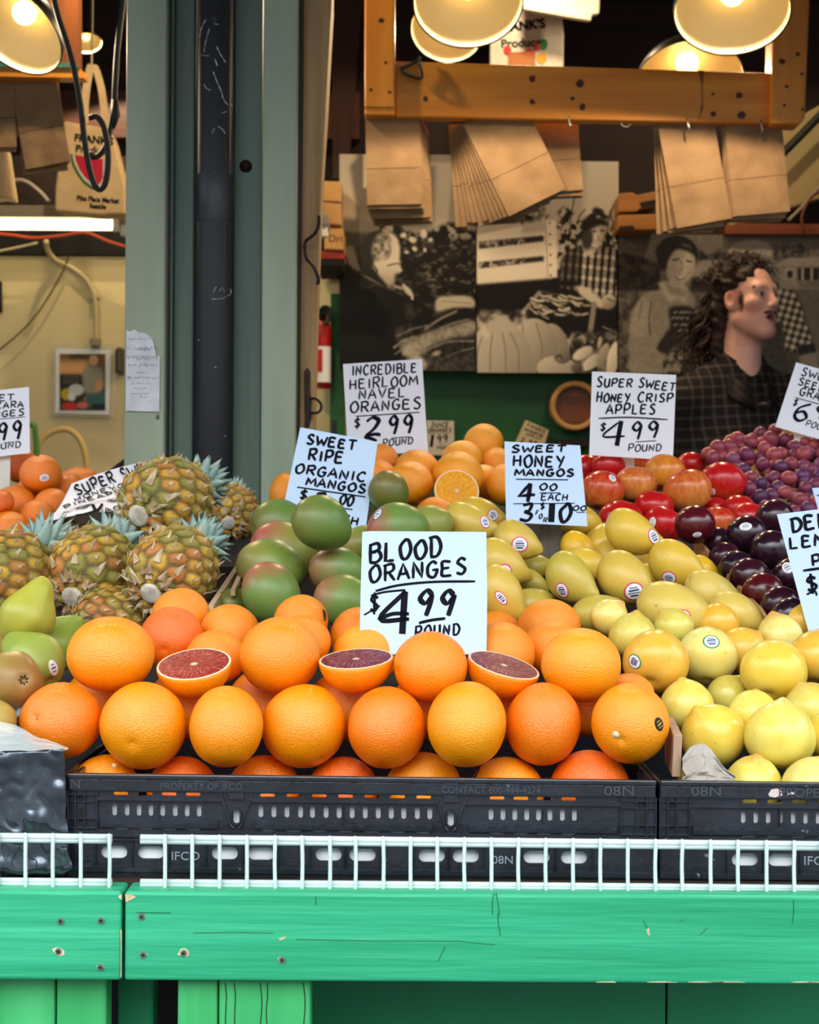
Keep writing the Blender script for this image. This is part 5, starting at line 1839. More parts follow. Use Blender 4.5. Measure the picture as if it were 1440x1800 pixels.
# blood oranges
s = Sheet((637, 934), (855, 935), (632, 1150), 1.800, 1.800, 1.765)
s.card([(637, 935), (652, 933.5), (855, 935), (854, 1060), (851, 1150), (632, 1150), (634, 1040)])
s.write('BLOOD', 648, 990, 778, 978, 33, 5.6, 0.1, 0.08)
s.write('ORANGES', 648, 1024, 822, 1010, 28, 5.0, 0.08, 0.08)
s.line((660, 1040), (700, 1030), (760, 1024), (834, 1023), w=3.6)
s.line((652, 1048), (675, 1042), (712, 1038), w=3.0)
s.write('$', 648, 1077, 668, 1075, 30, 4.4)
s.line((640, 1082), (668, 1066), w=3.2)
s.line((713, 1040), (667, 1089), (718, 1089), w=6.5)
s.line((667, 1089), (690, 1080), (718, 1080), w=5.5)
s.line((711, 1041), (706, 1115), w=12.5)
s.write('99', 729, 1082, 800, 1080, 43, 8.2, 0.16, 0.18, 0.5)
s.line((735, 1096), (757, 1091), (781, 1088), w=4.2)
s.write('POUND', 727, 1120, 806, 1116, 18, 3.6, 0.1, 0.2)
s.finish('big white card reading BLOOD ORANGES $4.99 behind the cut halves')
# green mangos
s = Sheet((528, 751), (664, 777), (494, 912), 2.325, 2.325, 2.285)
s.card([(528, 751), (664, 777), (640, 932), (494, 912)])
s.write('SWEET', 537, 781, 626, 792, 17, 4.2, 0.05)
s.write('RIPE', 540, 809, 604, 816, 20, 4.4, 0.05)
s.write('ORGANIC', 517, 832, 642, 848, 16, 3.9, 0.1)
s.write('MANGOS', 536, 854, 642, 867, 15, 3.9, 0.1)
s.line((522, 857), (641, 874), w=2.8)
s.write('$', 524, 878, 540, 880, 18, 3.4)
s.write('5', 548, 892, 574, 894, 26, 6.5, 0.1, nib=0.5)
s.write('00', 594, 886, 619, 890, 17, 4.0)
s.line((596, 893), (618, 896), w=2.4)
s.write('EACH', 566, 916, 628, 924, 15, 3.4)
s.finish('tilted pale blue card reading SWEET RIPE ORGANIC MANGOS behind the perched green mango')
# heirloom navels
s = Sheet((603, 640), (743, 631), (612, 800), 2.745, 2.745, 2.735)
s.card([(603, 640), (742, 631), (752, 794), (612, 802)])
s.write('INCREDIBLE', 618, 660, 734, 655, 17, 2.8, 0.05)
s.write('HEIRLOOM', 614, 685, 736, 677, 18, 2.9, 0.05)
s.write('NAVEL', 630, 702, 715, 698, 17, 2.9, 0.05)
s.write('ORANGES', 615, 725, 742, 718, 19, 3.2, 0.05)
s.line((626, 732), (737, 725), w=2.2)
s.write('$', 621, 752, 635, 751, 18, 2.8)
s.write('2', 640, 766, 672, 764, 30, 7.5, 0.1, nib=0.6)
s.line((640, 768), (655, 772), (662, 776), w=5)
s.write('99', 681, 763, 728, 761, 30, 5.0, 0.1, 0.2, 0.5)
s.line((690, 770), (719, 768), w=1.8)
s.write('POUND', 672, 784, 726, 781, 12, 2.2)
s.finish('white card reading INCREDIBLE HEIRLOOM NAVEL ORANGES above the navel pile', mats=[M['card_w'], M['ink']], stake=[([(684, 790), (697, 790), (697, 830), (684, 830)], 2.742, 0.003, M['stake_white'])])
# honey mangos
s = Sheet((887, 776), (1020, 783), (890, 918), 2.255, 2.255, 2.225)
s.card([(887, 776), (1020, 783), (1031, 925), (890, 918)])
s.write('SWEET', 898, 796, 996, 794, 12, 3.6, 0.1)
s.write('HONEY', 901, 820, 994, 822, 20, 4.0, 0.0)
s.write('MANGOS', 904, 837, 1010, 838, 12, 3.8, 0.05)
s.line((907, 843), (998, 844), w=2.2)
s.write('4', 909, 882, 941, 882, 30, 7.5, 0.1, nib=0.5)
s.write('00', 947, 862, 980, 862, 11, 3.2)
s.line((948, 867), (984, 867), w=1.8)
s.write('EACH', 950, 880, 998, 880, 12, 2.6)
s.line((902, 886), (1009, 885), w=1.8)
s.write('3', 911, 916, 938, 917, 30, 5.4, 0.1)
s.write('F', 940, 905, 946, 906, 8, 2.0)
s.write('O', 946, 911, 952, 912, 8, 2.0)
s.write('R', 953, 918, 961, 919, 8, 2.0)
s.write('$', 948, 896, 958, 896, 12, 2.4)
s.line((970, 886), (968, 918), w=12)
s.write('0', 979, 917, 1003, 918, 30, 6.0)
s.write('00', 1005, 897, 1030, 898, 8, 2.6)
s.line((1012, 901), (1027, 901), w=1.6)
s.finish('pale blue card reading SWEET HONEY MANGOS on a grey wooden stake', stake=[([(948, 912), (986, 914), (990, 1000), (954, 1000)], 2.262, 0.006, M['stake_grey'])])
# honey crisp apples
s = Sheet((1041, 653), (1189, 659), (1037, 799), 2.62, 2.62, 2.60)
s.card([(1041, 653), (1189, 659), (1182, 809), (1036, 800)])
s.write('SUPER', 1048, 680, 1112, 681, 15, 3.0, 0.1, caps=1.2)
s.write('SWEET', 1121, 681, 1187, 688, 15, 3.0, 0.1, caps=1.15)
s.write('HONEY', 1048, 707, 1108, 707, 15, 3.1, 0.1, caps=1.25)
s.write('CRISP', 1120, 707, 1184, 707, 15, 3.1, 0.1, caps=1.1)
s.write('APPLES', 1065, 729, 1153, 728, 17, 3.2, 0.1)
s.line((1052, 736), (1105, 734), (1173, 738), w=2.2)
s.write('$', 1053, 757, 1066, 758, 15, 2.6)
s.line((1087, 743), (1060, 767), (1098, 767), w=3.2)
s.line((1092, 740), (1084, 784), w=9)
s.write('99', 1107, 771, 1160, 770, 29, 4.6, 0.1, 0.2, 0.5)
s.line((1117, 777), (1153, 775), w=1.8)
s.write('POUND', 1103, 793, 1162, 793, 12, 2.2)
s.finish('white card reading SUPER SWEET HONEY CRISP APPLES beside the man', mats=[M['card_w'], M['ink']], stake=[([(1088, 800), (1115, 802), (1116, 840), (1088, 838)], 2.628, 0.003, M['stake_white'])])
# seedless grapes
s = Sheet((1400, 637), (1540, 676), (1363, 750), 2.72, 2.72, 2.70)
s.card([(1400, 637), (1540, 676), (1503, 790), (1363, 750)])
s.write('SWEET', 1407, 659, 1475, 678, 13, 2.4, 0.0, caps=1.15)
s.write('SEEDLESS', 1402, 676, 1495, 703, 13, 2.4, 0.0)
s.write('GRAPES', 1404, 694, 1478, 716, 14, 2.6, 0.0)
s.line((1398, 699), (1488, 724), w=1.8)
s.write('$', 1392, 712, 1401, 715, 13, 2.2)
s.write('6', 1390, 736, 1420, 744, 32, 5.4, 0.1, nib=0.5)
s.write('99', 1428, 732, 1470, 744, 24, 4.2, 0.1)
s.write('POUND', 1415, 748, 1462, 761, 10, 1.8)
s.finish('white card reading SWEET SEEDLESS GRAPES $6 tilted above the grapes', mats=[M['card_w'], M['ink']], stake=[([(1397, 758), (1424, 764), (1418, 800), (1396, 800)], 2.715, 0.003, M['stake_white'])])
# lemon plums
s = Sheet((1366, 904), (1500, 888), (1422, 1112), 1.955, 1.955, 1.925)
s.card([(1366, 904), (1500, 888), (1556, 1096), (1422, 1112)])
s.write('DEL', 1391, 935, 1460, 926, 25, 5.4, 0.0)
s.write('LEMON', 1388, 966, 1500, 952, 21, 4.6, 0.0)
s.write('PLUMS', 1427, 996, 1530, 984, 20, 4.6, 0.0)
s.line((1412, 1004), (1470, 996), (1530, 989), w=4.0)
s.write('$', 1418, 1042, 1442, 1038, 30, 5.0, 0.0)
s.write('4', 1448, 1060, 1490, 1056, 50, 8.0, 0.0)
s.line((1418, 1046), (1432, 1040), (1436, 1048), w=3)
s.finish('big tilted blue-white lemon plum card in front of the black plums', stake=[([(1486, 1000), (1506, 1000), (1506, 1240), (1486, 1240)], 1.962, 0.004, M['stake_white'])])
# the card behind it, only a sliver of which shows
s = Sheet((1428, 858), (1500, 852), (1441, 905), 2.30, 2.30, 2.29)
s.card([(1428, 858), (1500, 852), (1513, 899), (1441, 905)])
s.line((1436, 871), (1448, 870), w=2.2)
s.finish('sliver of a pale blue card between the grapes and the lemon plum card')
# pineapples: a bent card lying on the tray
s = Sheet((126, 850), (286, 808), (64, 922), 2.42, 2.52, 2.26)
s.warp = lambda a, b: -0.014 * math.sin(min(1, max(0, b)) * math.pi) + 0.006 * math.sin(a * 3)
s.warped = True
s.card_grid([(126, 850), (286, 808), (212, 903), (64, 922)], 12, 12)
s.write('SUPER SWEET', 132, 865, 284, 823, 12, 2.4, -0.25, nib=0.2)
s.write('HONEYGLOW', 128, 874, 262, 840, 6, 1.5, -0.3, nib=0.2)
s.write('PINEAPPLE', 110, 885, 240, 856, 7, 1.7, -0.3, nib=0.2)
s.line((118, 891), (160, 886), (215, 871), w=0.9)
s.write('$', 108, 910, 124, 904, 12, 1.6, -0.3)
s.write('9', 134, 914, 172, 904, 22, 4.2, -0.5, nib=0.35)
s.line((170, 897), (160, 908), (140, 915), (125, 917), w=3.0)
s.write('00', 180, 894, 226, 882, 9, 2.4, -0.4)
s.write('EACH', 158, 914, 214, 902, 7, 1.5, -0.4)
s.finish('bent white pineapple card lying across the tray beside the oranges', mats=[M['card_w'], M['ink']], name='price_card')
# cara cara oranges
s = Sheet((-84, 695), (51, 680), (-80, 812), 2.60, 2.60, 2.585)
s.card([(-84, 695), (51, 680), (52, 796), (-80, 812)])
s.write('SWEET', -50, 709, 26, 704, 11, 2.4, 0.1)
s.write('CARA CARA', -66, 723, 42, 716, 11, 2.4, 0.1)
s.write('ORANGES', -54, 738, 44, 730, 11, 2.4, 0.1)
s.line((-66, 743), (44, 733), w=1.4)
s.line((-26, 752), (-32, 780), w=7)
s.write('99', -6, 775, 40, 771, 31, 4.6, 0.15, 0.2, 0.5)
s.line((6, 779), (24, 777), w=1.6)
s.write('POUND', -24, 792, 37, 786, 10, 2.0)
s.finish('white card reading CARA ORANGES 99 on a pale stake at the edge of the photo', mats=[M['card_w'], M['ink']], stake=[([(-16, 800), (18, 800), (17, 862), (-16, 862)], 2.596, 0.004, M['stake_white'])])
# two small cards pinned to the green boards at the back
s = Sheet((749, 739), (798, 740), (752, 800), 5.24, 5.24, 5.24)
s.card([(750, 739), (798, 740), (799, 800), (752, 800)], 0.002)
s.write('JUICE', 757, 751, 790, 750, 8, 1.8)
s.write('ORANGES', 753, 760, 794, 758, 6, 1.5)
s.line((753, 762), (793, 761), w=0.9)
s.line((761, 764), (758, 786), w=6)
s.write('99', 767, 778, 788, 777, 13, 2.2)
s.line((773, 781), (784, 780), w=0.8)
s.write('POUND', 768, 790, 790, 788, 5, 1.0)
s.finish('small grey card reading JUICE ORANGES 1.99 on the green boards', mats=[pmat('aged_card', srgb(206, 198, 180), 0.7), M['ink']])
s = Sheet((924, 738), (965, 756), (907, 773), 5.24, 5.24, 5.24)
s.card([(924, 738), (965, 756), (952, 800), (900, 790)], 0.002)
s.write('FAMOUS', 926, 749, 958, 762, 6, 1.3)
s.write('WASHINGTON', 921, 756, 954, 769, 5, 1.1)
s.write('APPLES', 924, 765, 950, 774, 5, 1.1)
s.write('2 99', 914, 776, 944, 783, 7, 1.7)
s.finish('small tilted beige card on the green boards behind the honey mango card', mats=[pmat('aged_tan_card', srgb(204, 186, 148), 0.7), M['ink']])
# ------------------------------------------------------------------ iron column, drain pipe and old door post
def vbox(x0, x1, d, th, z0, z1, mat_, name, parent, bevel=0.004):
    """upright slab whose front face spans photo columns x0..x1 (taken at eye level) at depth d"""
    a, b = W(x0, 900, d).x, W(x1, 900, d).x
    return MB().box(((a + b) / 2, d + th / 2, (z0 + z1) / 2), (b - a, th, z1 - z0)).obj(name, mat_, parent, bevel=bevel)
col = thing('steel_column', 'weathered grey-green steel column standing behind the pineapples', 'column', (W(370, 900, 2.85).x, 2.86, 0))
vbox(217, 288, 2.80, 0.10, 0, CEIL, M['steel_green'], 'flange', col)
vbox(458, 519, 2.80, 0.10, 0, CEIL, M['steel_green'], 'flange', col)
vbox(287, 296, 2.825, 0.02, 0, CEIL, M['rust_strip'], 'edge_strip', col, 0.001)
vbox(296, 299.5, 2.835, 0.02, 0, CEIL, M['steel_shaded'], 'edge_strip', col, 0.001)
vbox(288, 462, 2.905, 0.02, 0, CEIL, M['steel_shaded'], 'web', col, 0.001)
vbox(303, 338, 2.875, 0.03, 0, CEIL, M['steel_shaded'], 'rib', col, 0.003)
vbox(408, 457, 2.885, 0.02, 0, CEIL, M['steel_shaded'], 'rib', col, 0.002)
b = MB()
cc = W(432, 292, 2.883)
for r_, dz in ((0.012, 0.0), (0.008, -0.003)):
    b.lathe([(0.0001, -0.006 + dz), (r_ * 0.7, -0.006 + dz), (r_, 0.0 + dz), (r_, 0.004)], 14, 0, Matrix.Translation(cc) @ Matrix.Rotation(math.pi / 2, 4, 'X') @ Matrix.Scale(-1, 4, (0, 0, 1)))
b.obj('bolt', M['iron'], col, smooth=True)
b = MB()
cc = W(303, 418, 2.873)
b.lathe([(0.0001, -0.004), (0.004, -0.003), (0.005, 0.0), (0.005, 0.002)], 10, 0, Matrix.Translation(cc) @ Matrix.Rotation(math.pi / 2, 4, 'X') @ Matrix.Scale(-1, 4, (0, 0, 1)))
b.obj('bolt', M['steel'], col, smooth=True)
# torn paper notice stuck to the column
pr = thing('paper_notice', 'torn white paper notice with faint writing stuck to the steel column', 'notice', W(250, 650, 2.797))
D_ = 2.7965
outl = [(222, 580), (229, 583), (236, 579), (244, 584), (256, 586), (266, 593), (271, 606), (276, 634), (278, 624), (281, 628), (280, 724), (221, 722)]
px_prism(outl, D_, 0.002).obj('sheet', pmat('worn_paper', srgb(226, 228, 230), 0.8, col2=srgb(205, 208, 212), scale=30), pr)
mk = MB()
R2 = random.Random(3)
for (y, x0, x1, w_) in ((596, 226, 262, 1.2), (612, 224, 270, 2.0), (614, 240, 262, 2.4), (628, 224, 272, 2.4), (629, 240, 260, 2.6), (642, 226, 274, 2.0), (655, 240, 262, 1.4), (664, 224, 278, 1.6), (674, 232, 262, 1.2), (683, 234, 258, 1.2), (692, 230, 262, 1.2), (698, 246, 260, 1.0)):
    x = x0
    while x < x1:
        l = R2.uniform(2, 5)
        pts = [W(x + l * k / 3, y + R2.uniform(-w_, w_) * 1.6, D_ - 0.0003) for k in range(4)]
        mk.tube(pts, 0.00035, 0, 4)
        x += l + R2.uniform(1, 3)
mk.obj('writing', pmat('faded_ink', srgb(110, 112, 120), 0.8), pr)

pipe = thing('drain_pipe', 'black iron drain pipe with white scratches running up the column', 'pipe', W(374, 900, 2.845))
xp = W(374, 900, 2.845).x
MB().tube([(xp, 2.845, 0), (xp, 2.845, CEIL)], 0.0355, 0, 40).obj('pipe', M['black_pipe'], pipe, smooth=True)
b = MB()
zc = W(374, 345, 2.81).z
b.lathe([(0.0352, -0.045), (0.0368, -0.043), (0.0368, 0.043), (0.0352, 0.045)], 40, 0, Matrix.Translation((xp, 2.845, zc)))
b.obj('pipe_collar', pmat('scuffed_tape_band', srgb(70, 72, 76), 0.5, col2=srgb(44, 45, 49), scale=20, stretch=(1, 1, .4)), pipe, smooth=True)
sc = MB()
def on_pipe(px, py):
    p = W(px, py, 2.81)
    dx = max(-0.0335, min(0.0335, p.x - xp))
    return Vector((xp + dx, 2.845 - math.sqrt(0.0357 ** 2 - dx * dx), p.z))
for pts, w_ in (([(361, 34), (353, 48), (350, 62)], 1.0), ([(368, 50), (361, 74), (358, 90)], .8), ([(381, 82), (388, 96), (396, 108)], 1.2), ([(378, 104), (382, 115)], 1.3), ([(375, 126), (380, 140), (388, 158), (392, 172), (400, 183)], 1.2),
               ([(358, 147), (362, 154), (370, 159)], 1.0), ([(383, 222), (390, 226), (395, 233)], 1.1), ([(373, 235), (377, 225)], .6), ([(404, 177), (406, 182)], 1.3), ([(352, 94), (360, 97), (367, 98)], .6), ([(376, 42), (384, 43)], .8), ([(390, 198), (397, 194)], .7),
               ([(348, 322), (362, 308), (378, 303), (396, 310), (407, 322)], .8), ([(350, 378), (372, 378), (398, 382)], .7), ([(380, 375), (381, 362), (389, 356)], .5), ([(350, 281), (351, 280)], 1.2), ([(346, 596), (349, 597)], 1.0), ([(378, 645), (380, 646)], 1.2), ([(394, 766), (396, 766)], 1.0), ([(372, 526), (390, 524), (404, 514)], .6), ([(375, 514), (380, 504)], .5), ([(386, 512), (390, 505), (394, 512)], .5), ([(403, 505), (407, 512)], 1.0)):
    P3 = [Vector((a, b_, 0)) for a, b_ in pts]
    P3 = catmull(P3, 4) if len(P3) > 2 else P3
    q = [on_pipe(p.x, p.y) for p in P3]
    sc.tube(q, [0.0009 * w_ * (0.6 + 0.4 * math.sin(i * 1.9)) for i in range(len(q))], 0, 5)
sc.obj('scratch', M['scratch'], pipe)

post = thing('door_post', 'rough weathered wooden door post with iron hook and latch beside the column', 'post', (W(548, 900, 2.84).x, 2.88, 0))
op = [(529, -760), (588, -760), (583, 0), (579, 70), (572, 200), (564, 330), (559, 460), (556, 560), (552, 700), (549, 820), (546, 960), (542, 1900), (516, 1900), (519, 960), (522, 700), (526, 400), (528, 100)]
op = [(x, y) for x, y in op]
def clampz(p):
    return Vector((p.x, p.y, max(0.0, min(CEIL, p.z))))
b = MB()
b.prism([clampz(W(x, y, 2.84)) for x, y in op], (0, 0.09, 0))
b.obj('post_body', M['old_post'], post, bevel=0.004)
b = MB()
b.prism([clampz(W(x, y, 2.825)) for x, y in [(524, -760), (536, -760), (533, 100), (530, 400), (527, 700), (524, 960), (521, 1900), (512, 1900), (514, 960), (517, 700), (521, 400), (523, 100)]], (0, 0.10, 0))
b.obj('edge_board', M['old_post_dark'], post, bevel=0.003)
b = MB()
b.tube(catmull([W(561, 380, 2.825), W(560, 398, 2.815), W(552, 412, 2.81), (W(538, 424, 2.82)), W(536, 436, 2.82), W(540, 456, 2.815), W(548, 464, 2.81), W(556, 478, 2.81), W(560, 492, 2.812), W(558, 500, 2.815)], 6), 0.0032, 0, 8)
b.obj('iron_hook', M['iron'], post, smooth=True)
b = MB()
b.prism([W(x, y, 2.832) for x, y in [(535, 652), (541, 646), (545, 652), (545, 690), (547, 700), (547, 735), (542, 752), (536, 752)]], (0, 0.008, 0))
b.obj('latch_plate', M['iron'], post, bevel=0.002)
b = MB()
b.tube(catmull([W(545, 701, 2.83), W(555, 701, 2.825), W(563, 708, 2.825), W(565, 715, 2.825), (W(562, 723, 2.825)), W(554, 726, 2.825), W(545, 725, 2.83)], 6), 0.0026, 0, 8)
b.obj('latch_ring', M['iron'], post, smooth=True)

# ------------------------------------------------------------------ varnished pine hanging frame
fr = thing('bag_rack', 'varnished pine frame hung over the stall, paper bags hooked along its bottom rail', 'frame', W(1030, 160, 3.9))
px_prism([(641, -260), (695, -260), (694, 189), (641, 189)], 3.88, 0.09).obj('upright', M['pine_v'], fr, bevel=0.004)
px_prism([(641, 189), (694, 189), (694, 202), (641, 202)], 3.885, 0.085).obj('upright_foot', M['pine_v'], fr, bevel=0.003)
px_prism([(695, 107), (1362, 128), (1362, 217), (695, 205)], 3.90, 0.045).obj('bottom_rail', M['pine'], fr, bevel=0.004)
px_prism([(1361, -260), (1432, -260), (1424, 0), (1416, 206), (1408, 217), (1356, 217)], 3.87, 0.075).obj('upright', M['pine_v'], fr, bevel=0.005)
def knot(px, py, r, d, par):
    c = W(px, py, d)
    n = 10
    MB().prism([c + Vector((math.cos(2 * math.pi * k / n) * r * rng.uniform(.8, 1.2), 0, math.sin(2 * math.pi * k / n) * r * rng.uniform(.8, 1.2))) for k in range(n)], (0, 0.001, 0)).obj('knot', M['knot'], par)
for (x, y, r) in ((748, 174, 5), (936, 138, 6), (936, 179, 5), (1020, 147, 7), (1024, 188, 6), (1007, 173, 4), (1254, 200, 5), (1300, 168, 6), (1304, 203, 7), (1254, 165, 3)):
    knot(x, y, PX(r, 3.9), 3.8995, fr)
for (x, y, r) in ((670, 36, 5), (678, 110, 3), (652, 158, 3), (685, 162, 3)):
    knot(x, y, PX(r, 3.88), 3.8795, fr)
for (x, y, r) in ((1375, 108, 6), (1403, 95, 4), (1410, 130, 3), (1379, 185, 3), (1411, 192, 3), (1383, 152, 3)):
    knot(x, y, PX(r, 3.87), 3.8695, fr)
b = MB()
b.prism([W(x, y, 3.8995) for x, y in ((1228, 124), (1238, 124), (1235, 150), (1236, 190), (1228, 212), (1234, 180), (1233, 146))], (0, 0.001, 0))
b.obj('stain', pmat('dark_stain', srgb(120, 58, 22), 0.5), fr)
# wire hook on the rail
b = MB()
b.tube(catmull([W(738, 100, 3.885), W(732, 108, 3.88), W(707, 120, 3.875), W(703, 118, 3.875), W(712, 130, 3.875), W(738, 138, 3.875), W(741, 128, 3.876), W(736, 108, 3.88)], 4), 0.0042, 0, 8)
tag(b.obj('wire_hook', M['black'], None, smooth=True), 'bent black wire triangle hooked over the pine rail near its upright', 'hook')
for (x, y, lb) in ((1100, 214, 'empty bright steel cup hook under the middle of the pine rail'), (1000, 212, 'small steel hook under the rail holding the rearmost bag bundle'), (1209, 217, 'steel hook holding the plump bag bundle under the rail'), (1338, 219, 'steel hook holding the bag bundle nearest the frame end')):
    b = MB()
    pts = [W(x - 8, y - 3, 3.915), W(x - 9, y + 2, 3.913), W(x - 4, y + 8, 3.912), W(x + 3, y + 9, 3.912), W(x + 9, y + 4, 3.912)] if x == 1100 else [W(x, y - 8, 3.90), W(x + 1, y + 2, 3.895), W(x + 3, y + 10, 3.894), W(x, y + 14, 3.9)]
    b.tube(catmull(pts, 4), 0.0022, 0, 7)
    tag(b.obj('cup_hook', M['steel'], None, smooth=True), lb, 'hook', 'steel hooks under the pine rail')

# second timber frame over the left-hand bay
o = px_prism([(62, -260), (136, -260), (137, 126), (70, 126)], 3.92, 0.05).obj('frame_upright', wood_mat('dark_stained_upright', srgb(140, 78, 30), srgb(104, 54, 20), 'Z', 8, 0.45))
tag(o, 'dark stained timber upright behind the hanging lamp of the cream bay', 'timber')
o = px_prism([(-80, 116), (140, 120), (148, 127), (148, 137), (-80, 133)], 3.86, 0.045).obj('frame_rail', M['pine'], None)
tag(o, 'short pine rail carrying paper bags over the cream-walled bay', 'timber')
o = px_prism([(-80, 104), (132, 110), (140, 119), (-80, 117)], 3.855, 0.05).obj('rail_strip', pmat('teal_paint', srgb(78, 122, 112), 0.5))
tag(o, 'teal painted strip on top of the short pine rail', 'timber')

# ------------------------------------------------------------------ bundles of paper bags
def bag(px, py, w, h, ang, d, label, group, front=True, seed=0.0, mat_=None):
    """a folded flat paper bag hanging from (px, py), w x h pixels, turned by ang degrees about its hook"""
    k = d / F
    b = MB()
    W_, H_ = w * k, h * k
    c = W(px, py, d)
    rot = Matrix.Rotation(math.radians(ang), 3, 'Y')
    sd = seed
    def P(u, v, off):
        x = (u - 0.5) * W_
        z = -v * H_
        y = off + 0.005 * mnoise.noise(Vector((u * 2.2 + sd, v * 2.6, 0))) * (0.3 + v) + 0.0012 * mnoise.noise(Vector((u * 9, v * 9 + sd, 3)))
        return c + rot @ Vector((x, y, z))
    b.grid(lambda u, v: P(u, v, -0.0012), 12, 18, 0)
    b.grid(lambda u, v: P(u, v, 0.0012), 12, 18, 0)
    rim = [(0, 0, 1, 0), (1, 0, 1, 1), (1, 1, 0, 1), (0, 1, 0, 0)]
    for (a0, b0, a1, b1) in rim:
        n = 18 if a0 == a1 else 12
        vs = []
        for i in range(n + 1):
            u, v = a0 + (a1 - a0) * i / n, b0 + (b1 - b0) * i / n
            vs += [P(u, v, -0.0012), P(u, v, 0.0012)]
        b.add(vs, [(2 * i, 2 * i + 2, 2 * i + 3, 2 * i + 1) for i in range(n)], 1)
    if seed == 0 or front:
        b.tube([P(u / 8, 0.60, -0.0034) for u in range(9)], 0.0008, 1, 4, False)
    # folded block bottom lies against the front
    if front:
        v0 = 0.60
        b.grid(lambda u, v: P(u, v0 + v * (0.998 - v0), -0.0032 + (0.0 if 0 < v < 1 else 0.0)), 12, 8, 0)
        vs = []
        for i in range(13):
            vs += [P(i / 12, v0, -0.0012), P(i / 12, v0, -0.0032)]
        b.add(vs, [(2 * i, 2 * i + 1, 2 * i + 3, 2 * i + 2) for i in range(12)], 1)
    me = b.mesh('paper_bag', [mat_ or M['kraft'], M['kraft_b']], True)
    o = bpy.data.objects.new('paper_bag', me)
    link(o)
    return tag(o, label, 'paper bag', group)
def bundle(px, py, w, h, ang0, ang1, n, d, label_front, label_rest, grp, thick=0.0042, dx=0.0, dw=0.0, dy=2.0):
    sd = rng.uniform(0, 50)
    for i in range(n):
        t = i / max(1, n - 1)
        bag(px + dx * t, py + dy * i + rng.uniform(-1, 1), w + dw * t, h + rng.uniform(-4, 6), ang0 + (ang1 - ang0) * t + rng.uniform(-.6, .6), d + thick * i, label_front if i == 0 else label_rest, grp if i else None, True, sd)
bundle(690, 200, 96, 164, -1.0, -3.4, 12, 3.925, 'creased paper bag in front of the bundle hung beside the frame upright', 'kraft paper bag inside the bundle hung beside the frame upright', 'bags in the bundle beside the upright', 0.006, 12, 8, 3.0)
bundle(866, 196, 112, 176, -27, -5, 11, 3.925, 'paper bag swung out in front of the fanned bundle under the rail', 'kraft paper bag spread in the fanned bundle under the rail', 'bags in the fanned bundle', 0.006, -22, 0)
bundle(964, 200, 98, 142, -5, -3, 6, 3.99, 'front paper bag of the smaller bundle behind the fanned one', 'kraft paper bag inside the smaller bundle behind the fanned one', 'bags in the smaller bundle', 0.004, 4, 0)
bundle(1205, 212, 98, 182, -11, -2, 7, 3.925, 'paper bag turned askew in front of the plump bundle under the rail', 'kraft paper bag inside the plump bundle under the rail', 'bags in the plump bundle', 0.005, -6, 0)
bundle(1324, 214, 100, 164, -5, -1, 6, 3.925, 'front paper bag of the bundle nearest the frame end', 'kraft paper bag inside the bundle nearest the frame end', 'bags in the bundle near the frame end', 0.005, -4, 0)
bundle(56, 132, 80, 160, -11, -7, 5, 3.91, 'front paper bag of the bundle on the short rail beside the lamp cord', 'kraft paper bag inside the bundle on the short rail', 'bags in the short rail bundle', 0.006, 6, 0)
bundle(-18, 132, 86, 130, -2, 0, 4, 3.91, 'creased paper bag of the bundle at the edge of the photo', 'kraft paper bag inside the bundle at the edge of the photo', 'bags in the edge bundle', 0.006, 2, 0)

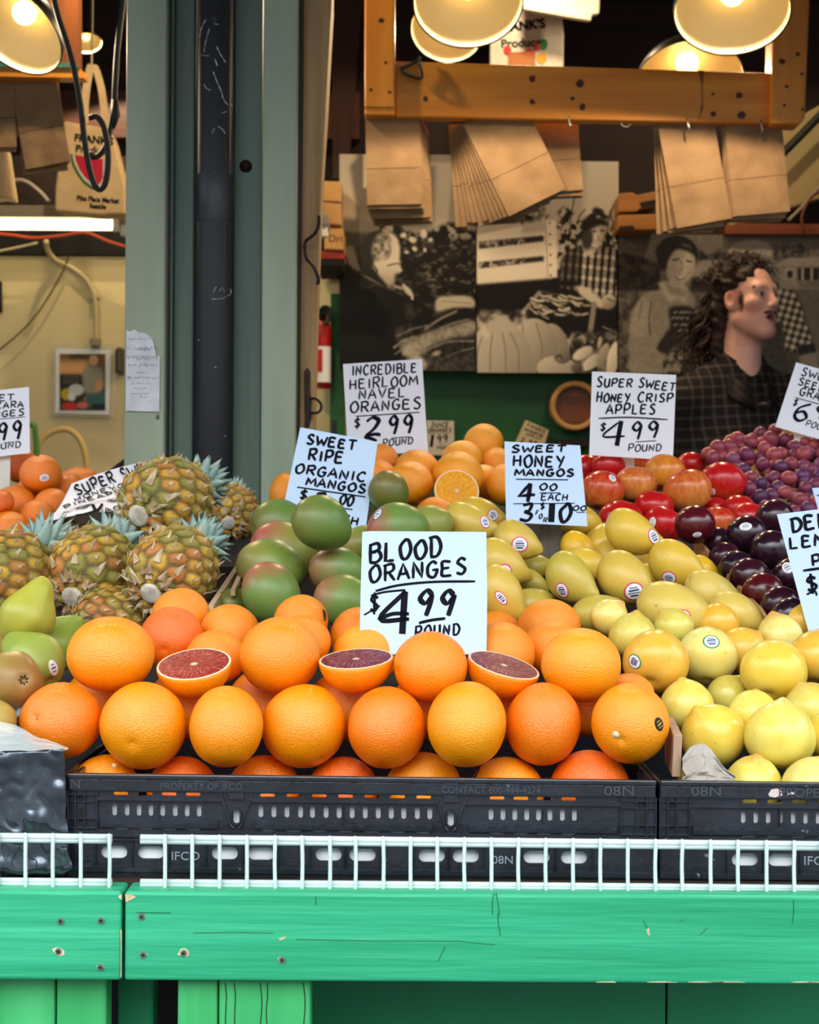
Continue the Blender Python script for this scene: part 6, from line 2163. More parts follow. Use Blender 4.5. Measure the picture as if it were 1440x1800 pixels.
# ------------------------------------------------------------------ pendant lamps
M['enamel'] = pmat('cream_enamel', srgb(250, 234, 190), 0.3)
M['shade_out'] = pmat('dark_enamel', srgb(16, 18, 16), 0.35)
M['shade_rim'] = pmat('rim_enamel', srgb(60, 60, 56), 0.3)
M['bulb'] = pmat('lit_bulb', srgb(255, 214, 130), 0.3, emit=5.0)
def lamp(px, py, rpx, d, nrm, label, power=1.0, cord=True):
    """px, py: centre of the open rim; nrm: the way the opening faces"""
    c = W(px, py, d)
    R = rpx * d / F
    q = rot_to(-Vector(nrm))
    Mx = Matrix.Translation(c) @ q.to_matrix().to_4x4()       # local -z is the opening
    root = thing('pendant_lamp', label, 'lamp', c, 'pendant lamps')
    outer = [(R, 0.0), (R * 0.97, R * 0.16), (R * 0.86, R * 0.34), (R * 0.66, R * 0.50), (R * 0.42, R * 0.60), (R * 0.26, R * 0.68), (R * 0.22, R * 0.95), (R * 0.10, R * 1.02)]
    inner = [(R * 0.985, 0.001), (R * 0.955, R * 0.155), (R * 0.845, R * 0.325), (R * 0.65, R * 0.485), (R * 0.41, R * 0.585), (R * 0.24, R * 0.66), (0.0005, R * 0.66)]
    b = MB(); b.lathe(outer, 48, 0, Mx)
    b.lathe([(R * 0.985, 0.001), (R * 1.012, -0.002), (R * 1.012, 0.004), (R, 0.006)], 48, 1, Mx)
    b.obj('lamp_shade', [M['shade_out'], M['shade_rim']], root, smooth=True)
    b = MB(); b.lathe(inner, 48, 0, Mx)
    o = b.obj('shade_lining', M['enamel'], root, smooth=True)
    b = MB()
    rb = R * 0.22
    prof = [(0.0005, R * 0.24)]
    for k in range(1, 9):
        a = math.pi * 0.80 * k / 8
        prof.append((rb * math.sin(a), R * 0.24 + rb * (1 - math.cos(a))))
    prof.append((R * 0.10, R * 0.66))
    b.lathe(prof, 24, 0, Mx)
    b.obj('bulb', M['bulb'], root, smooth=True)
    b = MB(); b.lathe([(R * 0.12, R * 0.6), (R * 0.12, R * 1.15), (0.0005, R * 1.15)], 20, 0, Mx)
    b.obj('socket', M['shade_out'], root, smooth=True)
    if cord:
        top = Mx @ Vector((0, 0, R * 1.12))
        b = MB()
        b.tube(catmull([top, top + Vector((0, 0.0, 0.10)), Vector((top.x, top.y + 0.01, CEIL))], 6), 0.004, 0, 8)
        b.obj('cord', M['black'], root, smooth=True)
    L_ = bpy.data.lights.new('lamp_light', 'SPOT')
    L_.spot_size = math.radians(178)
    L_.spot_blend = 0.15
    L_.energy = LAMP_W * power
    L_.color = LAMP_COL
    L_.shadow_soft_size = rb * 0.8
    lo = bpy.data.objects.new('lamp_light', L_)
    link(lo)
    lo.location = Mx @ Vector((0, 0, R * 0.03))
    lo.rotation_mode = 'QUATERNION'
    lo.rotation_quaternion = q
    return root
def lnrm(t, side=0.0):
    """opening turned t degrees from straight down towards the street, side degrees towards +x"""
    a, s_ = math.radians(t), math.radians(side)
    return Vector((math.sin(s_) * math.cos(a), -math.sin(a), -math.cos(a) * math.cos(s_)))
lamp(823, 6, 96, 3.62, lnrm(34), 'cream-lined pendant lamp nearest the frame, in front of another lamp')
lamp(786, 54, 64, 4.65, lnrm(40, -8), 'bright pendant lamp half hidden behind the nearer cream-lined lamp', 0.8)
lamp(1287, 22, 101, 3.60, lnrm(28, -7), 'tilted cream-lined pendant lamp at the far upright of the frame')
lamp(1212, 143, 94, 4.3, lnrm(30), 'pendant lamp whose lower half hides behind the pine rail', 0.6)
lamp(20, 50, 98, 3.30, lnrm(30, -26), 'black pendant lamp over the cream-walled bay with its cord looping down')
lamp(152, 76, 27, 5.0, lnrm(22, 10), 'small far lamp peeping out behind the stained upright', 0.8)
lamp(930, -96, 80, 4.55, lnrm(8), 'added pendant lamp out of view above the frame, brightening the back wall', 0.7)  # unseen lamp, added to brighten the prints on the back wall
lamp(225, -190, 90, 3.7, lnrm(6), 'added pendant lamp out of view above the cream bay, brightening its bags', 1.3)  # unseen lamp, added to lift the dim bags in this bay
lamp(1330, -110, 80, 4.45, lnrm(8), 'added pendant lamp out of view over the seller, brightening the interior', 0.8)  # unseen lamp, added for more light on the interior
# heavy black cable looping down
b = MB()
b.tube(catmull([W(88, -40, 3.1), W(100, 20, 3.1), W(116, 70, 3.1), W(131, 125, 3.1), W(141, 180, 3.1), W(148, 240, 3.1), W(155, 285, 3.1), W(165, 322, 3.1), W(175, 333, 3.1), W(185, 322, 3.1), W(190, 290, 3.1), W(189, 255, 3.1), W(182, 222, 3.1), W(170, 205, 3.105), W(158, 207, 3.11)], 6), 0.0062, 0, 10)
o = b.obj('power_cable', M['black'], None, smooth=True)
tag(o, 'thick black cable looping down in front of the canvas bag with watermelon print', 'cable', 'black cables over the cream bay')
b = MB()
b.tube(catmull([W(221, -40, 3.15), W(214, 20, 3.15), W(207, 80, 3.15), W(203, 140, 3.15), W(200, 190, 3.15), W(192, 235, 3.14), W(183, 262, 3.13), W(168, 276, 3.12), W(156, 270, 3.11)], 6), 0.0062, 0, 10)
b.tube([W(202, 175, 3.15), W(203, 200, 3.15), W(196, 225, 3.145)], [0.007, 0.0105, 0.007], 0, 10)
o = b.obj('power_cable', M['black'], None, smooth=True)
tag(o, 'straight black cable with a taped splice hanging beside the steel column', 'cable', 'black cables over the cream bay')

# ------------------------------------------------------------------ fluorescent fittings under the beam
M['tube_lit'] = pmat('lit_tube', srgb(255, 246, 196), 0.3, emit=5.0)
def fitting(x0, x1, y, d, label):
    a, b_ = W(x0, y + 0.0, d), W(x1, y + 0.0, d)
    r = thing('fluorescent_fitting', label, 'lamp', (a + b_) / 2, 'fluorescent fittings')
    zz = (a.z + b_.z) / 2
    MB().box(((a.x + b_.x) / 2, d + 0.03, W(0, y - 20, d).z), (b_.x - a.x + 0.05, 0.12, 0.036)).obj('housing', M['grey_metal'], r, bevel=0.004)
    MB().tube([Vector((a.x, d, zz)), Vector((b_.x, d, zz))], 0.0165, 0, 20).obj('tube', M['tube_lit'], r, smooth=True)
    for x in (a.x - 0.012, b_.x + 0.012):
        MB().box((x, d, zz + 0.008), (0.022, 0.028, 0.055)).obj('end_cap', M['white_paper'], r, bevel=0.003)
    return r
fitting(-320, 198, 394, 4.75, 'lit fluorescent tube under a grey housing above the cream wall')
fitting(226, 563, 405, 4.75, 'lit fluorescent tube hidden behind the column, its end glowing beside the post')
# ------------------------------------------------------------------ wires and fixings on the cream wall
M['wire_red'] = pmat('orange_flex', srgb(214, 84, 40), 0.5)
def wire(pts, d, r, mat_, name, label, cat='cable', n=6):
    b = MB()
    b.tube(catmull([W(x, y, d) for x, y in pts], n), r, 0, 8)
    return tag(b.obj(name, mat_, None, smooth=True), label, cat)
wire([(-40, 407), (20, 413), (60, 418), (110, 414), (150, 409), (190, 424), (222, 434)], 4.98, 0.005, M['wire_red'], 'extension_cord', 'orange extension cord strung below the fluorescent tube')
wire([(-40, 449), (20, 437), (66, 427)], 5.02, 0.004, M['galv'], 'thin_cable', 'pale thin cable running to the junction below the tube')
wire([(118, 420), (119, 450), (117, 462), (95, 505), (70, 545), (40, 580), (0, 614), (-40, 640)], 5.27, 0.003, pmat('brown_wire', srgb(104, 74, 40), 0.6), 'loose_wire', 'thin brown wire sagging across the cream wall')
cd = thing('conduit', 'pale conduit bending down the cream wall to a small box', 'conduit', W(168, 520, 5.27))
b = MB()
b.tube(catmull([W(81, 424, 5.2), W(84, 440, 5.24), W(97, 456, 5.27), (W(125, 470, 5.28)), W(150, 490, 5.28), W(164, 514, 5.28), W(168, 535, 5.28), W(169, 560, 5.28), W(169, 600, 5.28)], 8), 0.0095, 0, 12)
b.obj('pipe', M['galv'], cd, smooth=True)
MB().box(W(168, 602, 5.275), (0.032, 0.04, 0.028)).obj('outlet_box', M['grey_metal'], cd, bevel=0.003)
MB().box(W(166, 525, 5.28), (0.036, 0.012, 0.012)).obj('strap', M['grey_metal'], cd, bevel=0.002)
o = MB().box(W(212, 635, 5.27), (0.03, 0.06, 0.09)).obj('switch_box', pmat('aged_metal_box', srgb(96, 84, 62), 0.35, metallic=.6), None, bevel=0.01)
tag(o, 'small worn metal switch box on the cream wall beside the column', 'switch')
wire([(62, 800), (72, 775), (92, 759), (118, 755), (137, 768), (149, 795), (153, 840), (153, 1000), (153, 1462)], 5.15, 0.011, pmat('cream_hose', srgb(222, 190, 118), 0.5), 'hose', 'cream hose arching over the oranges in front of the cream wall', 'hose')
wire([(36, 747), (58, 747), (61, 752), (66, 810), (70, 880), (72, 1490)], 4.9, 0.009, pmat('green_rod', srgb(88, 160, 60), 0.5), 'bent_rod', 'bright green bent rod behind the topmost orange', 'rod', 3)
o = px_prism([(-60, 500), (1, 494), (2, 548), (-60, 556)], 5.27, 0.02).obj('wall_board', M['dark_liner'])
tag(o, 'dark board edge on the cream wall at the edge of the photo', 'board')
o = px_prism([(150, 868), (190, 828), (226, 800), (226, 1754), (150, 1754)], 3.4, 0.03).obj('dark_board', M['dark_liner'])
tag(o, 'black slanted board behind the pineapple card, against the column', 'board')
wire([(0, 322), (40, 318), (70, 338), (85, 355)], 5.22, 0.008, M['grey_metal'], 'cable', 'grey cable slanting down to the fluorescent housing')

# ------------------------------------------------------------------ pictures: a small painter for printed images
def fbm(h, w, sc, seed, oct_=3, sx=1.0):
    r = np.random.RandomState(seed)
    out = np.zeros((h, w))
    amp, tot = 1.0, 0.0
    for o_ in range(oct_):
        gh, gw = max(2, int(h / sc * 2 ** o_) + 2), max(2, int(w / (sc * sx) * 2 ** o_) + 2)
        g = r.rand(gh, gw)
        yy = np.linspace(0, gh - 1.001, h)
        xx = np.linspace(0, gw - 1.001, w)
        y0, x0 = yy.astype(int), xx.astype(int)
        fy, fx = (yy - y0)[:, None], (xx - x0)[None]
        fy, fx = fy * fy * (3 - 2 * fy), fx * fx * (3 - 2 * fx)
        a = g[y0][:, x0] * (1 - fy) * (1 - fx) + g[y0 + 1][:, x0] * fy * (1 - fx) + g[y0][:, x0 + 1] * (1 - fy) * fx + g[y0 + 1][:, x0 + 1] * fy * fx
        out += a * amp
        tot += amp
        amp *= 0.55
    return out / tot

class Paint:
    def __init__(self, w, h, ch=1):
        self.w, self.h = w, h
        self.Y, self.X = np.mgrid[0:h, 0:w].astype(float)
        self.a = np.zeros((h, w)) if ch == 1 else np.zeros((h, w, ch))
        self.sd = 1
    def put(self, m, v):
        v = np.asarray(v, float)
        if self.a.ndim == 3:
            self.a = self.a * (1 - m[..., None]) + v * m[..., None]
        else:
            self.a = self.a * (1 - m) + v * m
    def poly(self, pts, v, soft=1.0, smooth=False):
        if smooth:
            pts = [(p.x, p.y) for p in catmull([Vector((a, b, 0)) for a, b in pts], 5, True)]
        m = np.zeros((self.h, self.w), bool)
        n = len(pts)
        for i in range(n):
            x0, y0 = pts[i]
            x1, y1 = pts[(i + 1) % n]
            if y0 == y1:
                continue
            c = ((y0 > self.Y) != (y1 > self.Y)) & (self.X < (x1 - x0) * (self.Y - y0) / (y1 - y0) + x0)
            m ^= c
        self.put(self.blur(m.astype(float), soft), v)
        return m
    def blur(self, m, s):
        k = int(round(s))
        for _ in range(2 if k else 0):
            p = np.pad(m, k, mode='edge')
            m = sum(p[k + i:k + i + self.h, k:k + self.w] for i in range(-k, k + 1)) / (2 * k + 1)
            p = np.pad(m, k, mode='edge')
            m = sum(p[k:k + self.h, k + i:k + i + self.w] for i in range(-k, k + 1)) / (2 * k + 1)
        return m
    def ell(self, cx, cy, rx, ry, v, ang=0.0, soft=1.5, shade=0.0):
        c, s_ = math.cos(math.radians(ang)), math.sin(math.radians(ang))
        dx, dy = self.X - cx, self.Y - cy
        u, w_ = (dx * c + dy * s_) / rx, (-dx * s_ + dy * c) / ry
        r = np.sqrt(u * u + w_ * w_)
        m = np.clip((1 - r) * min(rx, ry) / soft, 0, 1)
        if shade:
            v = np.clip(v + shade * (-u * 0.6 - w_ * 0.6), 0.02, 1)
        self.put(m, v)
        return m
    def noise(self, m, v0, v1, sc, seed, thr=None, sx=1.0):
        n = fbm(self.h, self.w, sc, seed, 3, sx)
        n = (n - n.min()) / (n.max() - n.min())
        n = np.clip((n - 0.5) * 2.2 + 0.5, 0, 1) if thr is None else np.clip((n - thr) * 9, 0, 1)
        self.put(m, v0 + (v1 - v0) * n)
    def box(self, x0, y0, x1, y1, soft=1.0):
        m = ((self.X >= x0) & (self.X < x1) & (self.Y >= y0) & (self.Y < y1)).astype(float)
        return self.blur(m, soft)
    def line(self, pts, w, v):
        P = catmull([Vector((a, b, 0)) for a, b in pts], 6) if len(pts) > 2 else [Vector((*p, 0)) for p in pts]
        d = np.full((self.h, self.w), 1e9)
        for a, b in zip(P[:-1], P[1:]):
            ab = b - a
            l2 = max(1e-6, ab.x ** 2 + ab.y ** 2)
            t = np.clip(((self.X - a.x) * ab.x + (self.Y - a.y) * ab.y) / l2, 0, 1)
            d = np.minimum(d, np.hypot(self.X - a.x - t * ab.x, self.Y - a.y - t * ab.y))
        self.put(np.clip(w / 2 + 0.5 - d, 0, 1), v)

M['print'] = attr_mat('photo_print', 0.45)
M['print_edge'] = pmat('print_board_edge', srgb(30, 24, 18), 0.7)
def picture(px, py, w, h, d, th, rgb, name, label, cat, group=None, tilt=0.0):
    """rgb: (h, w, 3) linear colours, one sample per photo pixel of the print"""
    hh, ww = rgb.shape[:2]
    xs, ys = np.linspace(0, 1, ww), np.linspace(0, 1, hh)
    tl, tr, bl = W(px, py, d), W(px + w, py + w * tilt, d), W(px, py + h, d)
    u, v = np.array(tr - tl), np.array(bl - tl)
    V = np.array(tl)[None, None] + xs[None, :, None] * u + ys[:, None, None] * v
    V = V.reshape(-1, 3)
    idx = np.arange(hh * ww).reshape(hh, ww)
    Fq = np.stack([idx[:-1, :-1], idx[1:, :-1], idx[1:, 1:], idx[:-1, 1:]], -1).reshape(-1, 4)
    n0 = len(V)
    c4 = [tl, tr, tr + (bl - tl), bl]
    back = [np.array(p) + np.array((0, 0.0006, 0)) for p in c4] + [np.array(p) + np.array((0, th, 0)) for p in c4]
    V = np.concatenate([V, np.array(back)])
    bf = [(0, 3, 2, 1), (4, 5, 6, 7), (0, 1, 5, 4), (1, 2, 6, 5), (2, 3, 7, 6), (3, 0, 4, 7)]
    faces = np.concatenate([Fq, np.array(bf) + n0])
    me = bpy.data.meshes.new(name)
    me.vertices.add(len(V))
    me.vertices.foreach_set('co', V.astype(np.float32).ravel())
    me.loops.add(len(faces) * 4)
    me.loops.foreach_set('vertex_index', faces.astype(np.int32).ravel())
    me.polygons.add(len(faces))
    me.polygons.foreach_set('loop_start', np.arange(0, len(faces) * 4, 4, dtype=np.int32))
    me.materials.append(M['print'])
    me.materials.append(M['print_edge'])
    mi = np.zeros(len(faces), dtype=np.int32)
    mi[-6:] = 1
    me.polygons.foreach_set('material_index', mi)
    me.update(calc_edges=True)
    cols = np.concatenate([rgb.reshape(-1, 3), np.tile(np.array(srgb(30, 24, 18)), (8, 1))])
    set_paint(me, cols)
    o = bpy.data.objects.new(name, me)
    link(o)
    return tag(o, label, cat, group)
def sepia(a):
    a = np.clip(a, 0.03, 1)
    l = np.clip((a - 0.06) * 1.08, 0.015, 1) ** 2.3
    return np.stack([l * 1.0, l * 0.89, l * 0.70], -1) * 1.05

# --- print one: an old farmer in a dark coat bending over vegetables
p = Paint(240, 382)
p.a[:] = 0.30
p.put(p.box(0, 0, 240, 150, 4), 0.60)
p.put(p.box(0, 0, 30, 130, 3), 0.82)
p.poly([(18, 20), (40, 0), (70, 0), (60, 60), (52, 120), (62, 135), (24, 135), (34, 100), (24, 60)], 0.52, 3)
p.put(p.box(42, 0, 50, 60, 1), 0.9)
p.put(p.box(58, 0, 160, 130, 3), 0.5)
p.poly([(152, 14), (200, 14), (190, 130), (158, 140)], 0.74, 2)
p.poly([(150, 20), (170, 20), (165, 130), (150, 130)], 0.56, 3)
p.poly([(0, 112), (60, 118), (75, 150), (0, 150)], 0.46, 4)
p.poly([(0, 135), (60, 140), (60, 200), (0, 210)], 0.26, 3)
m = p.blur(((p.Y > 130 + 10 * np.sin(p.X / 18)) & (p.X > 70) & (p.Y < 262)).astype(float), 3)
p.noise(m, 0.08, 0.62, 12, 3, 0.56)
m2 = p.blur(((p.Y > 150) & (p.X > 95) & (p.Y < 262)).astype(float), 8)
p.noise(m2 * 0.8, 0.08, 0.42, 6, 4, 0.58, 1.8)
for (x, y, r) in ((112, 142, 8), (128, 150, 9), (148, 140, 10), (132, 166, 7), (118, 172, 6), (160, 150, 6), (100, 152, 5), (150, 168, 6)):
    p.ell(x, y, r, r * 0.75, 0.80, x * 3, 3)
p.poly([(2, 168), (22, 160), (40, 205), (8, 222)], 0.44, 2)
p.line([(8, 172), (22, 214)], 3, 0.2)
# head
p.ell(66, 176, 36, 44, 0.20, 12, 3)
p.ell(84, 176, 25, 44, 0.80, 6, 5)
p.noise(p.ell(74, 165, 20, 32, 0.5, 10, 8) * 0.6, 0.25, 0.85, 7, 8)
p.poly([(62, 190), (104, 186), (106, 206), (98, 212), (97, 228), (86, 232), (64, 214)], 0.82, 2, True)
p.poly([(100, 192), (112, 204), (104, 210)], 0.84, 1)
p.line([(84, 196), (102, 192), (110, 196)], 2, 0.16)
p.line([(60, 196), (66, 205), (62, 216)], 3, 0.30)
p.line([(98, 214), (104, 215)], 2, 0.3)
p.poly([(30, 208), (60, 202), (84, 232), (70, 230)], 0.16, 2)
p.line([(34, 210), (58, 222), (76, 232)], 3, 0.55)
# coat
p.poly([(0, 206), (30, 206), (54, 224), (84, 236), (112, 250), (150, 246), (166, 252), (173, 274), (166, 294), (140, 304), (110, 304), (96, 312), (104, 338), (118, 382), (0, 382)], 0.09, 2, True)
p.line([(50, 236), (62, 230), (84, 236), (112, 248)], 2, 0.34)
p.noise(p.box(0, 215, 150, 300, 14) * 0.25, 0.04, 0.22, 20, 9)
p.ell(120, 240, 7, 16, 0.72, -40, 3)
p.line([(96, 232), (112, 236)], 5, 0.62)
p.line([(112, 230), (126, 246), (128, 254)], 4, 0.8)
# produce in the lower corner
p.noise(p.box(100, 262, 240, 382, 2) * (1 - p.blur(((p.X < 118)).astype(float), 8)), 0.06, 0.34, 18, 12)
p.poly([(172, 252), (200, 248), (232, 250), (236, 268), (200, 270), (170, 276)], 0.74, 2, True)
p.line([(180, 258), (232, 262)], 1.5, 0.5)
p.poly([(150, 300), (190, 280), (232, 274), (236, 300), (190, 306)], 0.12, 3, True)
for (a, b, w_, v) in (((150, 308), (205, 276), 4, .55), ((165, 312), (226, 290), 3, .5), ((100, 320), (160, 300), 3, .5), ((96, 340), (130, 322), 4, .6), ((98, 352), (130, 335), 3, .5)):
    p.line([a, ((a[0] + b[0]) / 2, (a[1] + b[1]) / 2 - 3), b], w_, v)
p.poly([(108, 334), (140, 318), (200, 300), (236, 292), (236, 316), (200, 322), (160, 340), (150, 352), (120, 356)], 0.66, 3, True)
p.ell(126, 344, 20, 14, 0.72, -20, 4)
p.poly([(150, 344), (196, 328), (238, 322), (238, 350), (180, 356)], 0.16, 3, True)
p.line([(150, 346), (190, 330), (236, 328)], 2.5, 0.58)
p.line([(170, 366), (206, 348), (238, 340)], 2.5, 0.5)
p.ell(136, 368, 22, 16, 0.78, 20, 5)
p.ell(170, 350, 12, 5, 0.7, -20, 2)
p.poly([(190, 356), (238, 350), (238, 382), (160, 382)], 0.24, 4, True)
p.noise(p.box(100, 300, 240, 382, 2) * 0.2, 0.1, 0.7, 6, 14)
picture(597, 271, 239, 380, 5.16, 0.025, sepia(p.a), 'photo_print', 'sepia photo print of an elderly farmer in a dark coat bending over vegetables', 'picture', 'sepia photo prints on the back wall', 0.006)

# --- print two: a farmer in a cap with a crate of beans, pumpkins in front
p = Paint(250, 372)
p.a[:] = 0.72
p.a -= (p.Y / 372) * 0.06
m = p.blur(((p.Y > 92 + 12 * np.sin(p.X / 9.0)) & (p.X > 132)).astype(float), 2)
p.noise(m, 0.10, 0.72, 9, 21, 0.5)
for (x, y0, y1, bx) in ((166, 60, 130, 6), (150, 90, 120, -8), (232, 70, 130, 12), (240, 88, 140, -6), (180, 84, 110, 10), (122, 92, 112, 3)):
    p.line([(x + bx, y0), (x, (y0 + y1) / 2), (x - 2, y1)], 2.2, 0.28)
p.ell(88, 104, 14, 11, 0.12, 0, 2)
p.noise(p.box(98, 78, 126, 106, 4) * 0.7, 0.2, 0.75, 7, 22)
p.poly([(0, 130), (84, 112), (130, 104), (132, 204), (128, 206), (0, 217)], 0.86, 1)
p.poly([(80, 106), (124, 104), (124, 122), (80, 128)], 0.70, 3)
p.poly([(4, 142), (118, 130), (118, 140), (4, 154)], 0.2, 1)
p.noise(p.blur(((p.Y > 132) & (p.Y < 152) & (p.X < 84)).astype(float), 1) * (p.a < 0.5), 0.12, 0.72, 5, 23)
p.poly([(4, 178), (118, 166), (118, 175), (4, 188)], 0.2, 1)
p.noise(p.blur(((p.Y > 168) & (p.Y < 188) & (p.X < 84)).astype(float), 1) * (p.a < 0.5), 0.12, 0.7, 5, 24)
p.poly([(120, 104), (140, 103), (142, 204), (124, 206)], 0.88, 1)
p.line([(121, 106), (125, 205)], 1.2, 0.5)
for y in (108, 128, 146, 164, 182, 200):
    p.ell(128 + (y - 108) * .02, y, 2.3, 2.3, 0.15, 0, 1)
p.poly([(0, 217), (142, 205), (150, 215), (250, 215), (250, 300), (0, 300)], 0.08, 2)
# the man
p.poly([(146, 196), (150, 170), (170, 152), (196, 146), (222, 150), (244, 166), (248, 200), (246, 246), (190, 246), (176, 214), (150, 212)], 0.2, 2, True)
bm = p.blur(((p.X > 146) & (p.X < 249) & (p.Y > 150) & (p.Y < 240) & ((p.X - 146) * 0.9 + (p.Y - 150) > 20)).astype(float), 2)
st_ = (np.sin((p.X + p.Y * 0.08) * 2 * math.pi / 12.5) > 0.0).astype(float) * 0.52
st2 = (np.sin((p.Y - p.X * 0.1) * 2 * math.pi / 20) > 0.55).astype(float) * 0.22
p.put(p.blur(bm * (p.X < 246), 0) * (p.a < 0.35), np.clip(0.12 + st_ * 0.9 + st2, 0, 1) * (0.55 + 0.45 * (p.X > 184)))
p.poly([(184, 142), (212, 142), (210, 158), (196, 168), (186, 156)], 0.78, 2)
p.ell(206, 132, 19, 27, 0.62, 8, 3)
p.ell(194, 136, 12, 24, 0.26, 6, 5)
p.ell(213, 132, 10, 18, 0.80, 8, 6)
p.poly([(184, 118), (188, 104), (208, 98), (224, 102), (230, 112), (214, 112), (190, 122)], 0.10, 1.5, True)
p.line([(204, 122), (210, 123)], 2.5, 0.14)
p.line([(216, 122), (221, 121)], 2.2, 0.2)
p.line([(203, 145), (210, 148), (218, 143)], 2.2, 0.9)
p.line([(212, 128), (214, 137), (210, 138)], 2, 0.5)
# crate of beans held towards the lens
p.poly([(84, 262), (108, 228), (150, 222), (236, 244), (222, 282), (200, 288), (140, 276)], 0.12, 1.5)
p.line([(82, 264), (110, 230)], 7, 0.60)
p.line([(110, 228), (160, 236), (230, 246)], 2, 0.4)
R4 = random.Random(9)
for k in range(34):
    x, y = R4.uniform(100, 196), R4.uniform(236, 272)
    if (x - 84) < (270 - y) * 0.4:
        continue
    an = R4.uniform(-5, 38)
    l = R4.uniform(14, 26)
    dx, dy = math.cos(math.radians(an)) * l / 2, math.sin(math.radians(an)) * l / 2
    p.line([(x - dx, y - dy), (x, y + 2), (x + dx, y + dy)], 5.5, 0.22)
    p.line([(x - dx, y - dy - 1), (x, y + 1), (x + dx, y + dy - 1)], 3.4, R4.uniform(0.62, 0.86))
p.poly([(178, 218), (196, 222), (226, 248), (218, 258), (196, 244), (176, 226)], 0.80, 2, True)
p.ell(232, 246, 14, 16, 0.66, 20, 3, 0.2)
p.line([(228, 240), (242, 246)], 2, 0.3)
p.ell(160, 214, 20, 6, 0.10, 0, 2)
p.line([(206, 250), (202, 280), (196, 316)], 9, 0.58)
p.line([(222, 290), (246, 300)], 3, 0.5)
# pumpkins and squash
p.noise(p.box(0, 262, 100, 300, 3) * 0.9, 0.2, 0.8, 12, 31)
p.ell(134, 334, 30, 52, 0.62, -6, 2, 0.16)
p.ell(100, 332, 44, 58, 0.66, 0, 2, 0.18)
for dx in (-16, 8):
    p.line([(96 + dx, 284), (104 + dx * 1.4, 330), (98 + dx, 372)], 2, 0.50)
p.ell(40, 346, 60, 62, 0.70, 0, 2, 0.14)
for dx in (-36, -14, 12, 34):
    p.line([(36 + dx * .5, 290), (38 + dx, 330), (38 + dx * 1.05, 372)], 2.4, 0.54)
p.poly([(10, 296), (40, 270), (56, 276), (70, 294), (40, 302)], 0.76, 2, True)
p.poly([(4, 300), (10, 282), (24, 306), (14, 312)], 0.84, 2)
p.noise(p.box(168, 300, 250, 372, 4), 0.12, 0.55, 16, 33)
for (x, y, rx, ry, an, v) in ((140, 362, 36, 22, 0, .70), (150, 342, 16, 14, 0, .5), (186, 336, 22, 10, -30, .80), (202, 352, 22, 11, -40, .76), (222, 340, 10, 26, 20, .62), (240, 346, 12, 34, 12, .82), (216, 318, 5, 14, 10, .7), (176, 362, 12, 10, 0, .4)):
    p.ell(x, y, rx, ry, v, an, 2, 0.12)
p.line([(178, 310), (186, 306), (190, 318)], 2.5, 0.7)
p.line([(138, 344), (146, 340), (150, 346)], 3, 0.25)
picture(838.5, 283, 249, 372, 5.16, 0.025, sepia(p.a), 'photo_print', 'sepia photo print of a farmer in a cap with beans and pumpkins', 'picture', 'sepia photo prints on the back wall', 0.004)

# --- print three: a smiling woman in an apron and a man before a farmhouse
p = Paint(500, 246)
p.a[:] = 0.52 - 0.08 * (p.X < 90)
p.put(p.box(0, 100, 500, 246, 6), 0.40)
tl_ = p.blur(((p.Y > 48 - 14 * np.sin(p.X / 40 + 1.5)) & (p.Y < 100) & (p.X < 76)).astype(float), 2)
p.noise(tl_, 0.12, 0.3, 12, 41)
p.noise(p.box(0, 104, 80, 246, 4) * 0.9, 0.22, 0.5, 7, 42)
p.noise(p.blur(((p.Y > 30 + 6 * np.sin(p.X / 6)) & (p.Y < 46) & (p.X > 140) & (p.X < 225)).astype(float), 1), 0.2, 0.42, 6, 43)
p.poly([(134, 62), (150, 46), (262, 44), (262, 74), (132, 76)], 0.68, 1)
p.poly([(132, 76), (262, 74), (262, 96), (128, 104)], 0.14, 2)
p.noise(p.box(128, 96, 260, 246, 5), 0.30, 0.52, 10, 44)
p.put(p.box(262, 90, 500, 246, 4), 0.46)
# woman
p.poly([(20, 190), (26, 140), (46, 106), (76, 96), (96, 84), (122, 96), (134, 112), (140, 160), (150, 246), (30, 246), (22, 210)], 0.62, 2, True)
p.poly([(26, 140), (46, 112), (58, 130), (52, 176), (26, 184)], 0.70, 3, True)
p.line([(60, 120), (56, 150), (58, 176)], 3, 0.42)
p.line([(44, 118), (38, 150)], 2, 0.5)
p.poly([(92, 130), (130, 128), (142, 160), (146, 200), (104, 214), (70, 204), (84, 176), (94, 160)], 0.20, 2, True)
p.poly([(70, 84), (92, 120), (106, 112), (122, 122), (124, 96), (110, 80)], 0.76, 2)
p.poly([(92, 96), (124, 96), (118, 112), (104, 106)], 0.62, 2)
p.ell(106, 34, 38, 34, 0.14, 10, 3)
p.ell(112, 54, 27, 40, 0.74, 14, 4)
p.ell(122, 54, 12, 30, 0.82, 14, 6)
p.poly([(70, 24), (98, 14), (134, 26), (140, 40), (126, 30), (104, 26), (90, 44), (84, 62), (74, 56)], 0.13, 2, True)
p.line([(98, 45), (108, 43)], 3, 0.2)
p.line([(122, 46), (130, 48)], 3, 0.2)
p.line([(112, 48), (115, 60), (110, 62)], 2.2, 0.56)
p.line([(100, 68), (110, 76), (124, 70)], 5, 0.95)
p.line([(99, 66), (110, 79), (126, 68)], 1.6, 0.34)
p.poly([(84, 84), (98, 92), (112, 96), (112, 108), (92, 104)], 0.6, 2)
for (y, xs_) in ((138, (100, 110, 118, 126)), (148, (96, 104, 112, 122, 130)), (160, (100, 112, 120)), (170, (108, 122))):
    for x in xs_:
        p.line([(x, y), (x + 5, y - 2)], 3, 0.62)
